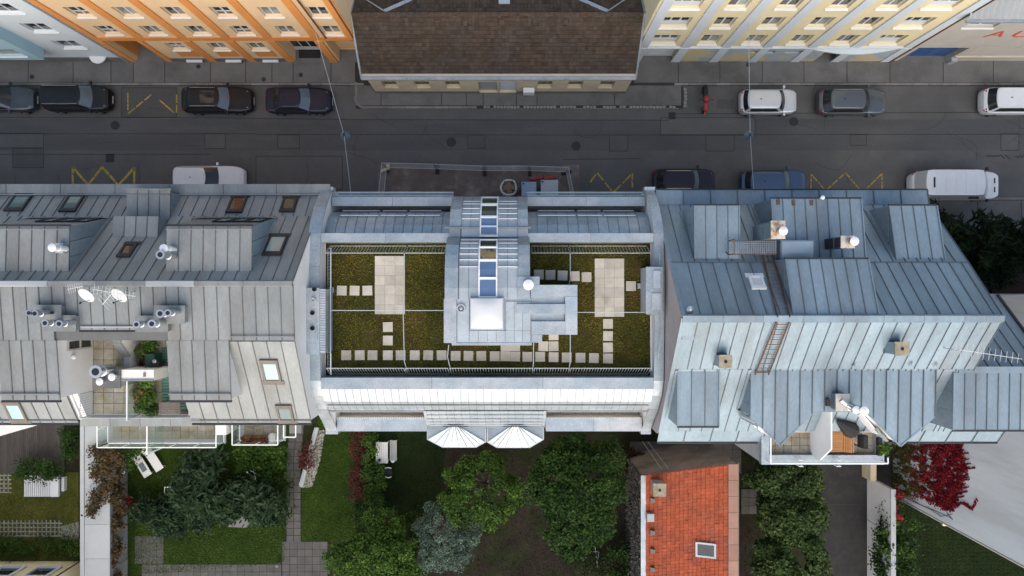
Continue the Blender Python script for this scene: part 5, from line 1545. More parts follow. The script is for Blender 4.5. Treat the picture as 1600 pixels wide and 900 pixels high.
# ------------------------------------------------------------------ centre building: bright sheet metal, green roof terrace
def curved_x(parent, x0, x1, prof, n, mat, rib, name='roof_panel', gap=.012, ribh=.035, ribw=.022, t=.03, ribs=True):
    """sheets that follow a bent profile of (y,z) points, lower end first; one object per sheet"""
    for k in range(n):
        a, b = x0 + (x1 - x0) * k / n + gap / 2, x0 + (x1 - x0) * (k + 1) / n - gap / 2
        m = MB()
        m.grid([[(a, y, z), (b, y, z)] for y, z in prof])
        for (ya, za), (yb, zb) in zip(prof[:-1], prof[1:]):
            m.poly([(a, ya, za), (a, yb, zb), (a, yb, zb - t), (a, ya, za - t)]).poly([(b, ya, za), (b, yb, zb), (b, yb, zb - t), (b, ya, za - t)])
        m.poly([(a, prof[0][0], prof[0][1]), (b, prof[0][0], prof[0][1]), (b, prof[0][0], prof[0][1] - t), (a, prof[0][0], prof[0][1] - t)])
        m.mi = 1
        if ribs and k < n - 1:
            for (ya, za), (yb, zb) in zip(prof[:-1], prof[1:]):
                m.bar((b, ya, za + ribh / 2), (b, yb, zb + ribh / 2), ribw, ribh)
        m.build(name, [mat, rib], parent)


def along(prof, s):
    """point at fraction s of a (y,z) profile and its upward normal"""
    L = [math.dist(p, q) for p, q in zip(prof[:-1], prof[1:])]; d = s * sum(L)
    for (p, q), l in zip(zip(prof[:-1], prof[1:]), L):
        if d <= l + 1e-9: break
        d -= l
    y, z = p[0] + (q[0] - p[0]) * d / l, p[1] + (q[1] - p[1]) * d / l
    n = Vector((0, -(q[1] - p[1]), q[0] - p[0])).normalized()
    if n.z < 0: n = -n
    return y, z, n


def prof_at_y(prof, yy):
    for p, q in zip(prof[:-1], prof[1:]):
        if min(p[0], q[0]) <= yy <= max(p[0], q[0]):
            return p[1] + (q[1] - p[1]) * (yy - p[0]) / (q[0] - p[0])
    return prof[0][1]


def snow_guard(parent, x0, x1, y, z, h=.07, mat='whitemetal'):
    m = MB().bar((x0, y, z + h), (x1, y, z + h), .035, .05)
    n = max(2, int((x1 - x0) / .24))
    for k in range(n + 1):
        xx = x0 + .02 + (x1 - x0 - .04) * k / n
        m.bar((xx, y, z - .01), (xx, y, z + h), .02, .03, (1, 0, 0))
    return m.build('snow_guard', M[mat], parent, merge=False)


GX0, GX1 = -9.1, 6.75
bG = thing('apartment_building', (-1.2, 0, 0), 'bright sheet metal building with a green roof terrace in the middle', 'building')
core = [(4.6, 0), (4.6, 13.2), (4.15, 13.2), (4.15, 11.6), (3.84, 11.6), (3.84, 13.85), (3.2, 14.7), (2.6, 15.12), (-4.8, 15.12), (-5.5, 15.2), (-6.0, 14.3), (-6.0, 11.6), (-7.3, 11.6), (-7.3, 0)]
prism_x(core, -9.45, 7.1).build('wall', M['white'], bG)


def gable(x0, x1, inner):
    prof = [(5.02, 13.85), (4.62, 14.4), (4.0, 15.1), (3.2, 15.72), (2.6, 16.02), (1.0, 16.2), (-1.0, 16.22), (-4.4, 16.04), (-5.2, 15.62), (-6.0, 14.85), (-6.8, 13.7), (-7.5, 12.85)]
    gw = MB().prism([(x0 + .06, y, z - .05) for y, z in prof] + [(x0 + .06, -7.45, 11.4), (x0 + .06, 4.9, 11.4)], (x1 - x0 - .12, 0, 0)).build('gable_wall', M['white'], bG)
    groups = [(0, 1), (1, 4), (4, 5), (5, 6), (6, 7), (7, 9), (9, 11)]
    for i, j in groups:
        m = MB()
        for a in range(i, j):
            (ya, za), (yb, zb) = prof[a], prof[a + 1]
            yb2 = yb + (.012 if a == j - 1 else 0)
            m.slab([(x0, ya, za), (x1, ya, za), (x1, yb2, zb), (x0, yb2, zb)], .07)
        wide = .05 if i in (0, 4) else 0
        m.build('coping_sheet', M['galvcap'], gw)
    MB().box(x0 - .04, x1 + .04, 4.95, 5.12, 13.4, 13.95).build('coping_end', M['galv'], gw)
    MB().box(x0 - .03, x1 + .03, -7.62, -7.2, 12.5, 12.93).build('coping_end', M['galvcap'], gw)


gable(-9.68, -9.1, 1); gable(6.75, 7.21, 0)
# street side: beam, slot, curved roofs, second beam (left and right of the staircase tower)
for (a, b) in ((GX0, -2.97), (.76, GX1)):
    n = 2
    for k in range(n):
        u, v = a + (b - a) * k / n, a + (b - a) * (k + 1) / n
        MB().box(u + .006, v - .006, 4.15, 4.60, 13.2, 14.0).build('coping_sheet', M['galvcap'], bG)
        MB().box(u + .006, v - .006, 2.18, 2.61, 15.13, 16.0).build('coping_sheet', M['galvcap'], bG)
    MB().box(a, b, 4.605, 4.74, 13.75, 13.85).bar((a, 4.86, 13.7), (b, 4.86, 13.7), .09, .07).build('gutter', M['zincR'], bG)
    pr = [(3.83, 13.98), (3.5, 14.5), (3.1, 14.92), (2.62, 15.26)]
    rr = prism_x([(3.82, 13.9), (3.5, 14.42), (3.1, 14.84), (2.63, 15.18), (2.63, 13.9)], a, b).build('street_roof', M['galvr'], bG)
    curved_x(rr, a, b, pr, max(8, round((b - a) / .48)), M['galvcap'], M['galvr'])
    L = b - a
    for (f0, f1) in ((.09, .40), (.42, .62), (.64, .90)):
        pr2 = [(y - .03, z + .07) for y, z in pr]
        snow_guard(rr, a + L * f0, a + L * f1, 3.62, 14.40, .06)
        MB().bar((a + L * f0, 3.90, 14.03), (a + L * f1, 3.90, 14.03), .06, .05).build('gutter', M['galvr'], rr)
# flues beside the left gable, vent block at the right gable
zt = 16.62
ch = MB().box(-9.66, -8.72, -3.05, -.05, 15.3, zt).build('chimney', M['galvcap'], bG)
MB().slab([(-9.70, -3.1, zt + .05), (-8.98, -3.1, zt + .05), (-8.98, 0, zt + .05), (-9.70, 0, zt + .05)], .05).build('chimney_cap', M['galvcap'], ch)
for k in range(26):
    MB().box(-8.97, -8.70, -3.0 + k * .115, -2.925 + k * .115, zt, zt + .035).build('louvre_slat', M['galv'], ch)
for (a, b) in ((491, 452), (488, 489), (488, 513), (490, 468)):
    c = P(a, b, zt + .1)
    MB().lathe((c.x, c.y, zt + .05), [(.10, 0), (.10, .10), (.075, .10), (.075, .02)], 14, cap=False).lathe((c.x, c.y, zt + .055), [(.074, 0), (.074, .02)], 14).build('flue_opening', M['black'] if b != 468 else M['steel'], ch)
c = P(475, 543, 16.4)
MB().lathe((c.x, c.y, 15.9), [(.12, 0), (.12, .4), (.19, .42), (.19, .52), (.05, .58)], 16).build('vent_cowl', M['steel'], bG, smooth=35)
MB().path([P(493, 485, 16.75), P(495, 530, 16.75), P(500, 552, 16.3)], .012).build('lightning_conductor', M['rail'], bG)
x0, x1, y1, y0 = X(1010, zt), X(1035, zt), Y(418, zt), Y(490, zt)
vb = MB().box(x0, x1 - .02, y0, y1, 15.15, zt).build('vent_block', M['concrete'], bG)
MB().box(x0 - .03, x1, y0 - .03, y1 + .03, zt, zt + .05).build('block_cap', M['galvcap'], vb)
MB().box(x0 + .25, x1 - .1, y0 + .2, y0 + .95, zt + .05, zt + .1).box(x0 + .3, x1 - .12, y0 + 1.2, y1 - .15, zt + .05, zt + .13).build('cap_plate', M['galv'], vb)
MB().path([P(1030, 395, 16.4), P(1034, 460, 16.8), P(1034, 520, 16.5), P(1028, 560, 16.3)], .014).build('lightning_conductor', M['rail'], bG)

# ---- terrace: substrate, flags, planting
TG = 15.14
tg = MB().box(GX0, GX1, -4.30, 2.18, 14.9, TG).build('green_roof', M['sedumbase'], bG)
stones = []          # (x, y) centres
SZ = .475
fl = []
for q in (534, 554, 574): fl.append((q, 454))
fl += [(606, 511), (606, 532)]
fl += [(q, 555) for q in (541, 562, 582, 606, 626, 648, 669, 690)]
fl += [(712, 556), (732, 556), (752, 556), (773, 556.5), (789.5, 556.5), (805, 557), (824, 557.5), (844, 557.5), (865, 558), (885.5, 558.5), (907, 559), (928, 559.5), (950, 560)]
fl += [(865, 541), (849, 541), (865, 524), (950, 506), (950, 525), (950, 543), (842, 429), (860, 429.5), (879, 430.5), (898, 431.5), (916.5, 433), (986, 447), (790, 541), (805, 541)]
me = MB().box(-SZ / 2, SZ / 2, -SZ / 2, SZ / 2, 0, .06).mesh('paving_stone', M['paver'])
for (a, b) in fl:
    c = P(a, b, TG + .05); stones.append((c.x, c.y)); inst('paving_stone', me, (c.x, c.y, TG + RNG.uniform(-.012, .006)), tg, rotz=RNG.uniform(-.035, .035))
for (px0, px1, py0, py1) in ((586, 633, 400, 491), (929, 975, 404, 495)):
    x0, x1, y1, y0 = X(px0, TG), X(px1, TG), Y(py0, TG), Y(py1, TG)
    stones.append((x0, y0, x1, y1))
    pavers(tg, x0, x1, y0, y1, TG, .48, 'paver', name='paving_stone', gap=.007, t=.06)


def onmoss(x, y):
    for s in stones:
        if len(s) == 2:
            if abs(x - s[0]) < .25 and abs(y - s[1]) < .25: return False
        elif s[0] - .02 < x < s[2] + .02 and s[1] - .02 < y < s[3] + .02: return False
    return True


tufts('sedum', onmoss, GX0 + .02, GX1 - .02, -4.28, 2.16, TG, 36000, .075, LM['sedum'], 31, tg, h=.045, scale=1.6)
for (a, b) in ((518, 453), (1000, 447)):
    c = P(a, b, TG)
    MB().box(c.x - .13, c.x + .13, c.y - .13, c.y + .13, TG, TG + .10).box(c.x - .07, c.x + .07, c.y - .02, c.y + .02, TG + .1, TG + .115).build('inspection_box', M['galvcap'], bG)
rz = TG + .05
for (a, b) in ((-8.85, -5.15), (-5.05, -3.2)):
    railing(bG, [(a, 2.08, rz), (b, 2.08, rz)], .95, (0, -.42, 0), spacing=.15, post=9)
for (a, b) in ((.95, 2.72), (2.80, 6.55)):
    railing(bG, [(a, 2.08, rz), (b, 2.08, rz)], .95, (0, -.42, 0), spacing=.15, post=9)
for (a, b) in ((-8.80, -5.15), (-5.08, -3.05), (-2.95, .98), (1.06, 2.72), (2.80, 6.6)):
    railing(bG, [(a, -4.22, rz), (b, -4.22, rz)], .95, (0, .42, 0), spacing=.13, post=9)
railing(bG, [(-9.0, 1.9, rz), (-9.0, -.0, rz)], .95, (.42, 0, 0), spacing=.15, post=9)
railing(bG, [(-9.0, -3.1, rz), (-9.0, -4.1, rz)], .95, (.42, 0, 0), spacing=.15, post=9)
MB().tube((-8.6, 1.7, rz + .95), (-8.6, -4.0, rz + .95), .022).build('handrail', M['rail'], bG)
MB().tube((6.62, -1.3, rz + .95), (6.62, -3.9, rz + .95), .022).tube((6.62, -1.3, rz), (6.62, -1.3, rz + .95), .022).build('handrail', M['rail'], bG)
for (a0, a1, yy) in ((-8.6, -3.1, Y(485, 16.15)), (2.95, 6.6, Y(488, 16.15))):
    MB().tube((a0, yy, 16.15), (a1, yy, 16.15), .021).tube((a0, yy, rz), (a0, yy, 16.15), .02).tube((a1, yy, rz), (a1, yy, 16.15), .02).build('brace_tube', M['rail'], bG)
for (xa, ys, ye) in ((-5.10, 1.66, -3.8), (-3.0, -2.7, -3.8), (1.02, -2.6, -3.8), (2.76, 1.66, .2), (2.76, -2.2, -3.8)):
    pts = [(xa, ys, 16.15), (xa - .06 if xa < 0 else xa, (ys + ye) / 2, 16.15), (xa, ye + .3, 16.15), (xa + (.06 if xa < 0 else -.03), ye - .35, 15.35)]
    MB().path(pts, .022).build('brace_tube', M['rail'], bG)

# ---- garden side: coping, polished slope, recessed balconies
n = 3
for k in range(n):
    u, v = GX0 + (GX1 - GX0) * k / n, GX0 + (GX1 - GX0) * (k + 1) / n
    MB().box(u + .006, v - .006, -4.82, -4.27, 15.13, 16.0).build('coping_sheet', M['galvcap'], bG)
prB = [(-6.06, 14.62), (-5.86, 15.0), (-5.5, 15.45), (-4.83, 15.93)]
gs = prism_x([(-6.0, 14.5), (-5.8, 14.9), (-5.45, 15.36), (-4.82, 15.85), (-4.82, 14.5)], GX0, GX1).build('garden_slope', M['brightr'], bG)
curved_x(gs, GX0, GX1, prB, 43, M['bright'], M['brightr'], ribh=.02, ribw=.016)
snow_guard(gs, GX0 + .1, GX1 - .1, -5.72, 15.2, .05, 'galvr')
for (a, b) in ((GX0, -4.4), (1.75, GX1)):
    MB().bar((a, -6.12, 14.58), (b, -6.12, 14.58), .09, .07).build('gutter', M['galvr'], gs)
    lo = MB().box(a, b, -7.3, -6.02, 11.6, 11.9).build('loggia', M['terrbase'], bG)
    pavers(lo, a, b, -6.75, -6.02, 11.88, .42, 'greyrender', name='floor_tile')
    MB().box(a, b, -7.38, -6.76, 11.9, 13.0).build('loggia_parapet', M['greyrender'], bG)
    for k in range(2):
        u, v = a + (b - a) * k / 2, a + (b - a) * (k + 1) / 2
        MB().box(u + .006, v - .006, -7.44, -6.72, 13.0, 13.06).build('coping_sheet', M['galvcap'], bG)
    m = MB()
    for k in range(int((b - a) / .12)): m.box(a + k * .12, a + k * .12 + .05, -6.80, -6.70, 13.06, 13.10)
    m.build('drip_comb', M['galv'], bG, merge=False)
# bay with two half-octagon tent roofs
prC = [(-7.18, 12.9), (-6.95, 13.4), (-6.55, 14.05), (-6.1, 14.6)]
bx0, bx1 = -4.42, 1.72
cv = prism_x([(-7.16, 12.8), (-6.93, 13.3), (-6.53, 13.95), (-6.05, 14.5), (-6.05, 11.8), (-7.16, 11.8)], bx0, bx1).build('bay_vault', M['brightr'], bG)
curved_x(cv, bx0, bx1, prC, 16, M['galv'], M['brightr'], ribh=.02, ribw=.016)
for s in (.12, .34, .56, .78, .97):
    y, z, nn = along(prC, s)
    snow_guard(cv, bx0 + .15, bx1 - .15, y + nn.y * .02, z + .02, .08, 'rail')
MB().bar((bx0, -7.22, 12.9), (bx1, -7.22, 12.9), .10, .08).build('gutter', M['galvr'], cv)
ZR = 12.45
rims = [[(667, 668), (667, 687), (691, 699.5), (744, 699.5), (759.5, 691), (759.5, 668)], [(760.5, 668), (760.5, 691), (776, 700), (828, 700), (850, 687), (850, 668)]]
for i, (rim, ax) in enumerate(zip(rims, (712, 806))):
    pts = [P(a, b, ZR) for a, b in rim]
    wl = [Vector((p.x, p.y, 0)) for p in pts]
    MB().prism(wl, (0, 0, ZR - .05)).build('bay_wall', M['white'], bG)
    MB().prism([Vector((p.x, p.y, ZR - .045)) for p in pts], (0, 0, .04)).build('bay_eave', M['galvcap'], bG)
    ap0, ap1 = P(ax - 9, 667, 13.3), P(ax + 7, 667, 13.3)
    ins = [p.lerp((ap0 + ap1) / 2, .045) + Vector((0, 0, .02)) for p in pts]
    tent = MB().prism([ins[1], ins[2], ins[3], ins[4], ap1 - Vector((0, 0, .08)), ap0 - Vector((0, 0, .08))], (0, 0, -.03)).build('bay_roof', M['brightr'], bG)
    edge = [(ins[1], ap0), (ins[1].lerp(ins[2], .5), ap0.lerp(ap1, .12)), (ins[2], ap0.lerp(ap1, .2)), (ins[2].lerp(ins[3], .25), ap0.lerp(ap1, .38)), (ins[2].lerp(ins[3], .5), ap0.lerp(ap1, .5)), (ins[2].lerp(ins[3], .75), ap0.lerp(ap1, .62)), (ins[3], ap0.lerp(ap1, .8)), (ins[3].lerp(ins[4], .5), ap0.lerp(ap1, .9)), (ins[4], ap1)]
    for (p, a), (q, b) in zip(edge[:-1], edge[1:]):
        m = MB().slab([p + Vector((0, 0, .04)), q + Vector((0, 0, .04)), b + Vector((0, 0, .01)), a], .03)
        m.mi = 1; m.bar(q + Vector((0, 0, .055)), b + Vector((0, 0, .03)), .018, .03)
        m.build('roof_panel', [M['bright'], M['brightr']], tent)
    for s, (p, q) in ((0, (ins[0], ins[1])), (1, (ins[4], ins[5]))):
        ap = ap0 if s == 0 else ap1
        MB().slab([Vector((p.x, p.y, ZR + .03)), Vector((q.x, q.y, ZR + .03)), ap + Vector((0, 0, -.1))], .03).build('roof_panel', M['bright'], tent)

# ---- staircase tower with its vaulted glazing
pA = [(4.62, 13.95), (4.47, 14.42), (4.2, 14.9), (3.8, 15.38), (3.3, 15.75), (2.93, 15.9)]
pB_ = [(2.42, 15.95), (2.28, 16.36), (2.0, 16.76), (1.5, 17.1), (.9, 17.28), (.0, 17.38), (-.5, 17.38)]
off = lambda pr, d: [(y - d * .3, z - d) for y, z in pr]
tw = MB().prism([(-2.9, y, z - .08) for y, z in [(4.6, 13.2)] + pA + [(2.42, 15.9)] + pB_ + [(-2.5, 17.38), (-2.5, 15.1), (2.1, 15.1), (3.8, 13.2)]], (3.55, 0, 0)).build('stair_tower', M['galvcap'], bG)
for pr, sec in ((pA, 0), (pB_, 1)):
    for (a, b) in ((-2.42, -1.53), (-.67, .28)):
        curved_x(tw, a, b, pr, 2, M['bright'], M['brightr'], ribh=.02, ribw=.016)
    for (a, b) in (((-2.97, -2.42), (.28, .76)) if sec == 0 else ((-3.06, -2.46), (.28, .82))):
        m = MB()
        for (ya, za), (yb, zb) in zip(pr[:-1], pr[1:]):
            m.slab([(a, ya, za + .12), (b, ya, za + .12), (b, yb, zb + .12), (a, yb, zb + .12)], .3)
        m.build('coping_sheet', M['galvcap'], tw)
    for yy in ((315, 319, 326, 334, 342) if sec == 0 else (375, 380, 388, 397, 406, 417)):
        z = 16
        for _ in range(30): z = .5 * z + .5 * prof_at_y(pr, max(min(Y(yy, z), pr[0][0]), pr[-1][0]))
        y = Y(yy, z)
        for (a, b) in ((-2.40, -1.56), (-.64, .26)): snow_guard(tw, a, b, y, z + .01, .06)
for (a, b) in ((-2.97, -2.46), (-2.40, -1.53), (-.67, .26), (.28, .76)):
    MB().slab([(a, 2.92, 15.98), (b, 2.92, 15.98), (b, 2.44, 16.03), (a, 2.44, 16.03)], .06).build('ledge_sheet', M['bright'] if a in (-2.40, -.67) else M['galvcap'], tw)
for (a, b) in ((-3.2, -1.6), (-.66, .9)): MB().bar((a, 2.86, 16.08), (b, 2.86, 16.08), .07, .06).build('gutter', M['galvr'], tw)
# glazing strip: frames and panes follow the vaults
gxa, gxb = -1.5, -.70


def glaze(pr, py0, py1, mat):
    r = []
    for yy in np.linspace(py0, py1, 5):
        z = 16
        for _ in range(40): z = .5 * z + .5 * prof_at_y(pr, max(min(Y(yy, z), pr[0][0]), pr[-1][0]))
        r.append((Y(yy, z), z))
    f = MB()
    for (ya, za), (yb, zb) in zip(r[:-1], r[1:]):
        for xx in (gxa, gxb): f.bar((xx, ya, za + .06), (xx, yb, zb + .06), .07, .12)
    for (y, z) in (r[0], r[-1]): f.bar((gxa - .03, y, z + .07), (gxb + .03, y, z + .07), .07, .13)
    o = f.build('window_frame', M['whitemetal'], tw, merge=False)
    MB().grid([[(gxa + .03, y, z + .07), (gxb - .03, y, z + .07)] for y, z in r]).build('pane', M[mat], o)


M['glassolive'] = pbr('greenish stair glazing', (0.055, 0.065, 0.045), 0.06, var=0.2, rnd=0.1)
M['glassamber'] = pbr('stair glazing with wood behind', (0.28, 0.19, 0.085), 0.10, var=0.35, scale=2.5, rnd=0.1, col2=(0.05, 0.06, 0.045), mix2=(.48, .52), scale2=1.6)
for a in ((309, 319, pA, 'glassolive'), (321, 338.5, pA, 'glassolive'), (340, 354, pA, 'glassblue'), (375, 386, pB_, 'glassolive'), (387, 406, pB_, 'glassamber'), (407.5, 434, pB_, 'glassblue'), (435.5, 464, pB_, 'glassblue')):
    glaze(a[2], a[0], a[1], a[3])
g = MB().box(gxa - .03, gxb + .03, 2.52, 2.9, 15.95, 16.08).build('window_frame', M['whitemetal'], tw)
MB().slab([(gxa + .03, 2.88, 16.1), (gxb - .03, 2.88, 16.1), (gxb - .03, 2.56, 16.12), (gxa + .03, 2.56, 16.12)], .015).build('pane', M['glassblue'], g)
MB().box(gxa - .05, gxb + .05, 2.42, 2.51, 15.95, 16.2).build('ledge_sheet', M['galv'], tw)
# flat top, its sheets, rooflight and L-shaped arm
ZP = 17.38
MB().box(-3.06, .88, -2.5, -.46, 15.15, ZP - .06).build('tower_block', M['galvcap'], bG)
arm = MB().box(.84, 2.97, -2.12, .14, 15.15, 17.22).box(.84, 1.37, -2.48, -2.12, 15.15, 17.22).build('tower_arm', M['galvcap'], bG)
strips(tw, (-2.5, -.5, ZP), (-1.95, -.5, ZP), (-1.95, -2.45, ZP), (-2.5, -2.45, ZP), .6, M['bright'], M['brightr'], ribh=.02, ribw=.016)
strips(tw, (-1.94, -1.95, ZP), (.10, -1.95, ZP), (.10, -2.45, ZP), (-1.94, -2.45, ZP), .4, M['bright'], M['brightr'], ribh=.02, ribw=.016)
strips(tw, (-.28, -.62, ZP - .004), (.86, -.62, ZP - .004), (.86, -1.94, ZP - .004), (-.28, -1.94, ZP - .004), .4, M['bright'], M['brightr'], ribh=.02, ribw=.016)
strips(tw, (.11, -1.95, ZP - .004), (.86, -1.95, ZP - .004), (.86, -2.45, ZP - .004), (.11, -2.45, ZP - .004), .4, M['bright'], M['brightr'], ribh=.02, ribw=.016)
MB().box(-3.10, -2.52, -2.5, -.5, ZP - .1, ZP + .1).build('coping_sheet', M['galvcap'], tw)
MB().box(-2.75, .9, -2.62, -2.5, ZP - .14, ZP - .04).build('gutter', M['galvcap'], tw)
zz0, zz1 = 17.22, 17.5
T1 = (X(809, 17.4), X(883, 17.4), Y(475, 17.4), Y(463, 17.4)); T2 = (X(831, 17.4), X(882, 17.4), Y(502, 17.4), Y(490, 17.4))
for (a, b, c_, d_) in ((.86, 2.97, T1[3], .14), (T1[1], 2.97, -2.12, T1[3] - .01), (.2, T1[1] - .01, T2[3], T1[2]), (.88, T1[1] - .01, -2.12, T2[2])):
    MB().box(a, b, c_, d_, zz0, zz1).build('coping_sheet', M['galvcap'], arm)
MB().box(.88, 1.37, -2.48, -2.13, zz0, zz1).build('coping_sheet', M['galvcap'], arm)
MB().box(T1[0], T1[1] - .02, T1[2], T1[3], zz0, zz0 + .03).build('trough_sheet', M['bright'], arm)
MB().box(.88, T2[1], T2[2], T2[3], zz0, zz0 + .06).build('trough_sheet', M['bright'], arm)
MB().box(.78, 1.25, .15, .52, 15.15, 17.5).box(.25, .77, -.35, .52, 17.2, 17.49).build('chimney', M['galvcap'], arm)
flue(bG, 825.6, 445, 17.85, 17.4, .17, 'steel', 'hat')
c = P(720, 482, 17.6)
MB().lathe((c.x, c.y, ZP), [(.20, 0), (.20, .12), (.14, .12), (.14, .05)], 18, cap=False).lathe((c.x, c.y, ZP), [(.13, .04), (.03, .14)], 16).build('vent_cowl', M['galvcap'], tw, smooth=35)
x0, x1, y1, y0 = X(736, 17.75), X(785, 17.75), Y(467, 17.75), Y(513, 17.75)
rl = MB().box(x0 - .06, x1 + .06, y0 - .08, y1 + .06, ZP - .05, 17.62).build('rooflight', M['galvcap'], bG)
MB().box(x0 - .03, x1 + .03, y0 - .03, y1 + .03, 17.62, 17.70).build('rooflight_frame', M['steel'], rl)
rows = []
for k in range(9):
    v = k / 8
    rows.append([(x0 + (x1 - x0) * j / 8, y0 + (y1 - y0) * v, 17.705 + .16 * (math.sin(math.pi * v) * math.sin(math.pi * j / 8)) ** .5 + .03) for j in range(9)])
MB().grid(rows).build('rooflight_dome', M['opal'], rl, smooth=60)

# ------------------------------------------------------------------ right building, blue grey zinc
HX0, HX1 = 7.27, 20.98
E0, E1, E2, E3, E4 = (4.2, 14.12), (1.18, 17.1), (-1.28, 19.4), (-3.69, 17.5), (-7.05, 14.85)
bH = thing('apartment_building', (14, 0, 0), 'blue grey zinc roofed apartment building with many flat topped dormers', 'building')
core = [(4.55, 0), (4.55, 13.95), (4.2, 14.03), (1.18, 17.0), (-1.28, 19.3), (-3.69, 17.4), (-7.05, 14.7), (-7.3, 14.2), (-7.3, 0)]
MB().prism([(HX0, y, z) for y, z in core], (HX1 - HX0, 0, 0)).build('wall', M['pinkwall'], bH)
n = 10
for k in range(n):
    a, b = HX0 + (HX1 - HX0) * k / n, HX0 + (HX1 - HX0) * (k + 1) / n
    m = MB().slab([(a + .006, 4.95, 14.02), (b - .006, 4.95, 14.02), (b - .006, 4.2, 14.14), (a + .006, 4.2, 14.14)], .06)
    m.mi = 1; m.bar((b, 4.95, 14.05), (b, 4.22, 14.17), .03, .05)
    m.build('gutter_sheet', [M['zincR'], M['zincRr']], bH)
MB().bar((HX0, 4.98, 14.0), (HX1, 4.98, 14.0), .07, .10).build('gutter', M['darkmetal'], bH)
ra = MB().poly([(HX0, E0[0], E0[1] - .04), (HX1, E0[0], E0[1] - .04), (HX1, E1[0], E1[1] - .04), (HX0, E1[0], E1[1] - .04)]).build('street_slope', M['zincRr'], bH)
seam_x(ra, HX0, HX1, E0, (E1[0] + .02, E1[1] - .015), .56, M['zincR'], M['zincRr'])
rb = MB().poly([(HX0, E1[0], E1[1] - .04), (HX1, E1[0], E1[1] - .04), (HX1, E2[0], E2[1] - .04), (HX0, E2[0], E2[1] - .04)]).build('street_slope', M['zincRr'], bH)
seam_x(rb, HX0, HX1, (E1[0], E1[1] + .02), E2, .56, M['zincR'], M['zincRr'], off=.4)
MB().bar((HX0, E1[0] + .02, E1[1] + .03), (HX1, E1[0] + .02, E1[1] + .03), .03, .04).build('cross_seam', M['zincRr'], rb)
for k in range(8):
    a, b = HX0 + (HX1 - HX0) * k / 8, HX0 + (HX1 - HX0) * (k + 1) / 8
    MB().prism([(a + .006, -1.12, 19.34), (a + .006, -1.18, 19.47), (a + .006, -1.42, 19.44), (a + .006, -1.48, 19.30)], (b - a - .012, 0, 0)).build('ridge_cap', M['zincR'], bH)
rc = MB().poly([(HX0, E3[0], E3[1] - .04), (HX1, E3[0], E3[1] - .04), (HX1, E2[0], E2[1] - .04), (HX0, E2[0], E2[1] - .04)]).build('garden_slope', M['zincRr'], bH)
seam_x(rc, HX0, HX1, (E3[0] + .01, E3[1] + .01), E2, .56, M['zincR'], M['zincRr'], off=.2)
rd = MB().poly([(HX0, E4[0], E4[1] - .04), (HX1, E4[0], E4[1] - .04), (HX1, E3[0], E3[1] - .04), (HX0, E3[0], E3[1] - .04)]).build('garden_slope', M['zincRr'], bH)
seam_x(rd, HX0, HX1, E4, E3, .56, M['zincR'], M['zincRr'], off=.6)
n = 13
for k in range(n):
    a, b = HX0 + (24.3 - HX0) * k / n, HX0 + (24.3 - HX0) * (k + 1) / n
    if 12.3 < (a + b) / 2 < 18.6: continue
    m = MB().slab([(a + .006, -7.72, 14.30), (b - .006, -7.72, 14.30), (b - .006, -7.0, 14.86), (a + .006, -7.0, 14.86)], .06)
    m.mi = 1; m.bar((b, -7.72, 14.33), (b, -7.02, 14.88), .03, .05)
    m.build('gutter_sheet', [M['zincR'], M['zincRr']], bH)
for (a, b) in ((HX0, 12.3), (18.6, 24.3)): MB().bar((a, -7.76, 14.3), (b, -7.76, 14.3), .07, .10).build('gutter', M['darkmetal'], bH)
MB().bar((HX0 + .02, -1.28, 19.43), (HX0 + .02, -7.1, 14.85), .16, .05).build('verge_flashing', M['zincR'], bH)
MB().bar((HX0 + .02, -1.2, 19.43), (HX0 + .02, 4.2, 14.2), .16, .05).build('verge_flashing', M['zincR'], bH)


def flat_dormer(x0, x1, yf, yb, z, slope, lift=.06, street=True, n=None, cheek='l', name='dormer', cheekmat='zincR', base=None):
    """flat-topped dormer: body down into the slope, seamed roof, gutter and cheek sheets on the side towards the middle"""
    zf = base if base is not None else slope(yf)
    d = MB().prism([(x0 + .04, yf, zf - .3), (x0 + .04, yf, z - .04), (x0 + .04, yb, z + lift - .04), (x0 + .04, yb, slope(yb) - .4)], (x1 - x0 - .08, 0, 0)).build(name, M[cheekmat], bH)
    strips(d, (x0, yf, z), (x1, yf, z), (x1, yb, z + lift), (x0, yb, z + lift), .54, M['zincR'], M['zincRr'], n=n)
    s = 1 if street else -1
    MB().bar((x0 - .02, yf + s * .04, z - .02), (x1 + .02, yf + s * .04, z - .02), .07, .08).build('gutter', M['darkmetal'], d)
    for xx in (x0 - .01, x1 + .01): MB().bar((xx, yf, z + .03), (xx, yb, z + lift + .03), .05, .08).build('verge_flashing', M['zincR'], d)
    for k in range(3):
        ya, yb2 = yf + (yb - yf) * k / 3, yf + (yb - yf) * (k + 1) / 3 - s * -.012
        if slope((ya + yb2) / 2) > z - .1: continue
        MB().prism([(x0 + .03, ya, z - .05), (x0 + .03, yb2, z - .05), (x0 + .03, yb2, min(z - .06, slope(yb2) + .03)), (x0 + .03, ya, min(z - .06, max(zf, slope(ya) + .03)))], (-.035 - .003 * k, 0, 0)).build('cheek_sheet', M['zincR'], d)
    MB().bar((x0 - .06, yf, slope(yf) + .05), (x0 - .06, yb, slope(yb) + .05), .14, .03).build('valley_flashing', M['zincR'], d)
    return d


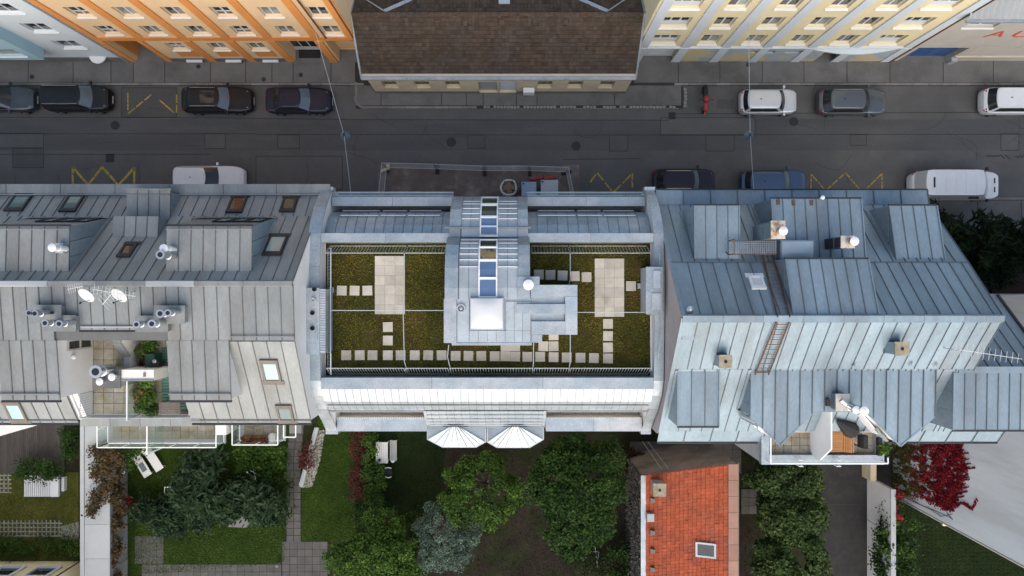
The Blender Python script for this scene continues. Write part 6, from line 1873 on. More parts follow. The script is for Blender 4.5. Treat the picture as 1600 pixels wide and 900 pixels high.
slN = lambda y: E0[1] + (y - E0[0]) * (E2[1] - E0[1]) / (E2[0] - E0[0])
slS = lambda y: E2[1] + (y - E2[0]) * (E4[1] - E2[1]) / (E4[0] - E2[0])
flat_dormer(8.45, 10.5, 3.82, 1.35, 16.9, slN)
d2 = flat_dormer(12.15, 16.35, 4.18, 1.25, 16.5, slN, lift=.42)
flat_dormer(17.78, 20.0, 3.88, 1.3, 16.32, slN, lift=.62)
flat_dormer(12.04, 15.68, 1.27, -1.12, 18.42, slN, lift=.86)
flat_dormer(7.55, 9.42, -6.30, -3.75, 17.36, slS, street=False)
for (a, b) in ((1216, 316), (1240, 317), (1268, 317)):
    c = P(a, b, 16.55); MB().box(c.x - .08, c.x + .08, c.y - .12, c.y + .12, 16.4, 16.56).build('patch_sheet', M['rust'], d2)
c = P(1284, 309, 17)
MB().lathe((c.x, c.y, 16.9), [(.05, 0), (.05, .2), (.10, .22), (.03, .28)], 12).build('vent_cowl', M['whitemetal'], d2)
# big double-pointed garden dormer
zq = 17.36
bp = [(1172, 650), (1219, 695), (1272, 641.5), (1353, 641.5), (1407, 696), (1460, 650)]
bq = [P(a, b, zq) for a, b in bp]


def yb_at(x):
    for p, q in zip(bq[:-1], bq[1:]):
        if p.x - 1e-6 <= x <= q.x + 1e-6: return p.y + (q.y - p.y) * (x - p.x) / (q.x - p.x)
    return bq[0].y if x < bq[0].x else bq[-1].y


yt = -3.72
xl, xr = bq[0].x, bq[-1].x
shr = lambda p: Vector((p.x, p.y + .09, 0))
dm = MB().prism([Vector((xl + .06, yt, 14.4))] + [shr(p) + Vector((0, 0, 14.4)) for p in [Vector((xl + .06, bq[0].y, 0))] + bq[1:-1] + [Vector((xr - .06, bq[-1].y, 0))]] + [Vector((xr - .06, yt, 14.4))], (0, 0, zq - 14.45)).build('dormer', M['white'], bH)
nS = 15
for k in range(nS):
    a, b = xl + (xr - xl) * k / nS + .006, xl + (xr - xl) * (k + 1) / nS - .006
    brk = [a] + [p.x for p in bq[1:-1] if a + .02 < p.x < b - .02] + [b]
    lift = lambda y: zq + .03 * (y - bq[1].y)
    pts = [Vector((x, yb_at(x), lift(yb_at(x)))) for x in brk] + [Vector((b, yt, lift(yt))), Vector((a, yt, lift(yt)))]
    m = MB().slab(pts, .035)
    m.mi = 1; m.bar((b + .006, yb_at(b), lift(yb_at(b)) + .025), (b + .006, yt, lift(yt) + .025), .035, .055)
    if k == 10: m.mi = 0; m.bar((b + .05, yb_at(b), lift(yb_at(b)) + .05), (b + .05, yt, lift(yt) + .05), .12, .10)
    m.build('roof_panel', [M['zincR'], M['zincRr']], dm)
for p, q in zip(bq[:-1], bq[1:]):
    MB().bar(p + Vector((0, -.03, -.02)), q + Vector((0, -.03, -.02)), .07, .10).build('fascia', M['zincR'], dm)
for k in range(4):
    ya, yb2 = bq[0].y + (yt - bq[0].y) * k / 4, bq[0].y + (yt - bq[0].y) * (k + 1) / 4 - .012
    if slS(yb2) < zq - .12: MB().prism([(xl + .05, ya, zq - .08), (xl + .05, yb2, zq - .08), (xl + .05, yb2, slS(yb2)), (xl + .05, ya, slS(ya))], (-.04, 0, 0)).build('cheek_sheet', M['zincR'], dm)
MB().bar((xl - .05, bq[0].y, slS(bq[0].y) + .05), (xl - .05, yt, slS(yt) + .05), .14, .03).build('valley_flashing', M['zincR'], dm)
# balcony in front of it
BZ = 14.3
bx0, bx1, byf = X(1188, BZ), X(1375, BZ), Y(722, BZ)
MB().box(bx0, bx1, byf, -7.3, 0, BZ - .1).build('projecting_bay', M['concrete'], bH)
bl = MB().box(bx0, bx1, byf, -5.4, BZ - .1, BZ - .03).build('balcony', M['terrbase'], bH)
pavers(bl, bx0 + .32, bx1 - .3, byf + .42, -5.5, BZ - .03, .4, 'terrpaver')
for (a, b, c_, d_) in ((bx0 - .05, bx1 + .05, byf - .05, byf + .42), (bx0 - .05, bx0 + .34, byf + .425, -7.0), (bx1 - .34, bx1 + .05, byf + .425, -6.6)):
    MB().box(a, b, c_, d_, BZ - .02, BZ + .30).build('balcony_parapet', M['galvcap'], bl)
rzb = BZ + .30
MB().path([(bx0 + .25, -6.9, rzb + .42), (bx0 + .25, byf + .12, rzb + .42), (bx1, byf + .12, rzb + .42), (bx1, byf + .4, rzb + .42)], .038, 8).tube((bx0 + .25, byf + .12, rzb), (bx0 + .25, byf + .12, rzb + .42), .03).tube((bx1 - .05, byf + .12, rzb), (bx1 - .05, byf + .12, rzb + .42), .03).build('balcony_railing', M['whitemetal'], bl)
for a in (1252, 1311):
    xx = X(a, rzb + .4)
    MB().path([(xx - .10, byf + .28, rzb), (xx - .10, byf + .28, rzb + .4), (xx + .09, byf + .28, rzb + .4), (xx + .09, byf + .28, rzb)], .022).path([(xx - .10, byf - .03, rzb - .1), (xx - .10, byf - .03, rzb + .4), (xx + .09, byf - .03, rzb + .4), (xx + .09, byf - .03, rzb - .1)], .022).build('rail_bracket', M['whitemetal'], bl)
MB().prism([(14.92, -5.5, BZ), (14.92, -5.5, 16.55), (14.92, -7.55, 16.55), (14.92, -8.35, 15.4), (14.92, -8.35, BZ + .3), (14.92, -8.1, BZ)], (.07, 0, 0)).build('partition_screen', M['whitemetal'], bl)
# wing that carries the last dormer
W0, W1 = (-.35, 13.85), (-3.72, 17.38)
wg = MB().prism([(HX1 - .3, -.3, 0), (HX1 - .3, -.3, 13.7), (HX1 - .3, -3.72, 17.25), (HX1 - .3, -7.05, 14.7), (HX1 - .3, -7.3, 14.2), (HX1 - .3, -7.3, 0)], (24.55 - HX1 + .3, 0, 0)).build('side_wing', M['pinkwall'], bH)
seam_x(wg, HX1 - .3, 24.6, W0, W1, .56, M['zincR'], M['zincRr'])
MB().bar((24.62, W0[0], W0[1] + .05), (24.62, W1[0], W1[1] + .05), .12, .08).build('verge_flashing', M['darkmetal'], wg)
MB().bar((20.3, -3.72, 17.46), (24.6, -3.72, 17.46), .30, .06).build('ridge_cap', M['zincR'], wg)
strips(wg, (HX1 - .3, -7.05, 14.86), (24.6, -7.05, 14.86), (24.6, -3.72, 17.38), (HX1 - .3, -3.72, 17.38), .56, M['zincR'], M['zincRr'])
flat_dormer(20.12, 24.2, -6.48, -3.85, 17.34, lambda y: 17.38 + (y + 3.72) * .76, street=False)
c = P(1590, 534, 15.5)
MB().box(c.x - .2, c.x + .25, c.y - .15, c.y + .15, c.z - .6, c.z + .12).build('vent_box', M['galvcap'], wg)
# chimneys


def chimney(px, py, zt, w, l, mat, capmat, zb, hole=True, pot=None):
    c = P(px, py, zt)
    o = MB().box(c.x - w / 2 + .04, c.x + w / 2 - .04, c.y - l / 2 + .04, c.y + l / 2 - .04, zb, zt - .08).build('chimney', M[mat], bH)
    MB().box(c.x - w / 2, c.x + w / 2, c.y - l / 2, c.y + l / 2, zt - .08, zt).build('chimney_cap', M[capmat], o)
    MB().bar((c.x - w / 2 + .03, c.y - l / 2, (zt + zb) / 2 + .2), (c.x - w / 2 + .03, c.y + l / 2, (zt + zb) / 2 + .2), .03, .03).build('sheet_seam', M['zincRr'], o)
    if hole: MB().lathe((c.x, c.y, zt), [(.075, 0), (.075, .012)], 14).build('flue_opening', M['black'], o)
    if pot: flue(bH, px + pot[0], py + pot[1], zt + .45, zt, .14, 'chimrust', 'hat')
    return o


chimney(1134, 565, 18.7, .58, .58, 'zincR', 'chim', 16.4)
chimney(1410, 545, 19.2, .62, .60, 'zincR', 'chim', 17.0)
chimney(1216, 359, 18.6, .62, .80, 'zincR', 'chimrust', 16.2, False, (7, 2))
chimney(1325, 378, 18.5, .60, .55, 'darkmetal', 'chimrust', 16.6, False, (9, -1))
chimney(1317, 629, 17.95, .62, .78, 'zincR', 'chimrust', 17.0, False)
MB().path([P(1314, 625, 18.3), P(1322, 632, 18.3), P(1336, 638, 18.2), P(1349, 642, 18.3)], .11, 10).build('flue_pipe', M['steel'], bH)
flue(bH, 1337, 640, 18.5, 17.3, .13, 'steel', 'hat'); flue(bH, 1349, 642, 18.6, 17.3, .15, 'steel', 'hat')
MB().box(*[X(1298, 18), X(1304, 18)], Y(637, 18), Y(626, 18), 17.38, 17.62).build('hatch', M['darkmetal'], dm)
q = P(1178, 652, 16.3)
MB().prism([P(1152, 640, 15.9), P(1180, 655, 16.7), P(1192, 666, 16.7), P(1155, 650, 15.7)], (0, 0, .06)).build('chimney_cladding', M['zincR'], bH)
MB().path([P(1160, 650, 16.2), P(1182, 661, 16.6), P(1191, 668, 16.7)], .13, 10).build('flue_pipe', M['steel'], bH)
flue(bH, 1190, 667, 17.2, 15.6, .14, 'steel', 'hat'); flue(bH, 1197, 669, 17.1, 15.6, .11, 'steel', 'hat')
q = P(1075, 521, 18.7)
MB().box(q.x - .26, q.x + .26, q.y - .28, q.y + .22, 17.9, 18.75).build('vent_box', M['galvcap'], bH)
q = P(1079, 484, 19.3)
MB().lathe((q.x, q.y, 19.0), [(.12, 0), (.10, .2), (.16, .25), (.05, .34)], 12).build('vent_cowl', M['steel'], bH)
x0, x1, y1, y0 = X(1223, 17.4), X(1272, 17.4), Y(377, 17.4), Y(403, 17.4)
rl = MB().box(x0 - .06, x1 + .06, y0 - .06, y1 + .06, 16.9, 17.3).build('rooflight', M['zincR'], bH)
rows = [[(x0 + (x1 - x0) * j / 6, y0 + (y1 - y0) * v / 6, 17.31 + .14 * (math.sin(math.pi * v / 6) * math.sin(math.pi * j / 6)) ** .5) for j in range(7)] for v in range(7)]
MB().grid(rows).build('rooflight_dome', pbr('bluish opal dome', (.42, .50, .54), .25, var=.08, rnd=0), rl, smooth=60)
q = on(1182, 441, E1, E2)
roof_window(bH, q, E1, E2, .62, .70, 'opal', 'whitemetal')
# rusty grating and roof ladders
gz = 17.3
x0, x1, y1, y0 = X(1139, gz), X(1214, gz), Y(376, gz), Y(398, gz)
wk = MB().box(x0, x1, y0, y0 + .04, gz - .05, gz).box(x0, x1, y1 - .04, y1, gz - .05, gz).build('walkway', M['rust'], bH)
m = MB()
k = x0
while k < x1: m.box(k, k + .018, y0, y1, gz - .03, gz); k += .085
k = y0
while k < y1: m.box(x0, x1, k, k + .018, gz - .034, gz - .004); k += .085
m.build('grating', M['galvcap'], wk, kind='stuff', merge=False)
MB().path([(x0, y0, gz), (x0 - .05, y0, gz + .9), (x0 - .05, y1, gz + .9), (x0, y1, gz)], .02).tube((x0 - .05, y0 + .3, slN(y0) - .2), (x0, y0, gz), .025).tube((x1, y0, gz), (x1, y0, slN(y0) - .2), .025).build('guard_rail', M['rust'], wk)


def ladder(a0, a1, b0, b1, n):
    m = MB().bar(a0, a1, .05, .06).bar(b0, b1, .05, .06)
    o = m.build('roof_ladder', M['rust'], bH)
    for k in range(n):
        t = (k + .5) / n
        MB().bar(Vector(a0).lerp(Vector(a1), t), Vector(b0).lerp(Vector(b1), t), .035, .03).build('rung', M['rust'], o)


up = Vector((0, 0, .14))
ladder(on(1190, 398, E1, E2) + up, on(1213, 495, E1, E2) + up, on(1206, 398, E1, E2) + up, on(1232, 495, E1, E2) + up, 9)
ladder(on(1211, 503, E2, E3) + up, on(1178, 585, E2, E3) + up, on(1231, 503, E2, E3) + up, on(1199, 585, E2, E3) + up, 11)
m = MB()
for (a, b) in ((1332, 570), (1421, 568), (1460, 569)):
    q = on(a, b, E2, E3)
    m = MB().path([q + Vector((-.06, -.1, .02)), q + Vector((.04, .06, .16)), q + Vector((.08, -.08, .02))], .02)
    m.build('safety_hook', M['zincR'], bH)
# ---- things on and behind the right roof
c = P(1490, 546, 19.0)
yagi('tv_antenna', 'long television aerial tilted over the blue grey roof ridge end', (c.x, c.y, 17.6), 1.8, P(1490, 545, 19.3), P(1597, 561, 19.6), 12, .34)
# lounge, parasol, grill and door leaf on the balcony
LZ = BZ + .30
x0, x1, y1, y0 = X(1296, LZ), X(1327, LZ), Y(669, LZ), Y(706, LZ)
lg = thing('wooden_lounger', ((x0 + x1) / 2, (y0 + y1) / 2, BZ), 'orange brown slatted wooden lounger on the right balcony', 'lounger')
xm = x0 + (x1 - x0) * .68
me = MB().box(-(xm - x0) / 2, (xm - x0) / 2, -.04, .04, 0, .03).mesh('slat', M['teak'])
for k in range(12): inst('slat', me, ((x0 + xm) / 2, y0 + .05 + (y1 - y0 - .1) * k / 11, LZ), lg)
bk = MB().prism([(xm + .02, y0, LZ), (x1, y0, LZ + .28), (x1, y0, LZ + .24), (xm + .02, y0, LZ - .04)], (0, y1 - y0, 0)).build('backrest', M['teak'], lg)
for k in range(5): MB().bar((xm + .04 + .08 * k, y0 + .04, LZ + .05 + .065 * k), (xm + .04 + .08 * k, y1 - .04, LZ + .05 + .065 * k), .055, .03).build('slat', M['teak'], bk)
for a in (x0 + .06, xm - .05):
    for b in (y0 + .08, y1 - .08): MB().box(a - .03, a + .03, b - .03, b + .03, BZ, LZ).build('leg', M['teak'], lg)
MB().box(x0, xm, y0 - .01, y0 + .03, LZ - .07, LZ - .005).box(x0, xm, y1 - .03, y1 + .01, LZ - .07, LZ - .005).build('frame', M['teak'], lg)
q = P(1306, 660, LZ + .1)
wc = thing('wooden_chair', (q.x, q.y, BZ), 'small slatted wooden folding chair with grey cushion behind the lounger', 'chair')
ux, uy = Vector((.93, -.36, 0)), Vector((.36, .93, 0))
for k in range(6): MB().obox(q + uy * (-.2 + .08 * k) + Vector((0, 0, -.05)), ux * .24, uy * .028, (0, 0, .015)).build('slat', M['teak'], wc)
MB().obox(q - ux * .22 + Vector((0, 0, .12)), ux * .06, uy * .22, Vector((-.3, .1, .35)) * .05 + Vector((0, 0, .06))).build('cushion', M['greycloth'], wc)
for s in (-1, 1):
    for t in (-1, 1): MB().tube(q + ux * .2 * s + uy * .2 * t - Vector((0, 0, .05)), (q.x + ux.x * .2 * s + uy.x * .2 * t, q.y + ux.y * .2 * s + uy.y * .2 * t, BZ), .018).build('leg', M['teak'], wc)
q = P(1328, 662, BZ + .8)
pa = thing('folded_parasol', (q.x, q.y, BZ), 'black folded parasol leaning in the corner of the right balcony', 'parasol')
MB().lathe((q.x - .9, q.y + .25, BZ + 1.3), [(.02, 0), (.10, .15), (.30, .7), (.42, 1.15), (.38, 1.3), (.1, 1.4)], 9, axis=(.85, -.5, -.42)).build('canopy', M['black'], pa)
MB().tube((q.x, q.y, BZ), (q.x - .95, q.y + .3, BZ + 1.42), .025).lathe((q.x + .1, q.y - .2, BZ), [(.28, 0), (.24, .1), (.05, .14)], 14).build('stand', M['darkmetal'], pa)
q = P(1346, 688, BZ + .5)
gr = thing('barbecue', (q.x, q.y, BZ), 'black barbecue at the right end of the balcony', 'barbecue')
MB().prism([(q.x - .2, q.y - .3, BZ + .5), (q.x + .18, q.y - .3, BZ + .5), (q.x + .18, q.y + .3, BZ + .5), (q.x - .2, q.y + .3, BZ + .5)], (0, 0, .28)).build('firebox', M['darkmetal'], gr)
MB().lathe((q.x, q.y - .3, BZ + .78), [(.2, 0), (.15, .0)], 12, axis=(0, 1, 0)).prism([(q.x - .2, q.y - .28, BZ + .785), (q.x - .12, q.y - .28, BZ + .95), (q.x + .1, q.y - .28, BZ + .95), (q.x + .18, q.y - .28, BZ + .785)], (0, .56, 0)).build('lid', M['black'], gr)
for s in (-.16, .14):
    for t in (-.25, .25): MB().tube((q.x + s, q.y + t, BZ), (q.x + s, q.y + t, BZ + .5), .02).build('leg', M['darkmetal'], gr)
MB().path([(q.x - .5, q.y - .55, BZ + .2), (q.x - .35, q.y - .2, BZ + .5), (q.x - .2, q.y - .3, BZ + .55)], .025).build('handle', M['darkmetal'], gr)
a, b, c_, d_ = P(1337, 650, 15.2), P(1362, 676, 15.2), P(1375, 680, 16.3), P(1345, 646, 16.3)
MB().prism([a, b, c_, d_], (.04, .03, .02)).build('door_leaf', M['whitemetal'], dm)
MB().prism([P(1366, 671, 16.4), P(1383, 690, 16.0), P(1388, 689, 16.4), P(1370, 668, 16.8)], (0, 0, .05)).build('door_leaf', M['glasspale'], dm)
for (a, b, l) in ((1373, 691, 'dark window box with pale green grass at the balcony end'), (1373, 706, 'dark window box without plants beside the grassy one') ):
    q = P(a, b, BZ + .5)
    t = thing('window_box', (q.x + .1, q.y, BZ + .2), l, 'window box', 'window boxes on the right balcony')
    MB().box(q.x - .02, q.x + .18, q.y - .2, q.y + .2, BZ + .28, BZ + .5).build('trough', M['black'], t)
    if b == 691:
        rng = np.random.default_rng(8); n = 90
        p_ = np.stack([q.x + .25 + rng.normal(0, .12, n), q.y - .35 + rng.normal(0, .12, n), BZ + .4 + rng.uniform(0, .25, n)], 1)
        leafcloud('foliage', p_, rng.uniform(.3, 1, n), .16, LM['lime'], t, aspect=1.8, seed=9)
# ------------------------------------------------------------------ gardens
def rectpx(name, x0, x1, y0, y1, mat, z=.012, kind='structure'):
    return sheet(name, X(x0, 0), X(x1, 0), Y(y1, 0), Y(y0, 0), z, M[mat], None, kind)


def polypx(name, pts, mat, z=.012):
    return polysheet(name, [P(a, b) for a, b in pts], z, M[mat])


def inpoly(poly):
    q = [(P(a, b).x, P(a, b).y) for a, b in poly]
    def f(x, y):
        r = False
        for (x0, y0), (x1, y1) in zip(q, q[1:] + q[:1]):
            if (y0 > y) != (y1 > y) and x < (x1 - x0) * (y - y0) / (y1 - y0) + x0: r = not r
        return r
    return f


def lawnpx(pts, mat, leaf, n, seed, size=.085, h=.06):
    polypx('lawn', pts, mat)
    xs, ys = [P(a, b).x for a, b in pts], [P(a, b).y for a, b in pts]
    tufts('grass', inpoly(pts), min(xs), max(xs), min(ys), max(ys), .012, n, size, LM[leaf], seed, h=h)


lawnpx([(-60, 738), (123, 738), (123, 882), (-60, 876)], 'lawnyellow', 'grassy', 16000, 41)
lawnpx([(186, 640), (455, 640), (450, 700), (445, 880), (186, 900)], 'lawn', 'grass', 30000, 42)
lawnpx([(500, 640), (556, 640), (556, 846), (470, 846), (472, 760)], 'lawn', 'grass', 10000, 43)
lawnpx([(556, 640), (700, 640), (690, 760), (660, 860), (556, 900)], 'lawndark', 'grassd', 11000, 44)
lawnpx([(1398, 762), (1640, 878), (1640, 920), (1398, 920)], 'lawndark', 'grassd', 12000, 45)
xs, ys = (X(620, 0), X(1000, 0)), (Y(905, 0), Y(690, 0))
tufts('fallen_leaves', None, xs[0], xs[1], ys[0], ys[1], .0, 9000, .09, LM['litter'], 46, h=.03)
tufts('fallen_leaves', None, X(1150, 0), X(1200, 0), Y(905, 0), Y(690, 0), .0, 1500, .09, LM['litter'], 47, h=.03)
# net over the dark lawn
lawn_net = MB()
for k in range(34):
    xx = X(1398, 0) + k * .3
    y1 = Y(762 + (1398 + k * 6.6 - 1398) * .48, 0) - .1
    lawn_net.tube((xx, -21, .09), (xx, y1, .09), .005, n=3)
for k in range(20):
    yy = -21 + k * .3
    x1 = X(1398, 0) if yy > -15 else X(1398, 0)
    xe = min(X(1640, 0), X(1398 + (450 - yy * 22 - 762) / .48, 0)) if yy > -20.4 else X(1640, 0)
    if xe > x1 + .2: lawn_net.tube((x1, yy, .092), (xe, yy, .092), .005, n=3)
lawn_net.build('lawn_netting', pbr('dark green netting', (.022, .034, .018), .9, rnd=0, spec=.1), kind='stuff', label='fine dark green netting laid over the dark lawn', merge=False)
# drive, paths, paving
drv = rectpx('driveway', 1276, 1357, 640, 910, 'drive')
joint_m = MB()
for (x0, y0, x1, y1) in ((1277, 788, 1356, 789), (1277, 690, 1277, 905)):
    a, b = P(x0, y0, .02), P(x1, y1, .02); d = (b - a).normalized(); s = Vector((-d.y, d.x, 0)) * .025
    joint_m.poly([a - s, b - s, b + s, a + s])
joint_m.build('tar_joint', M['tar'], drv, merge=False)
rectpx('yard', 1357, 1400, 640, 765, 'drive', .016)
gp = rectpx('garden_path', 1157, 1184, 640, 905, 'soil', .004)
pavers(gp, X(1158, 0), X(1182, 0), Y(803, 0), Y(764, 0), .0, .55, 'gardenpaver')
pavers(gp, X(1130, 0), X(1158, 0), Y(740, 0), Y(690, 0), .0, .55, 'gardenpaver')
pa_ = rectpx('garden_path', 440, 512, 640, 905, 'soil', .002)
m = 0
yv = Y(640, 0)
while yv > Y(845, 0):
    px = (450 - yv / .04547)
    cx = X(459 + max(0, (720 - px)) * .09, 0)
    for s in (-1, 1):
        inst('paving_flag', None or (FLAG if 'FLAG' in globals() else globals().setdefault('FLAG', MB().box(-.24, .24, -.24, .24, 0, .05).mesh('paving_flag', M['gardenpaver']))), (cx + s * .255, yv, RNG.uniform(0, .012)), pa_)
    yv -= .51
pavers(pa_, X(441, 0), X(512, 0), Y(905, 0), Y(846, 0), .0, .51, 'gardenpaver')
pv = rectpx('garden_paving', 210, 450, 836, 905, 'soil', .003)
pavers(pv, X(211, 0), X(256, 0), Y(881, 0), Y(837, 0), .0, .52, 'gardenpaver')
pavers(pv, X(222, 0), X(440, 0), Y(905, 0), Y(881.5, 0), .0, .52, 'gardenpaver')
dk = rectpx('wooden_deck', -60, 102, 640, 740, 'soil', .003)
me = MB().box(-.066, .066, Y(740, 0), Y(650, 0), 0, .06).mesh('deck_board', M['deck'])
xx = X(-50, 0)
while xx < X(101, 0):
    inst('deck_board', me, (xx, 0, .02 + RNG.uniform(-.004, .004)), dk); xx += .145
gb = MB()
for (px0, px1, py0, py1) in ((-40, 93, 817, 838), (-40, 18, 738, 770)):
    yy = Y(py1, 0)
    while yy < Y(py0, 0):
        xx = X(px0, 0)
        while xx < X(px1, 0):
            gb.box(xx, xx + .27, yy, yy + .09, 0, .06).box(xx, xx + .08, yy + .09, yy + .27, 0, .058); xx += .30
        yy += .30
gb.build('grass_paver', M['gravel'], label='perforated concrete grass pavers in the dry lawn', kind='stuff', merge=False)
polypx('gravel_path', [(95, 822), (123, 815), (123, 845), (95, 842)], 'gravel', .02)
polypx('gravel_strip', [(497, 672), (508, 672), (500, 720), (488, 760), (470, 762), (476, 735)], 'gravel', .016)
rng = np.random.default_rng(51)
gs_ = MB()
f = inpoly([(497, 672), (508, 672), (500, 720), (488, 760), (470, 762), (476, 735)])
for k in range(900):
    p = P(rng.uniform(470, 508), rng.uniform(672, 762))
    if f(p.x, p.y):
        r = rng.uniform(.03, .07); gs_.obox((p.x, p.y, .03), (r, r * .3, 0), (-r * .2, r * .8, 0), (0, 0, r * .5))
gs_.build('pebbles', M['gravel'], kind='stuff', merge=False)
MB().bar(P(496, 668, .15), P(471, 760, .15), .22, .26).bar(P(492, 668, .3), P(467.5, 758, .3), .05, .05).build('edging_wall', M['concrete'], label='pale narrow edging wall beside the gravel strip', cat='edging')

# ---- narrow pale shed along the left lawn
sh = thing('garden_shed', (X(148, 2.3), -15, 0), 'long narrow shed with a pale blue grey sheet roof', 'shed')
x0, x1 = X(126, 2.3), X(171, 2.3)
MB().box(x0 + .1, x1 - .05, -23, Y(660, 2.3), 0, 2.2).build('wall', M['plinth'], sh)
for k in range(6):
    a, b = -23 + (Y(658, 2.3) + 23) * k / 6, -23 + (Y(658, 2.3) + 23) * (k + 1) / 6
    MB().box(x0 + .26, x1, a + .01, b - .01, 2.2, 2.28).build('roof_sheet', M['concrete'], sh)
MB().box(x0, x0 + .25, -23, Y(658, 2.3), 2.12, 2.36).build('parapet', M['concrete'], sh)
# ---- pale yellow house at the bottom left corner
kb = thing('house', (-36, -24, 0), 'pale yellow house with white window surrounds at the garden end', 'house')
w = MB()
facade(w, -60, -30.6, 0, 7.5, [], y=-19.4)
w.poly([(-30.6, -34, 0), (-30.6, -19.4, 0), (-30.6, -19.4, 7.5), (-30.6, -34, 7.5)]).poly([(-60, -34, 7.5), (-30.6, -34, 7.5), (-30.6, -19.4, 7.5), (-60, -19.4, 7.5)])
w.build('wall', M['yellow'], kb)
for cx in (-32.0, -34.5, -37.0):
    f = MB().box(cx - .85, cx + .85, -19.39, -19.2, 1.2, 1.35).box(cx - .85, cx - .7, -19.39, -19.25, 1.35, 2.7).box(cx + .7, cx + .85, -19.39, -19.25, 1.35, 2.7).box(cx - .85, cx + .85, -19.39, -19.25, 2.7, 2.85)
    o = f.build('window', M['winwhite'], kb)
    MB().box(cx - .7, cx + .7, -19.39, -19.36, 1.35, 2.7).build('pane', M['glassdark'], o)
MB().tube((-30.5, -19.3, 0), (-30.5, -19.3, 7.4), .05).build('downpipe', M['darkmetal'], kb)

# ---- red tiled house
bJ = thing('house', (11, -16, 0), 'garden house with an orange red tiled roof and terracotta coping', 'house')
jl, jr, jz0, jz1 = 8.42, 13.15, 5.45, 6.9
jn = lambda x: -11.77 + (x - jl) * (1.0 / (jr - jl))     # skewed north edge
JS = -25.0
m = MB().prism([(8.20, jn(8.2), 0), (8.20, jn(8.2), jz0 - .12), (jr, jn(jr), jz1 - .12), (13.70, jn(13.7), jz1), (13.70, jn(13.7), 0)], (0, 0, 0))
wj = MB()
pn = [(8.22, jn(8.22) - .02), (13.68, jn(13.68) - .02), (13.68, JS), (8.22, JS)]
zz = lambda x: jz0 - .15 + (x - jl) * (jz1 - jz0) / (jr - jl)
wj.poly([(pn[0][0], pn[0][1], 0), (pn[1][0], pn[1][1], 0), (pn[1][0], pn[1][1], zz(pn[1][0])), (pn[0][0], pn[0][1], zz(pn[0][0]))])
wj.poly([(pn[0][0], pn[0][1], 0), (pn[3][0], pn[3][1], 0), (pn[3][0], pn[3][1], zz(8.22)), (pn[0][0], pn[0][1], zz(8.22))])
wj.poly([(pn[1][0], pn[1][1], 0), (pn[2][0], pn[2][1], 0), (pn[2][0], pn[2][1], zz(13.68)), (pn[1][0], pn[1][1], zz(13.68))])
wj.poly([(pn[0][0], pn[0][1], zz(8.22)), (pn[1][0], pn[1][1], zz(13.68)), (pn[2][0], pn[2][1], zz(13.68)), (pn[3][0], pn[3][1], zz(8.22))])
wj.build('wall', M['shadeplaster'], bJ)
rj = MB().slab([(jl, jn(jl), jz0), (jr, jn(jr), jz1), (jr, JS, jz1), (jl, JS, jz0)], .08).build('roof', M['tilered'], bJ)
tl = MB(); nx = 19
for i in range(nx):
    xa, xb = jl + (jr - jl) * i / nx, jl + (jr - jl) * (i + 1.15) / nx
    za, zb = jz0 + (jz1 - jz0) * i / nx, jz0 + (jz1 - jz0) * (i + 1.15) / nx
    yv = jn(xa) - .02; k = 0
    while yv > -21.5:
        j = RNG.uniform(-.012, .016); j2 = RNG.uniform(-.012, .012)
        tl.poly([(xa + j2, yv, za + .06 + j), (xa + j2, yv - .19, za + .06 + j), (xb, yv - .19, zb + .004 + j), (xb, yv, zb + .004 + j)])
        tl.poly([(xa + j2, yv, za - .02), (xa + j2, yv - .19, za - .02), (xa + j2, yv - .19, za + .06 + j), (xa + j2, yv, za + .06 + j)])
        yv -= .205
tone_faces(tl.build('tile', M['tileredv'], rj, kind='stuff', merge=False), 2)
MB().box(8.12, 8.45, JS, jn(8.2), jz0 - .02, jz0 + .05).build('gutter', M['galvcap'], bJ)
yv = jn(13.4)
while yv > JS + 1:
    MB().box(jr + .01, jr + .60, yv - .96, yv, jz1 - .1, jz1 + .12).build('coping_stone', M['coping'], bJ); yv -= .98
MB().box(jr + .61, jr + .68, JS, jn(13.7), jz1 - .1, jz1 + .02).build('gutter', M['oldwood'], bJ)
c = P(1031, 766, 6.7)
MB().box(c.x - .34, c.x + .30, c.y - .34, c.y + .36, 5.4, 6.6).build('chimney', M['galvcap'], bJ)
o = MB().box(c.x - .40, c.x + .40, c.y - .40, c.y + .40, 6.6, 6.7).build('chimney_cap', M['chim'], bJ)
MB().lathe((c.x, c.y, 6.7), [(.09, 0), (.09, .012)], 14).build('flue_opening', M['black'], o)
MB().box(X(1011, 5.8), X(1022, 5.8), Y(815, 5.8), Y(803, 5.8), 5.4, 5.85).build('vent_box', M['concrete'], bJ)
for b in (782, 832, 861, 890):
    c = P(1019, b, 5.7); MB().prism([(c.x - .12, c.y - .16, 5.6), (c.x + .16, c.y - .1, 5.65), (c.x + .16, c.y + .1, 5.65), (c.x - .12, c.y + .16, 5.6)], (0, 0, .16)).build('vent_tile', M['oldwood'], bJ)
c = P(1101, 857, 6.35)
d = Vector((jr - jl, 0, jz1 - jz0)).normalized(); nn = Vector((-d.z, 0, d.x)); uy = Vector((0, 1, 0)); tq = Vector((0, .09, 0))
cz = jz0 + (c.x - jl) * (jz1 - jz0) / (jr - jl)
c.z = cz + .08
f = MB()
for s in (-1, 1):
    f.obox(c + d * s * .55, d * .06, uy * .45, nn * .07).obox(c + uy * s * .40, d * .49, uy * .055, nn * .068)
o = f.build('roof_window', M['galvcap'], bJ)
MB().obox(c + nn * .03, d * .48, uy * .34, nn * .01).build('pane', M['glassdark'], o)
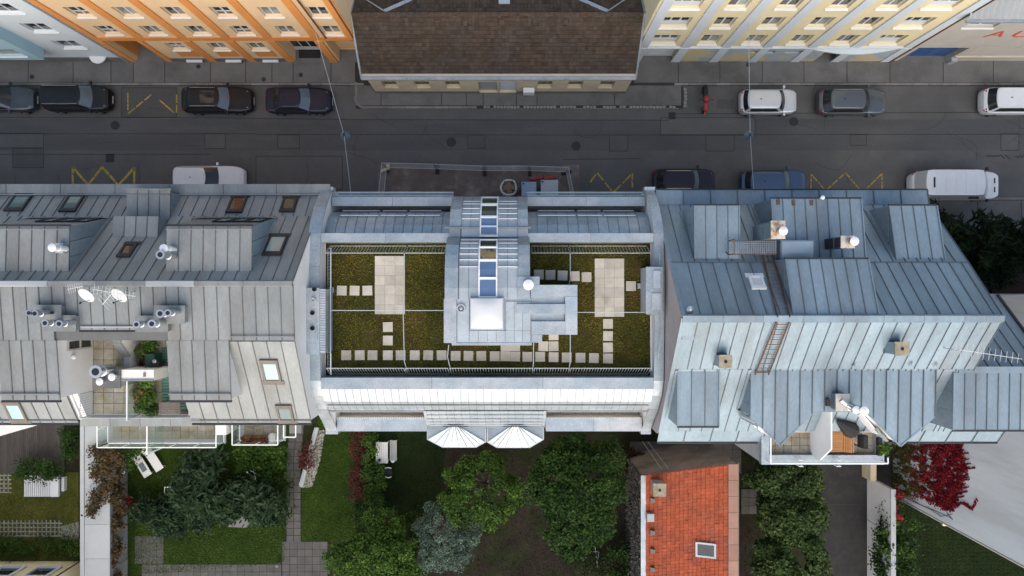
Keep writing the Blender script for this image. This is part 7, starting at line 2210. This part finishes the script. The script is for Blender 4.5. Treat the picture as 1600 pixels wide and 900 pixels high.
# bare creeper on its west wall
rng = np.random.default_rng(61)
n = 2600
p_ = np.stack([8.16 - np.abs(rng.normal(0, .05, n)), rng.uniform(-19.5, -11.9, n), rng.uniform(.2, 5.3, n)], 1)
t = thing('wall_creeper', (8.1, -15, 0), 'grey leafless creeper on the pale wall below the red tiled roof', 'creeper')
leafcloud('foliage', p_, rng.uniform(0, .6, n), .16, leafmat('dry creeper stem', (.05, .045, .04), (.16, .15, .14)), t, aspect=1.6, seed=61)
m = MB()
for k in range(26):
    y = rng.uniform(-19, -12); pts = [Vector((8.15, y, 0))]
    for j in range(6): pts.append(Vector((8.14, pts[-1].y + rng.normal(0, .25), .9 * (j + 1) * .95)))
    m.path(pts, .014, 4)
m.build('stem', M['bark'], t, kind='stuff', merge=False)
# paved yard between red house and main building
yd = polypx('yard', [(985, 690), (1140, 690), (1140, 730), (1000, 742), (975, 742)], 'gardenpaver', .014)
# wires above that yard
for (a, b, l) in (((1004, 690, 3.0), (1034, 733, 5.6), 'thin washing line nearer the big dark tree'), ((1012, 690, 3.0), (1045, 733, 5.6), 'thin washing line nearer the red tiled roof')):
    MB().tube(P(*a), P(*b), .014, n=4).build('washing_line', M['rail'], label=l, cat='line')

# ---- tall pale firewall building on the right with creeper
bI = thing('apartment_building', (34, -7, 0), 'tall pale blank firewall of the neighbouring building with red creeper', 'building')
IX = 27.05
m = MB().poly([(IX, -14.68, 0), (IX, -.4, 0), (IX, -.4, 16), (IX, -14.68, 16)])
m.poly([(IX, -.4, 0), (45, -.4, 0), (45, -.4, 16), (IX, -.4, 16)]).poly([(45, -.4, 0), (45, -14.68, 0), (45, -14.68, 16), (45, -.4, 16)]).poly([(IX, -.4, 16), (45, -.4, 16), (45, -14.68, 16), (IX, -14.68, 16)])
m.build('firewall', M['fireW'], bI)
MB().box(IX + .25, 45, -14.80, -14.68, 0, 15.9).build('garden_facade', M['houseyellow'], bI)
MB().tube((IX + .12, -14.78, 0), (IX + .12, -14.78, 16), .09).build('downpipe', M['greyrender'], bI)
MB().box(IX + .02, IX + .5, -14.95, -14.81, 5.5, 5.62).build('string_course', M['yellow'], bI)


def wallpt(px, py, d=.03):
    k = (IX - d) / (px - 800)
    return (IX - d, (450 - py) * k, CAM_H - k * FPX)


cp = [(1393, 660), (1498, 660), (1503, 705), (1510, 735), (1503, 760), (1497, 780), (1487, 798), (1478, 797), (1466, 792), (1440, 777), (1412, 772), (1396, 768)]
rng = np.random.default_rng(71)


def inpx(poly, x, y):
    r = False
    for (x0, y0), (x1, y1) in zip(poly, poly[1:] + poly[:1]):
        if (y0 > y) != (y1 > y) and x < (x1 - x0) * (y - y0) / (y1 - y0) + x0: r = not r
    return r


from mathutils import noise as mnoise
red, rt, bro, bt = [], [], [], []
while len(red) + len(bro) < 9500:
    x, y = rng.uniform(1393, 1512), rng.uniform(680, 800)
    if not inpx(cp, x + rng.normal(0, 2), y + rng.normal(0, 2)): continue
    g = mnoise.noise(Vector((x * .075, y * .15, 1.3))) + .7 * mnoise.noise(Vector((x * .19, y * .33, 5.1)))
    if g > (.18 if x < 1462 else .42) and rng.uniform() < .95: continue
    q = wallpt(x, y, abs(rng.normal(.02, .02)) + .02)
    if q[2] < .1: continue
    if x < 1432 + 10 * math.sin(y * .2) + rng.normal(0, 12): bro.append(q); bt.append(rng.uniform(0, 1))
    else: red.append(q); rt.append(min(1, max(0, .45 + .3 * math.sin(x * .2 + y * .17) + rng.normal(0, .2))))
for k in range(26):      # fine shoots running up the wall
    y = rng.uniform(690, 790); x = 1500 - abs(y - 735) * .25 + rng.normal(0, 3); ln = rng.uniform(5, 22)
    for j in range(int(ln * 1.6)):
        red.append(wallpt(x + ln * j / (ln * 1.6), y - 3 * j / (ln * 1.6) + rng.normal(0, .5), .02)); rt.append(rng.uniform(.1, .6))
for k in range(60):
    u = k / 59; x, y = 1492 + 34 * u, 792 - 6 * math.sin(u * 5) - (16 * (u - .75) * 4 if u > .75 else 0)
    for j in range(3): red.append(wallpt(x + rng.normal(0, 1.2), y + rng.normal(0, 1.2))); rt.append(rng.uniform(.2, .9))
t = thing('wall_creeper', (IX - .1, -11, 0), 'crimson creeper spreading over the tall pale firewall', 'creeper')
leafcloud('foliage', red, rt, .17, LM['red'], t, tilt=1.0, seed=72)
leafcloud('young_foliage', bro, bt, .17, LM['ivymix'], t, tilt=1.0, seed=73)
m = MB()
for k in range(14):
    y = -10.6 - 3.6 * k / 14; pts = [Vector((IX - .02, y, 0))]
    for j in range(6): pts.append(Vector((IX - .02, max(-14.4, pts[-1].y + rng.normal(0, .22)), 1.1 * (j + 1))))
    m.path(pts, .016, 4)
m.build('stem', M['bark'], t, kind='stuff', merge=False)
# white garden wall beside the drive
gw = thing('garden_wall', (25.3, -17, 0), 'white rendered garden wall between the drive and the dark lawn', 'wall')
m = MB().prism([(25.22, -13.4, 0), (25.22, -13.4, 3.1), (25.22, -22, 3.1), (25.22, -22, 0)], (.24, 0, 0)).build('wall', M['white'], gw)
MB().box(25.18, 25.50, -22, -13.38, 3.1, 3.16).build('wall_cap', M['concrete'], gw)
MB().box(24.85, 25.25, -13.38, -12.2, 0, 1.2).build('gate_pillar', M['houseyellow'], gw)
rng = np.random.default_rng(75)
p_, t_ = bushpts(25.5, 25.75, -15.2, -13.6, 1.5, 3.3, 500, rng, .2)
t = thing('wall_creeper', (25.6, -14.4, 0), 'narrow strip of red creeper on the white garden wall', 'creeper')
leafcloud('foliage', p_, t_, .14, LM['red'], t, seed=75)
MB().path([(25.6, -14.4, 0), (25.6, -14.3, 1.5), (25.62, -14.6, 2.6)], .02).build('stem', M['bark'], t)

# ------------------------------------------------------------------ trees and shrubs
tree('round bushy mid green tree in the middle of the dark garden', 752, 770, 4.2, 60, 58, 2.0, 150, 75, .17, LM['green'], 81, cr=.5)
tree('big dense dark green tree left of the red tiled house', 903, 772, 6.5, 70, 92, 2.8, 430, 80, .17, LM['dark'], 82, cr=.5)
tree('silvery blue green tree with fine leaves', 696, 842, 3.8, 46, 54, 1.8, 110, 95, .12, LM['silver'], 83, cr=.45)
tree('yellow green tree at the bottom edge beside the paved patch', 588, 874, 4.2, 70, 46, 1.8, 150, 75, .17, LM['lime'], 84, cr=.5)
tree('small yellow green tree behind the larger one by the lawn', 597, 828, 3.4, 32, 34, 1.3, 60, 70, .16, LM['lime'], 85, cr=.42)
tree('dark loose shrub between the lime and the silvery tree', 640, 855, 2.2, 38, 46, 1.1, 70, 55, .15, LM['dark'], 86, cat='shrub', name='garden_shrub', cr=.4)
g = 'row of trees beside the drive'
tree('olive green tree nearest the right balcony in the row by the drive', 1232, 748, 4.8, 54, 38, 1.7, 120, 75, .19, LM['olive'], 87, group=g, cr=.5, aspect=1.35)
tree('middle olive green tree of the row by the drive', 1236, 806, 5.0, 52, 38, 1.8, 120, 75, .19, LM['olive'], 88, group=g, cr=.5, aspect=1.35)
tree('olive green tree at the bottom edge of the row by the drive', 1240, 872, 5.0, 55, 45, 1.8, 130, 75, .19, LM['olive'], 89, group=g, cr=.5, aspect=1.35)


def shrub(label, boxes, z1, n, leaf, mat, seed, cat='shrub', name='garden_shrub', cell=.35, aspect=1.0, z0=.05, group=None):
    rng = np.random.default_rng(seed)
    ps, ts = [], []
    tot = sum((b[1] - b[0]) * (b[3] - b[2]) for b in boxes)
    for (a, b, c_, d_) in boxes:
        k = int(n * (b - a) * (d_ - c_) / tot)
        p, t = bushpts(X(a, z1 * .6), X(b, z1 * .6), Y(d_, z1 * .6), Y(c_, z1 * .6), z0, z1, k, rng, cell)
        ps.append(p); ts.append(t)
    p = np.concatenate(ps); t = np.concatenate(ts)
    r = thing(name, (float(p[:, 0].mean()), float(p[:, 1].mean()), 0), label, cat, group)
    leafcloud('foliage', p, t, leaf, LM[mat] if isinstance(mat, str) else mat, r, aspect=aspect, seed=seed)
    m = MB()
    for k in range(6):
        i = rng.integers(0, len(p)); m.tube((p[i][0], p[i][1], 0), (p[i][0] + rng.normal(0, .1), p[i][1] + rng.normal(0, .1), z1 * .7), .025, .01, 5)
    m.build('stem', M['bark'], r, merge=False)
    return r


shrub('clipped red brown hedge between the lawn and the green hedge', [(549, 572, 668, 778)], 1.4, 3200, .12, 'redbrown', 91, 'hedge', 'hedge', .25)
shrub('bright green bushes beside the white garden table', [(573, 590, 680, 730), (573, 601, 728, 785)], 1.6, 3000, .15, 'green', 92, 'hedge', 'hedge', .3)
shrub('dark shrub below the green bushes at the lawn edge', [(556, 600, 780, 815)], 1.2, 1500, .14, 'dark', 93)
shrub('big blue green clump of reedy leaves right of the red flowers', [(290, 345, 705, 765), (280, 350, 755, 790), (330, 446, 760, 800)], 2.2, 6500, .26, 'teal', 94, cell=.55, aspect=2.0)
shrub('dark reedy clump spreading over the lawn behind the grey stone block', [(215, 345, 780, 826), (345, 440, 790, 812)], 1.4, 5000, .22, 'teal', 95, cell=.5, aspect=1.8)
shrub('red flowering plant nearest the shed creeper', [(197, 216, 778, 796)], .8, 330, .14, 'red', 96, 'plant', 'flowering_plant', .2, group='red garden plants')
shrub('dark red flowering plant between reeds and lawn', [(314, 337, 802, 822)], .8, 500, .14, 'red', 97, 'plant', 'flowering_plant', .2, group='red garden plants')
shrub('pale red plant at the corner of the grey stone block', [(350, 364, 806, 818)], .7, 200, .13, 'rust', 98, 'plant', 'flowering_plant', .2, group='red garden plants')
shrub('bronze creeper hanging over the pale shed roof', [(150, 200, 690, 722), (158, 192, 715, 775), (150, 168, 775, 798)], 2.75, 2900, .17, 'rust', 99, 'creeper', 'shed_creeper', .32, z0=1.9)
shrub('long brown and green hedge beside the shed wall', [(173, 193, 740, 905)], 2.0, 4500, .16, 'rust', 100, 'hedge', 'hedge', .3)
shrub('green shrubs under the white framed balconies', [(165, 215, 690, 730), (185, 240, 690, 705)], 1.5, 1800, .15, 'green', 101)
shrub('leafy ground shrubs below the small garden balcony', [(370, 445, 695, 735)], .9, 2600, .15, 'green', 102)
shrub('dark shrubs beside the slab path', [(395, 452, 740, 820)], 1.2, 2600, .16, 'dark', 103)
shrub('dark green hedge at the end of the wooden deck', [(28, 98, 720, 748)], 1.3, 1600, .16, 'dark', 104, 'hedge', 'hedge')
shrub('dark hedge between the wooden deck and the shed', [(102, 122, 660, 724)], 1.5, 1600, .15, 'dark', 105, 'hedge', 'hedge')
shrub('olive ground cover bushes at the yellow house end of the lawn', [(-20, 120, 842, 868)], .5, 3000, .13, 'green', 106)
shrub('dark red leaved plant beside the pale edging wall', [(470, 488, 690, 735)], .9, 600, .14, 'redbrown', 107, 'plant', 'flowering_plant', .22)
shrub('dark ivy bush growing over the white garden wall', [(1366, 1415, 805, 905), (1382, 1405, 765, 810)], 3.0, 5200, .2, 'dark', 108, cell=.4)
shrub('dark evergreen shrub at the foot of the creeper clad house wall', [(950, 1000, 845, 905)], 2.0, 2400, .16, 'dark', 109, cell=.4)
shrub('dark dry shrub under the big dense tree', [(905, 950, 865, 905)], 1.2, 900, .15, 'grassd', 110, cell=.4)
shrub('brown ivy covered bank behind the red tiled house', [(965, 1005, 700, 745)], 1.0, 2200, .15, 'litter', 111, cell=.35)
# big dark conifer at the right
rng = np.random.default_rng(120)
cc = P(1592, 385, 8)
r = thing('conifer_tree', (cc.x, cc.y, 0), 'large dark conifer with spreading branches beside the white van', 'tree')
ps, ts, m = [], [], MB()
m.tube((cc.x, cc.y, 0), (cc.x, cc.y, 6.5), .3, .18, 9).tube((cc.x, cc.y, 6.5), (cc.x, cc.y, 12.5), .18, .03, 8)
for k in range(95):
    zb = rng.uniform(1.5, 12.2); a = rng.uniform(0, 2 * math.pi); L = (1 - (zb / 14.0)) * 4.3 * rng.uniform(.75, 1.12)
    pts = []
    for j in range(6):
        u = j / 5
        pts.append(Vector((cc.x + L * u * math.cos(a + .12 * u), cc.y + L * u * math.sin(a + .12 * u), zb + .55 * u - 1.0 * u * u)))
    for j in range(5): m.tube(pts[j], pts[j + 1], .045 * (1 - j / 6), .045 * (1 - (j + 1) / 6), 4)
    tone = rng.uniform(.1, .7)
    for j in range(int(34 * L)):
        u = rng.uniform(.12, 1) ** .8; i = min(4, int(u * 5)); p = pts[i].lerp(pts[i + 1], u * 5 - i)
        w = .50 * (1 - u * .6)
        s = rng.normal(0, w)
        ps.append((p.x - math.sin(a) * s + rng.normal(0, .06), p.y + math.cos(a) * s + rng.normal(0, .06), p.z - abs(s) * .3 + rng.normal(0, .06))); ts.append(np.clip(tone + rng.normal(0, .18) + .2 * (u > .85), 0, 1))
m.build('trunk', M['bark'], r, merge=False)
leafcloud('crown', ps, ts, .24, LM['pine'], r, aspect=2.6, tilt=.4, seed=121)
rectpx('planting_bed', 1450, 1700, 366, 470, 'soil', .02)
MB().box(X(1535, 0), 44, -.35, 1.0, 0, .8).build('garden_bank', pbr('red brown earth', (.04, .016, .012), .95, var=.3), kind='structure')

# ------------------------------------------------------------------ garden furniture
def lounger(px, py, ang, label, pattern):
    c = P(px, py, .35)
    r = thing('sun_lounger', (c.x, c.y, 0), label, 'sun lounger', 'white sun loungers under the balcony')
    d = Vector((math.sin(ang), -math.cos(ang), 0)); s = Vector((d.y, -d.x, 0))
    MB().obox(c + d * .25, d * .68, s * .31, (0, 0, .03)).build('bed', M['cloth'], r)
    MB().prism([c - d * .45 - s * .31 + Vector((0, 0, -.02)), c - d * .45 + s * .31 + Vector((0, 0, -.02)), c - d * .95 + s * .31 + Vector((0, 0, .22)), c - d * .95 - s * .31 + Vector((0, 0, .22))], (0, 0, .05)).build('backrest', M['cloth'], r)
    if pattern: MB().obox(c + d * .2 + Vector((0, 0, .035)), d * .33, s * .19, (0, 0, .006)).obox(c + d * .2 + Vector((0, 0, .043)), d * .20, s * .1, (0, 0, .006)).build('towel', pbr('grey blue towel', (.12, .15, .17), .9, var=.3, scale=9), r)
    for a in (-.8, .85):
        for b in (-.28, .28): MB().tube(c + d * a + s * b, Vector((c.x + d.x * a + s.x * b, c.y + d.y * a + s.y * b, 0)), .02).build('leg', M['whitemetal'], r)


lounger(221, 726, .55, 'white sun lounger with a patterned grey towel', True)
lounger(239, 717, .58, 'plain white sun lounger nearer the glass screen', False)


def table_px(label, px0, px1, py0, py1, h, mat, cat='table', name='garden_table', slats=0):
    x0, x1, y0, y1 = X(px0, h), X(px1, h), Y(py1, h), Y(py0, h)
    r = thing(name, ((x0 + x1) / 2, (y0 + y1) / 2, 0), label, cat)
    if slats:
        n = slats
        for k in range(n):
            a, b = x0 + (x1 - x0) * k / n, x0 + (x1 - x0) * (k + 1) / n
            MB().box(a + .008, b - .008, y0, y1, h - .03, h).build('slat', M[mat], r)
        MB().box(x0, x1, y0 + .05, y0 + .1, h - .08, h - .032).box(x0, x1, y1 - .1, y1 - .05, h - .08, h - .032).build('frame', M[mat], r)
    else:
        MB().box(x0, x1, y0, y1, h - .04, h).build('top', M[mat], r)
    for a in (x0 + .06, x1 - .06):
        for b in (y0 + .08, y1 - .08): MB().box(a - .025, a + .025, b - .025, b + .025, 0, h - .035).build('leg', M[mat], r)
    return r


table_px('white slatted garden table beside the green bushes', 587, 606, 691, 724, .74, 'cloth', slats=6)
table_px('grey garden bench next to the white table', 609, 620, 688, 720, .45, 'greycloth', 'bench', 'garden_bench', slats=4)
c = P(613, 721, .5)
MB().lathe((c.x, c.y, 0), [(.10, 0), (.13, .3), (.14, .32), (.10, .32)], 14).build('bucket', M['whitemetal'], label='small white bucket at the end of the grey garden bench', cat='bucket')
c = P(593, 719, .78)
MB().lathe((c.x, c.y, .745), [(.09, 0), (.11, .06), (.05, .14), (.07, .2)], 10).build('jug', M['black'], label='small black jug on the white garden table', cat='jug')
c = P(607, 737, .4)
wb = thing('garden_chair', (c.x, c.y, 0), 'dark garden chair with white armrests near the white table', 'chair')
MB().obox((c.x, c.y, .42), (.24, .06, 0), (-.06, .24, 0), (0, 0, .02)).build('seat', M['black'], wb)
for s in (-1, 1):
    MB().path([Vector((c.x - .22, c.y + s * .30, .62)), Vector((c.x + .05, c.y + s * .36, .66)), Vector((c.x + .24, c.y + s * .30, .62))], .03).build('armrest', M['whitemetal'], wb)
    for t in (-.2, .2): MB().tube((c.x + t, c.y + s * .25, 0), (c.x + t, c.y + s * .25, .6), .018).build('leg', M['darkmetal'], wb)
MB().obox((c.x - .27, c.y - .02, .62), (.02, 0, 0), (0, .26, 0), (-.04, 0, .22)).build('backrest', M['black'], wb)
c = P(266, 766, .5)
wb = thing('garden_chair', (c.x, c.y, 0), 'white wire garden chair on the lawn beside the reeds', 'chair')
MB().box(c.x - .24, c.x + .24, c.y - .24, c.y + .24, .42, .45).build('seat', M['darkmetal'], wb)
for s in (-1, 1):
    MB().path([(c.x + s * .28, c.y + .3, .7), (c.x + s * .32, c.y, .68), (c.x + s * .28, c.y - .28, .66)], .025).build('armrest', M['whitemetal'], wb)
    for t in (-.22, .22): MB().tube((c.x + s * .24, c.y + t, 0), (c.x + s * .24, c.y + t, .66), .018).build('leg', M['whitemetal'], wb)
MB().path([(c.x - .28, c.y + .3, .7), (c.x - .1, c.y + .33, .9), (c.x + .1, c.y + .33, .9), (c.x + .28, c.y + .3, .7)], .025).build('backrest', M['whitemetal'], wb)
c = P(398, 740, .4)
wb = thing('garden_chair', (c.x, c.y, 0), 'tipped pale folding chair among the ground shrubs', 'chair')
for k in range(5): MB().obox((c.x - .2 + .1 * k, c.y + .12 - .1 * k, .95), (.03, .03, 0), (-.16, .16, 0), (0, 0, .015)).build('slat', M['cloth'], wb)
MB().tube((c.x - .3, c.y + .3, 0), (c.x + .3, c.y - .25, .98), .02).tube((c.x - .1, c.y + .35, .95), (c.x + .35, c.y - .3, 0), .02).build('frame', M['whitemetal'], wb)
x0, x1, y0, y1 = X(357, .5), X(388, .5), Y(823, .5), Y(797, .5)
sb = MB().prism([(x0, y0, 0), (x1 - .15, y0 - .05, 0), (x1, y0 + .25, 0), (x1 - .05, y1, 0), (x0 + .4, y1, 0)], (0, 0, .55)).build('stone_block', M['plinth'], label='grey stone block beside the dark red flowers', cat='stone')
x0, x1, y0, y1 = X(37, .6), X(92, .6), Y(776, .6), Y(743, .6)
bx = thing('garden_box', ((x0 + x1) / 2, (y0 + y1) / 2, 0), 'white slatted garden box on the dry lawn', 'box')
MB().box(x0 + .04, x1 - .04, y0 + .04, y1 - .04, 0, .53).build('body', M['plinth'], bx)
xm = x0 + (x1 - x0) * .78
for k in range(13):
    a, b = x0 + (xm - x0) * k / 13, x0 + (xm - x0) * (k + 1) / 13
    MB().box(a + .02, b - .02, y0 + .05, y1 - .05, .53, .58).build('slat', M['cloth'], bx)
MB().box(x0, xm, y0, y0 + .05, .5, .59).box(x0, xm, y1 - .05, y1, .5, .59).build('frame', M['cloth'], bx)
MB().box(xm + .02, x1, y0, y1, .5, .66).build('lid', M['cloth'], bx)
MB().box(x1 + .01, x1 + .2, y0 + .3, y1 - .2, 0, .35).build('step', M['cloth'], bx)
a, b, c_, d_ = P(-30, 652, 3), P(80, 657, 3.0), P(60, 664, 2.9), P(-30, 690, 2.6)
aw = thing('awning', ((a.x + c_.x) / 2, a.y, 0), 'white canvas awning over the wooden deck', 'awning')
MB().prism([a, b, c_, d_], (0, 0, -.04)).build('canvas', M['cloth'], aw)
MB().tube((d_.x + .1, d_.y + .1, 0), d_, .03).tube((c_.x, c_.y, 0), c_, .03).build('pole', M['whitemetal'], aw)
for (a, b, l) in ((190, 766, 'white ball lamp beside the bronze creeper'), (192, 738, 'small white lamp under the bronze creeper')):
    c = P(a, b, .5)
    MB().lathe((c.x, c.y, 0), [(.03, 0), (.03, .35), (.13, .42), (.15, .55), (.08, .66)], 12).build('garden_lamp', M['whitemetal'], label=l, cat='garden lamp', group='white lamps by the shed', smooth=40)
c = P(434, 882, .4)
MB().lathe((c.x, c.y, 0), [(.08, 0), (.06, .5), (.13, .52), (.13, .62), (.03, .7)], 12).build('bollard_light', M['plinth'], label='grey bollard light at the corner of the slab path', cat='bollard light')
m = MB()
c = P(922, 870, 0)
fr = thing('clothes_rack', (c.x, c.y, 0), 'dark wire clothes rack under the big dense tree', 'clothes rack')
m.path([P(906, 862, .9), P(936, 862, .9), P(932, 888, .9)], .02).path([P(908, 872, .9), P(934, 870, .9)], .015).tube(P(930, 855, .9), P(934, 890, .9), .02)
m.build('frame', M['rail'], fr)
for (a, b) in ((906, 862), (936, 862), (932, 888)): MB().tube(P(a, b, 0.9), Vector((P(a, b, .9).x, P(a, b, .9).y, 0)), .015).build('leg', M['rail'], fr)
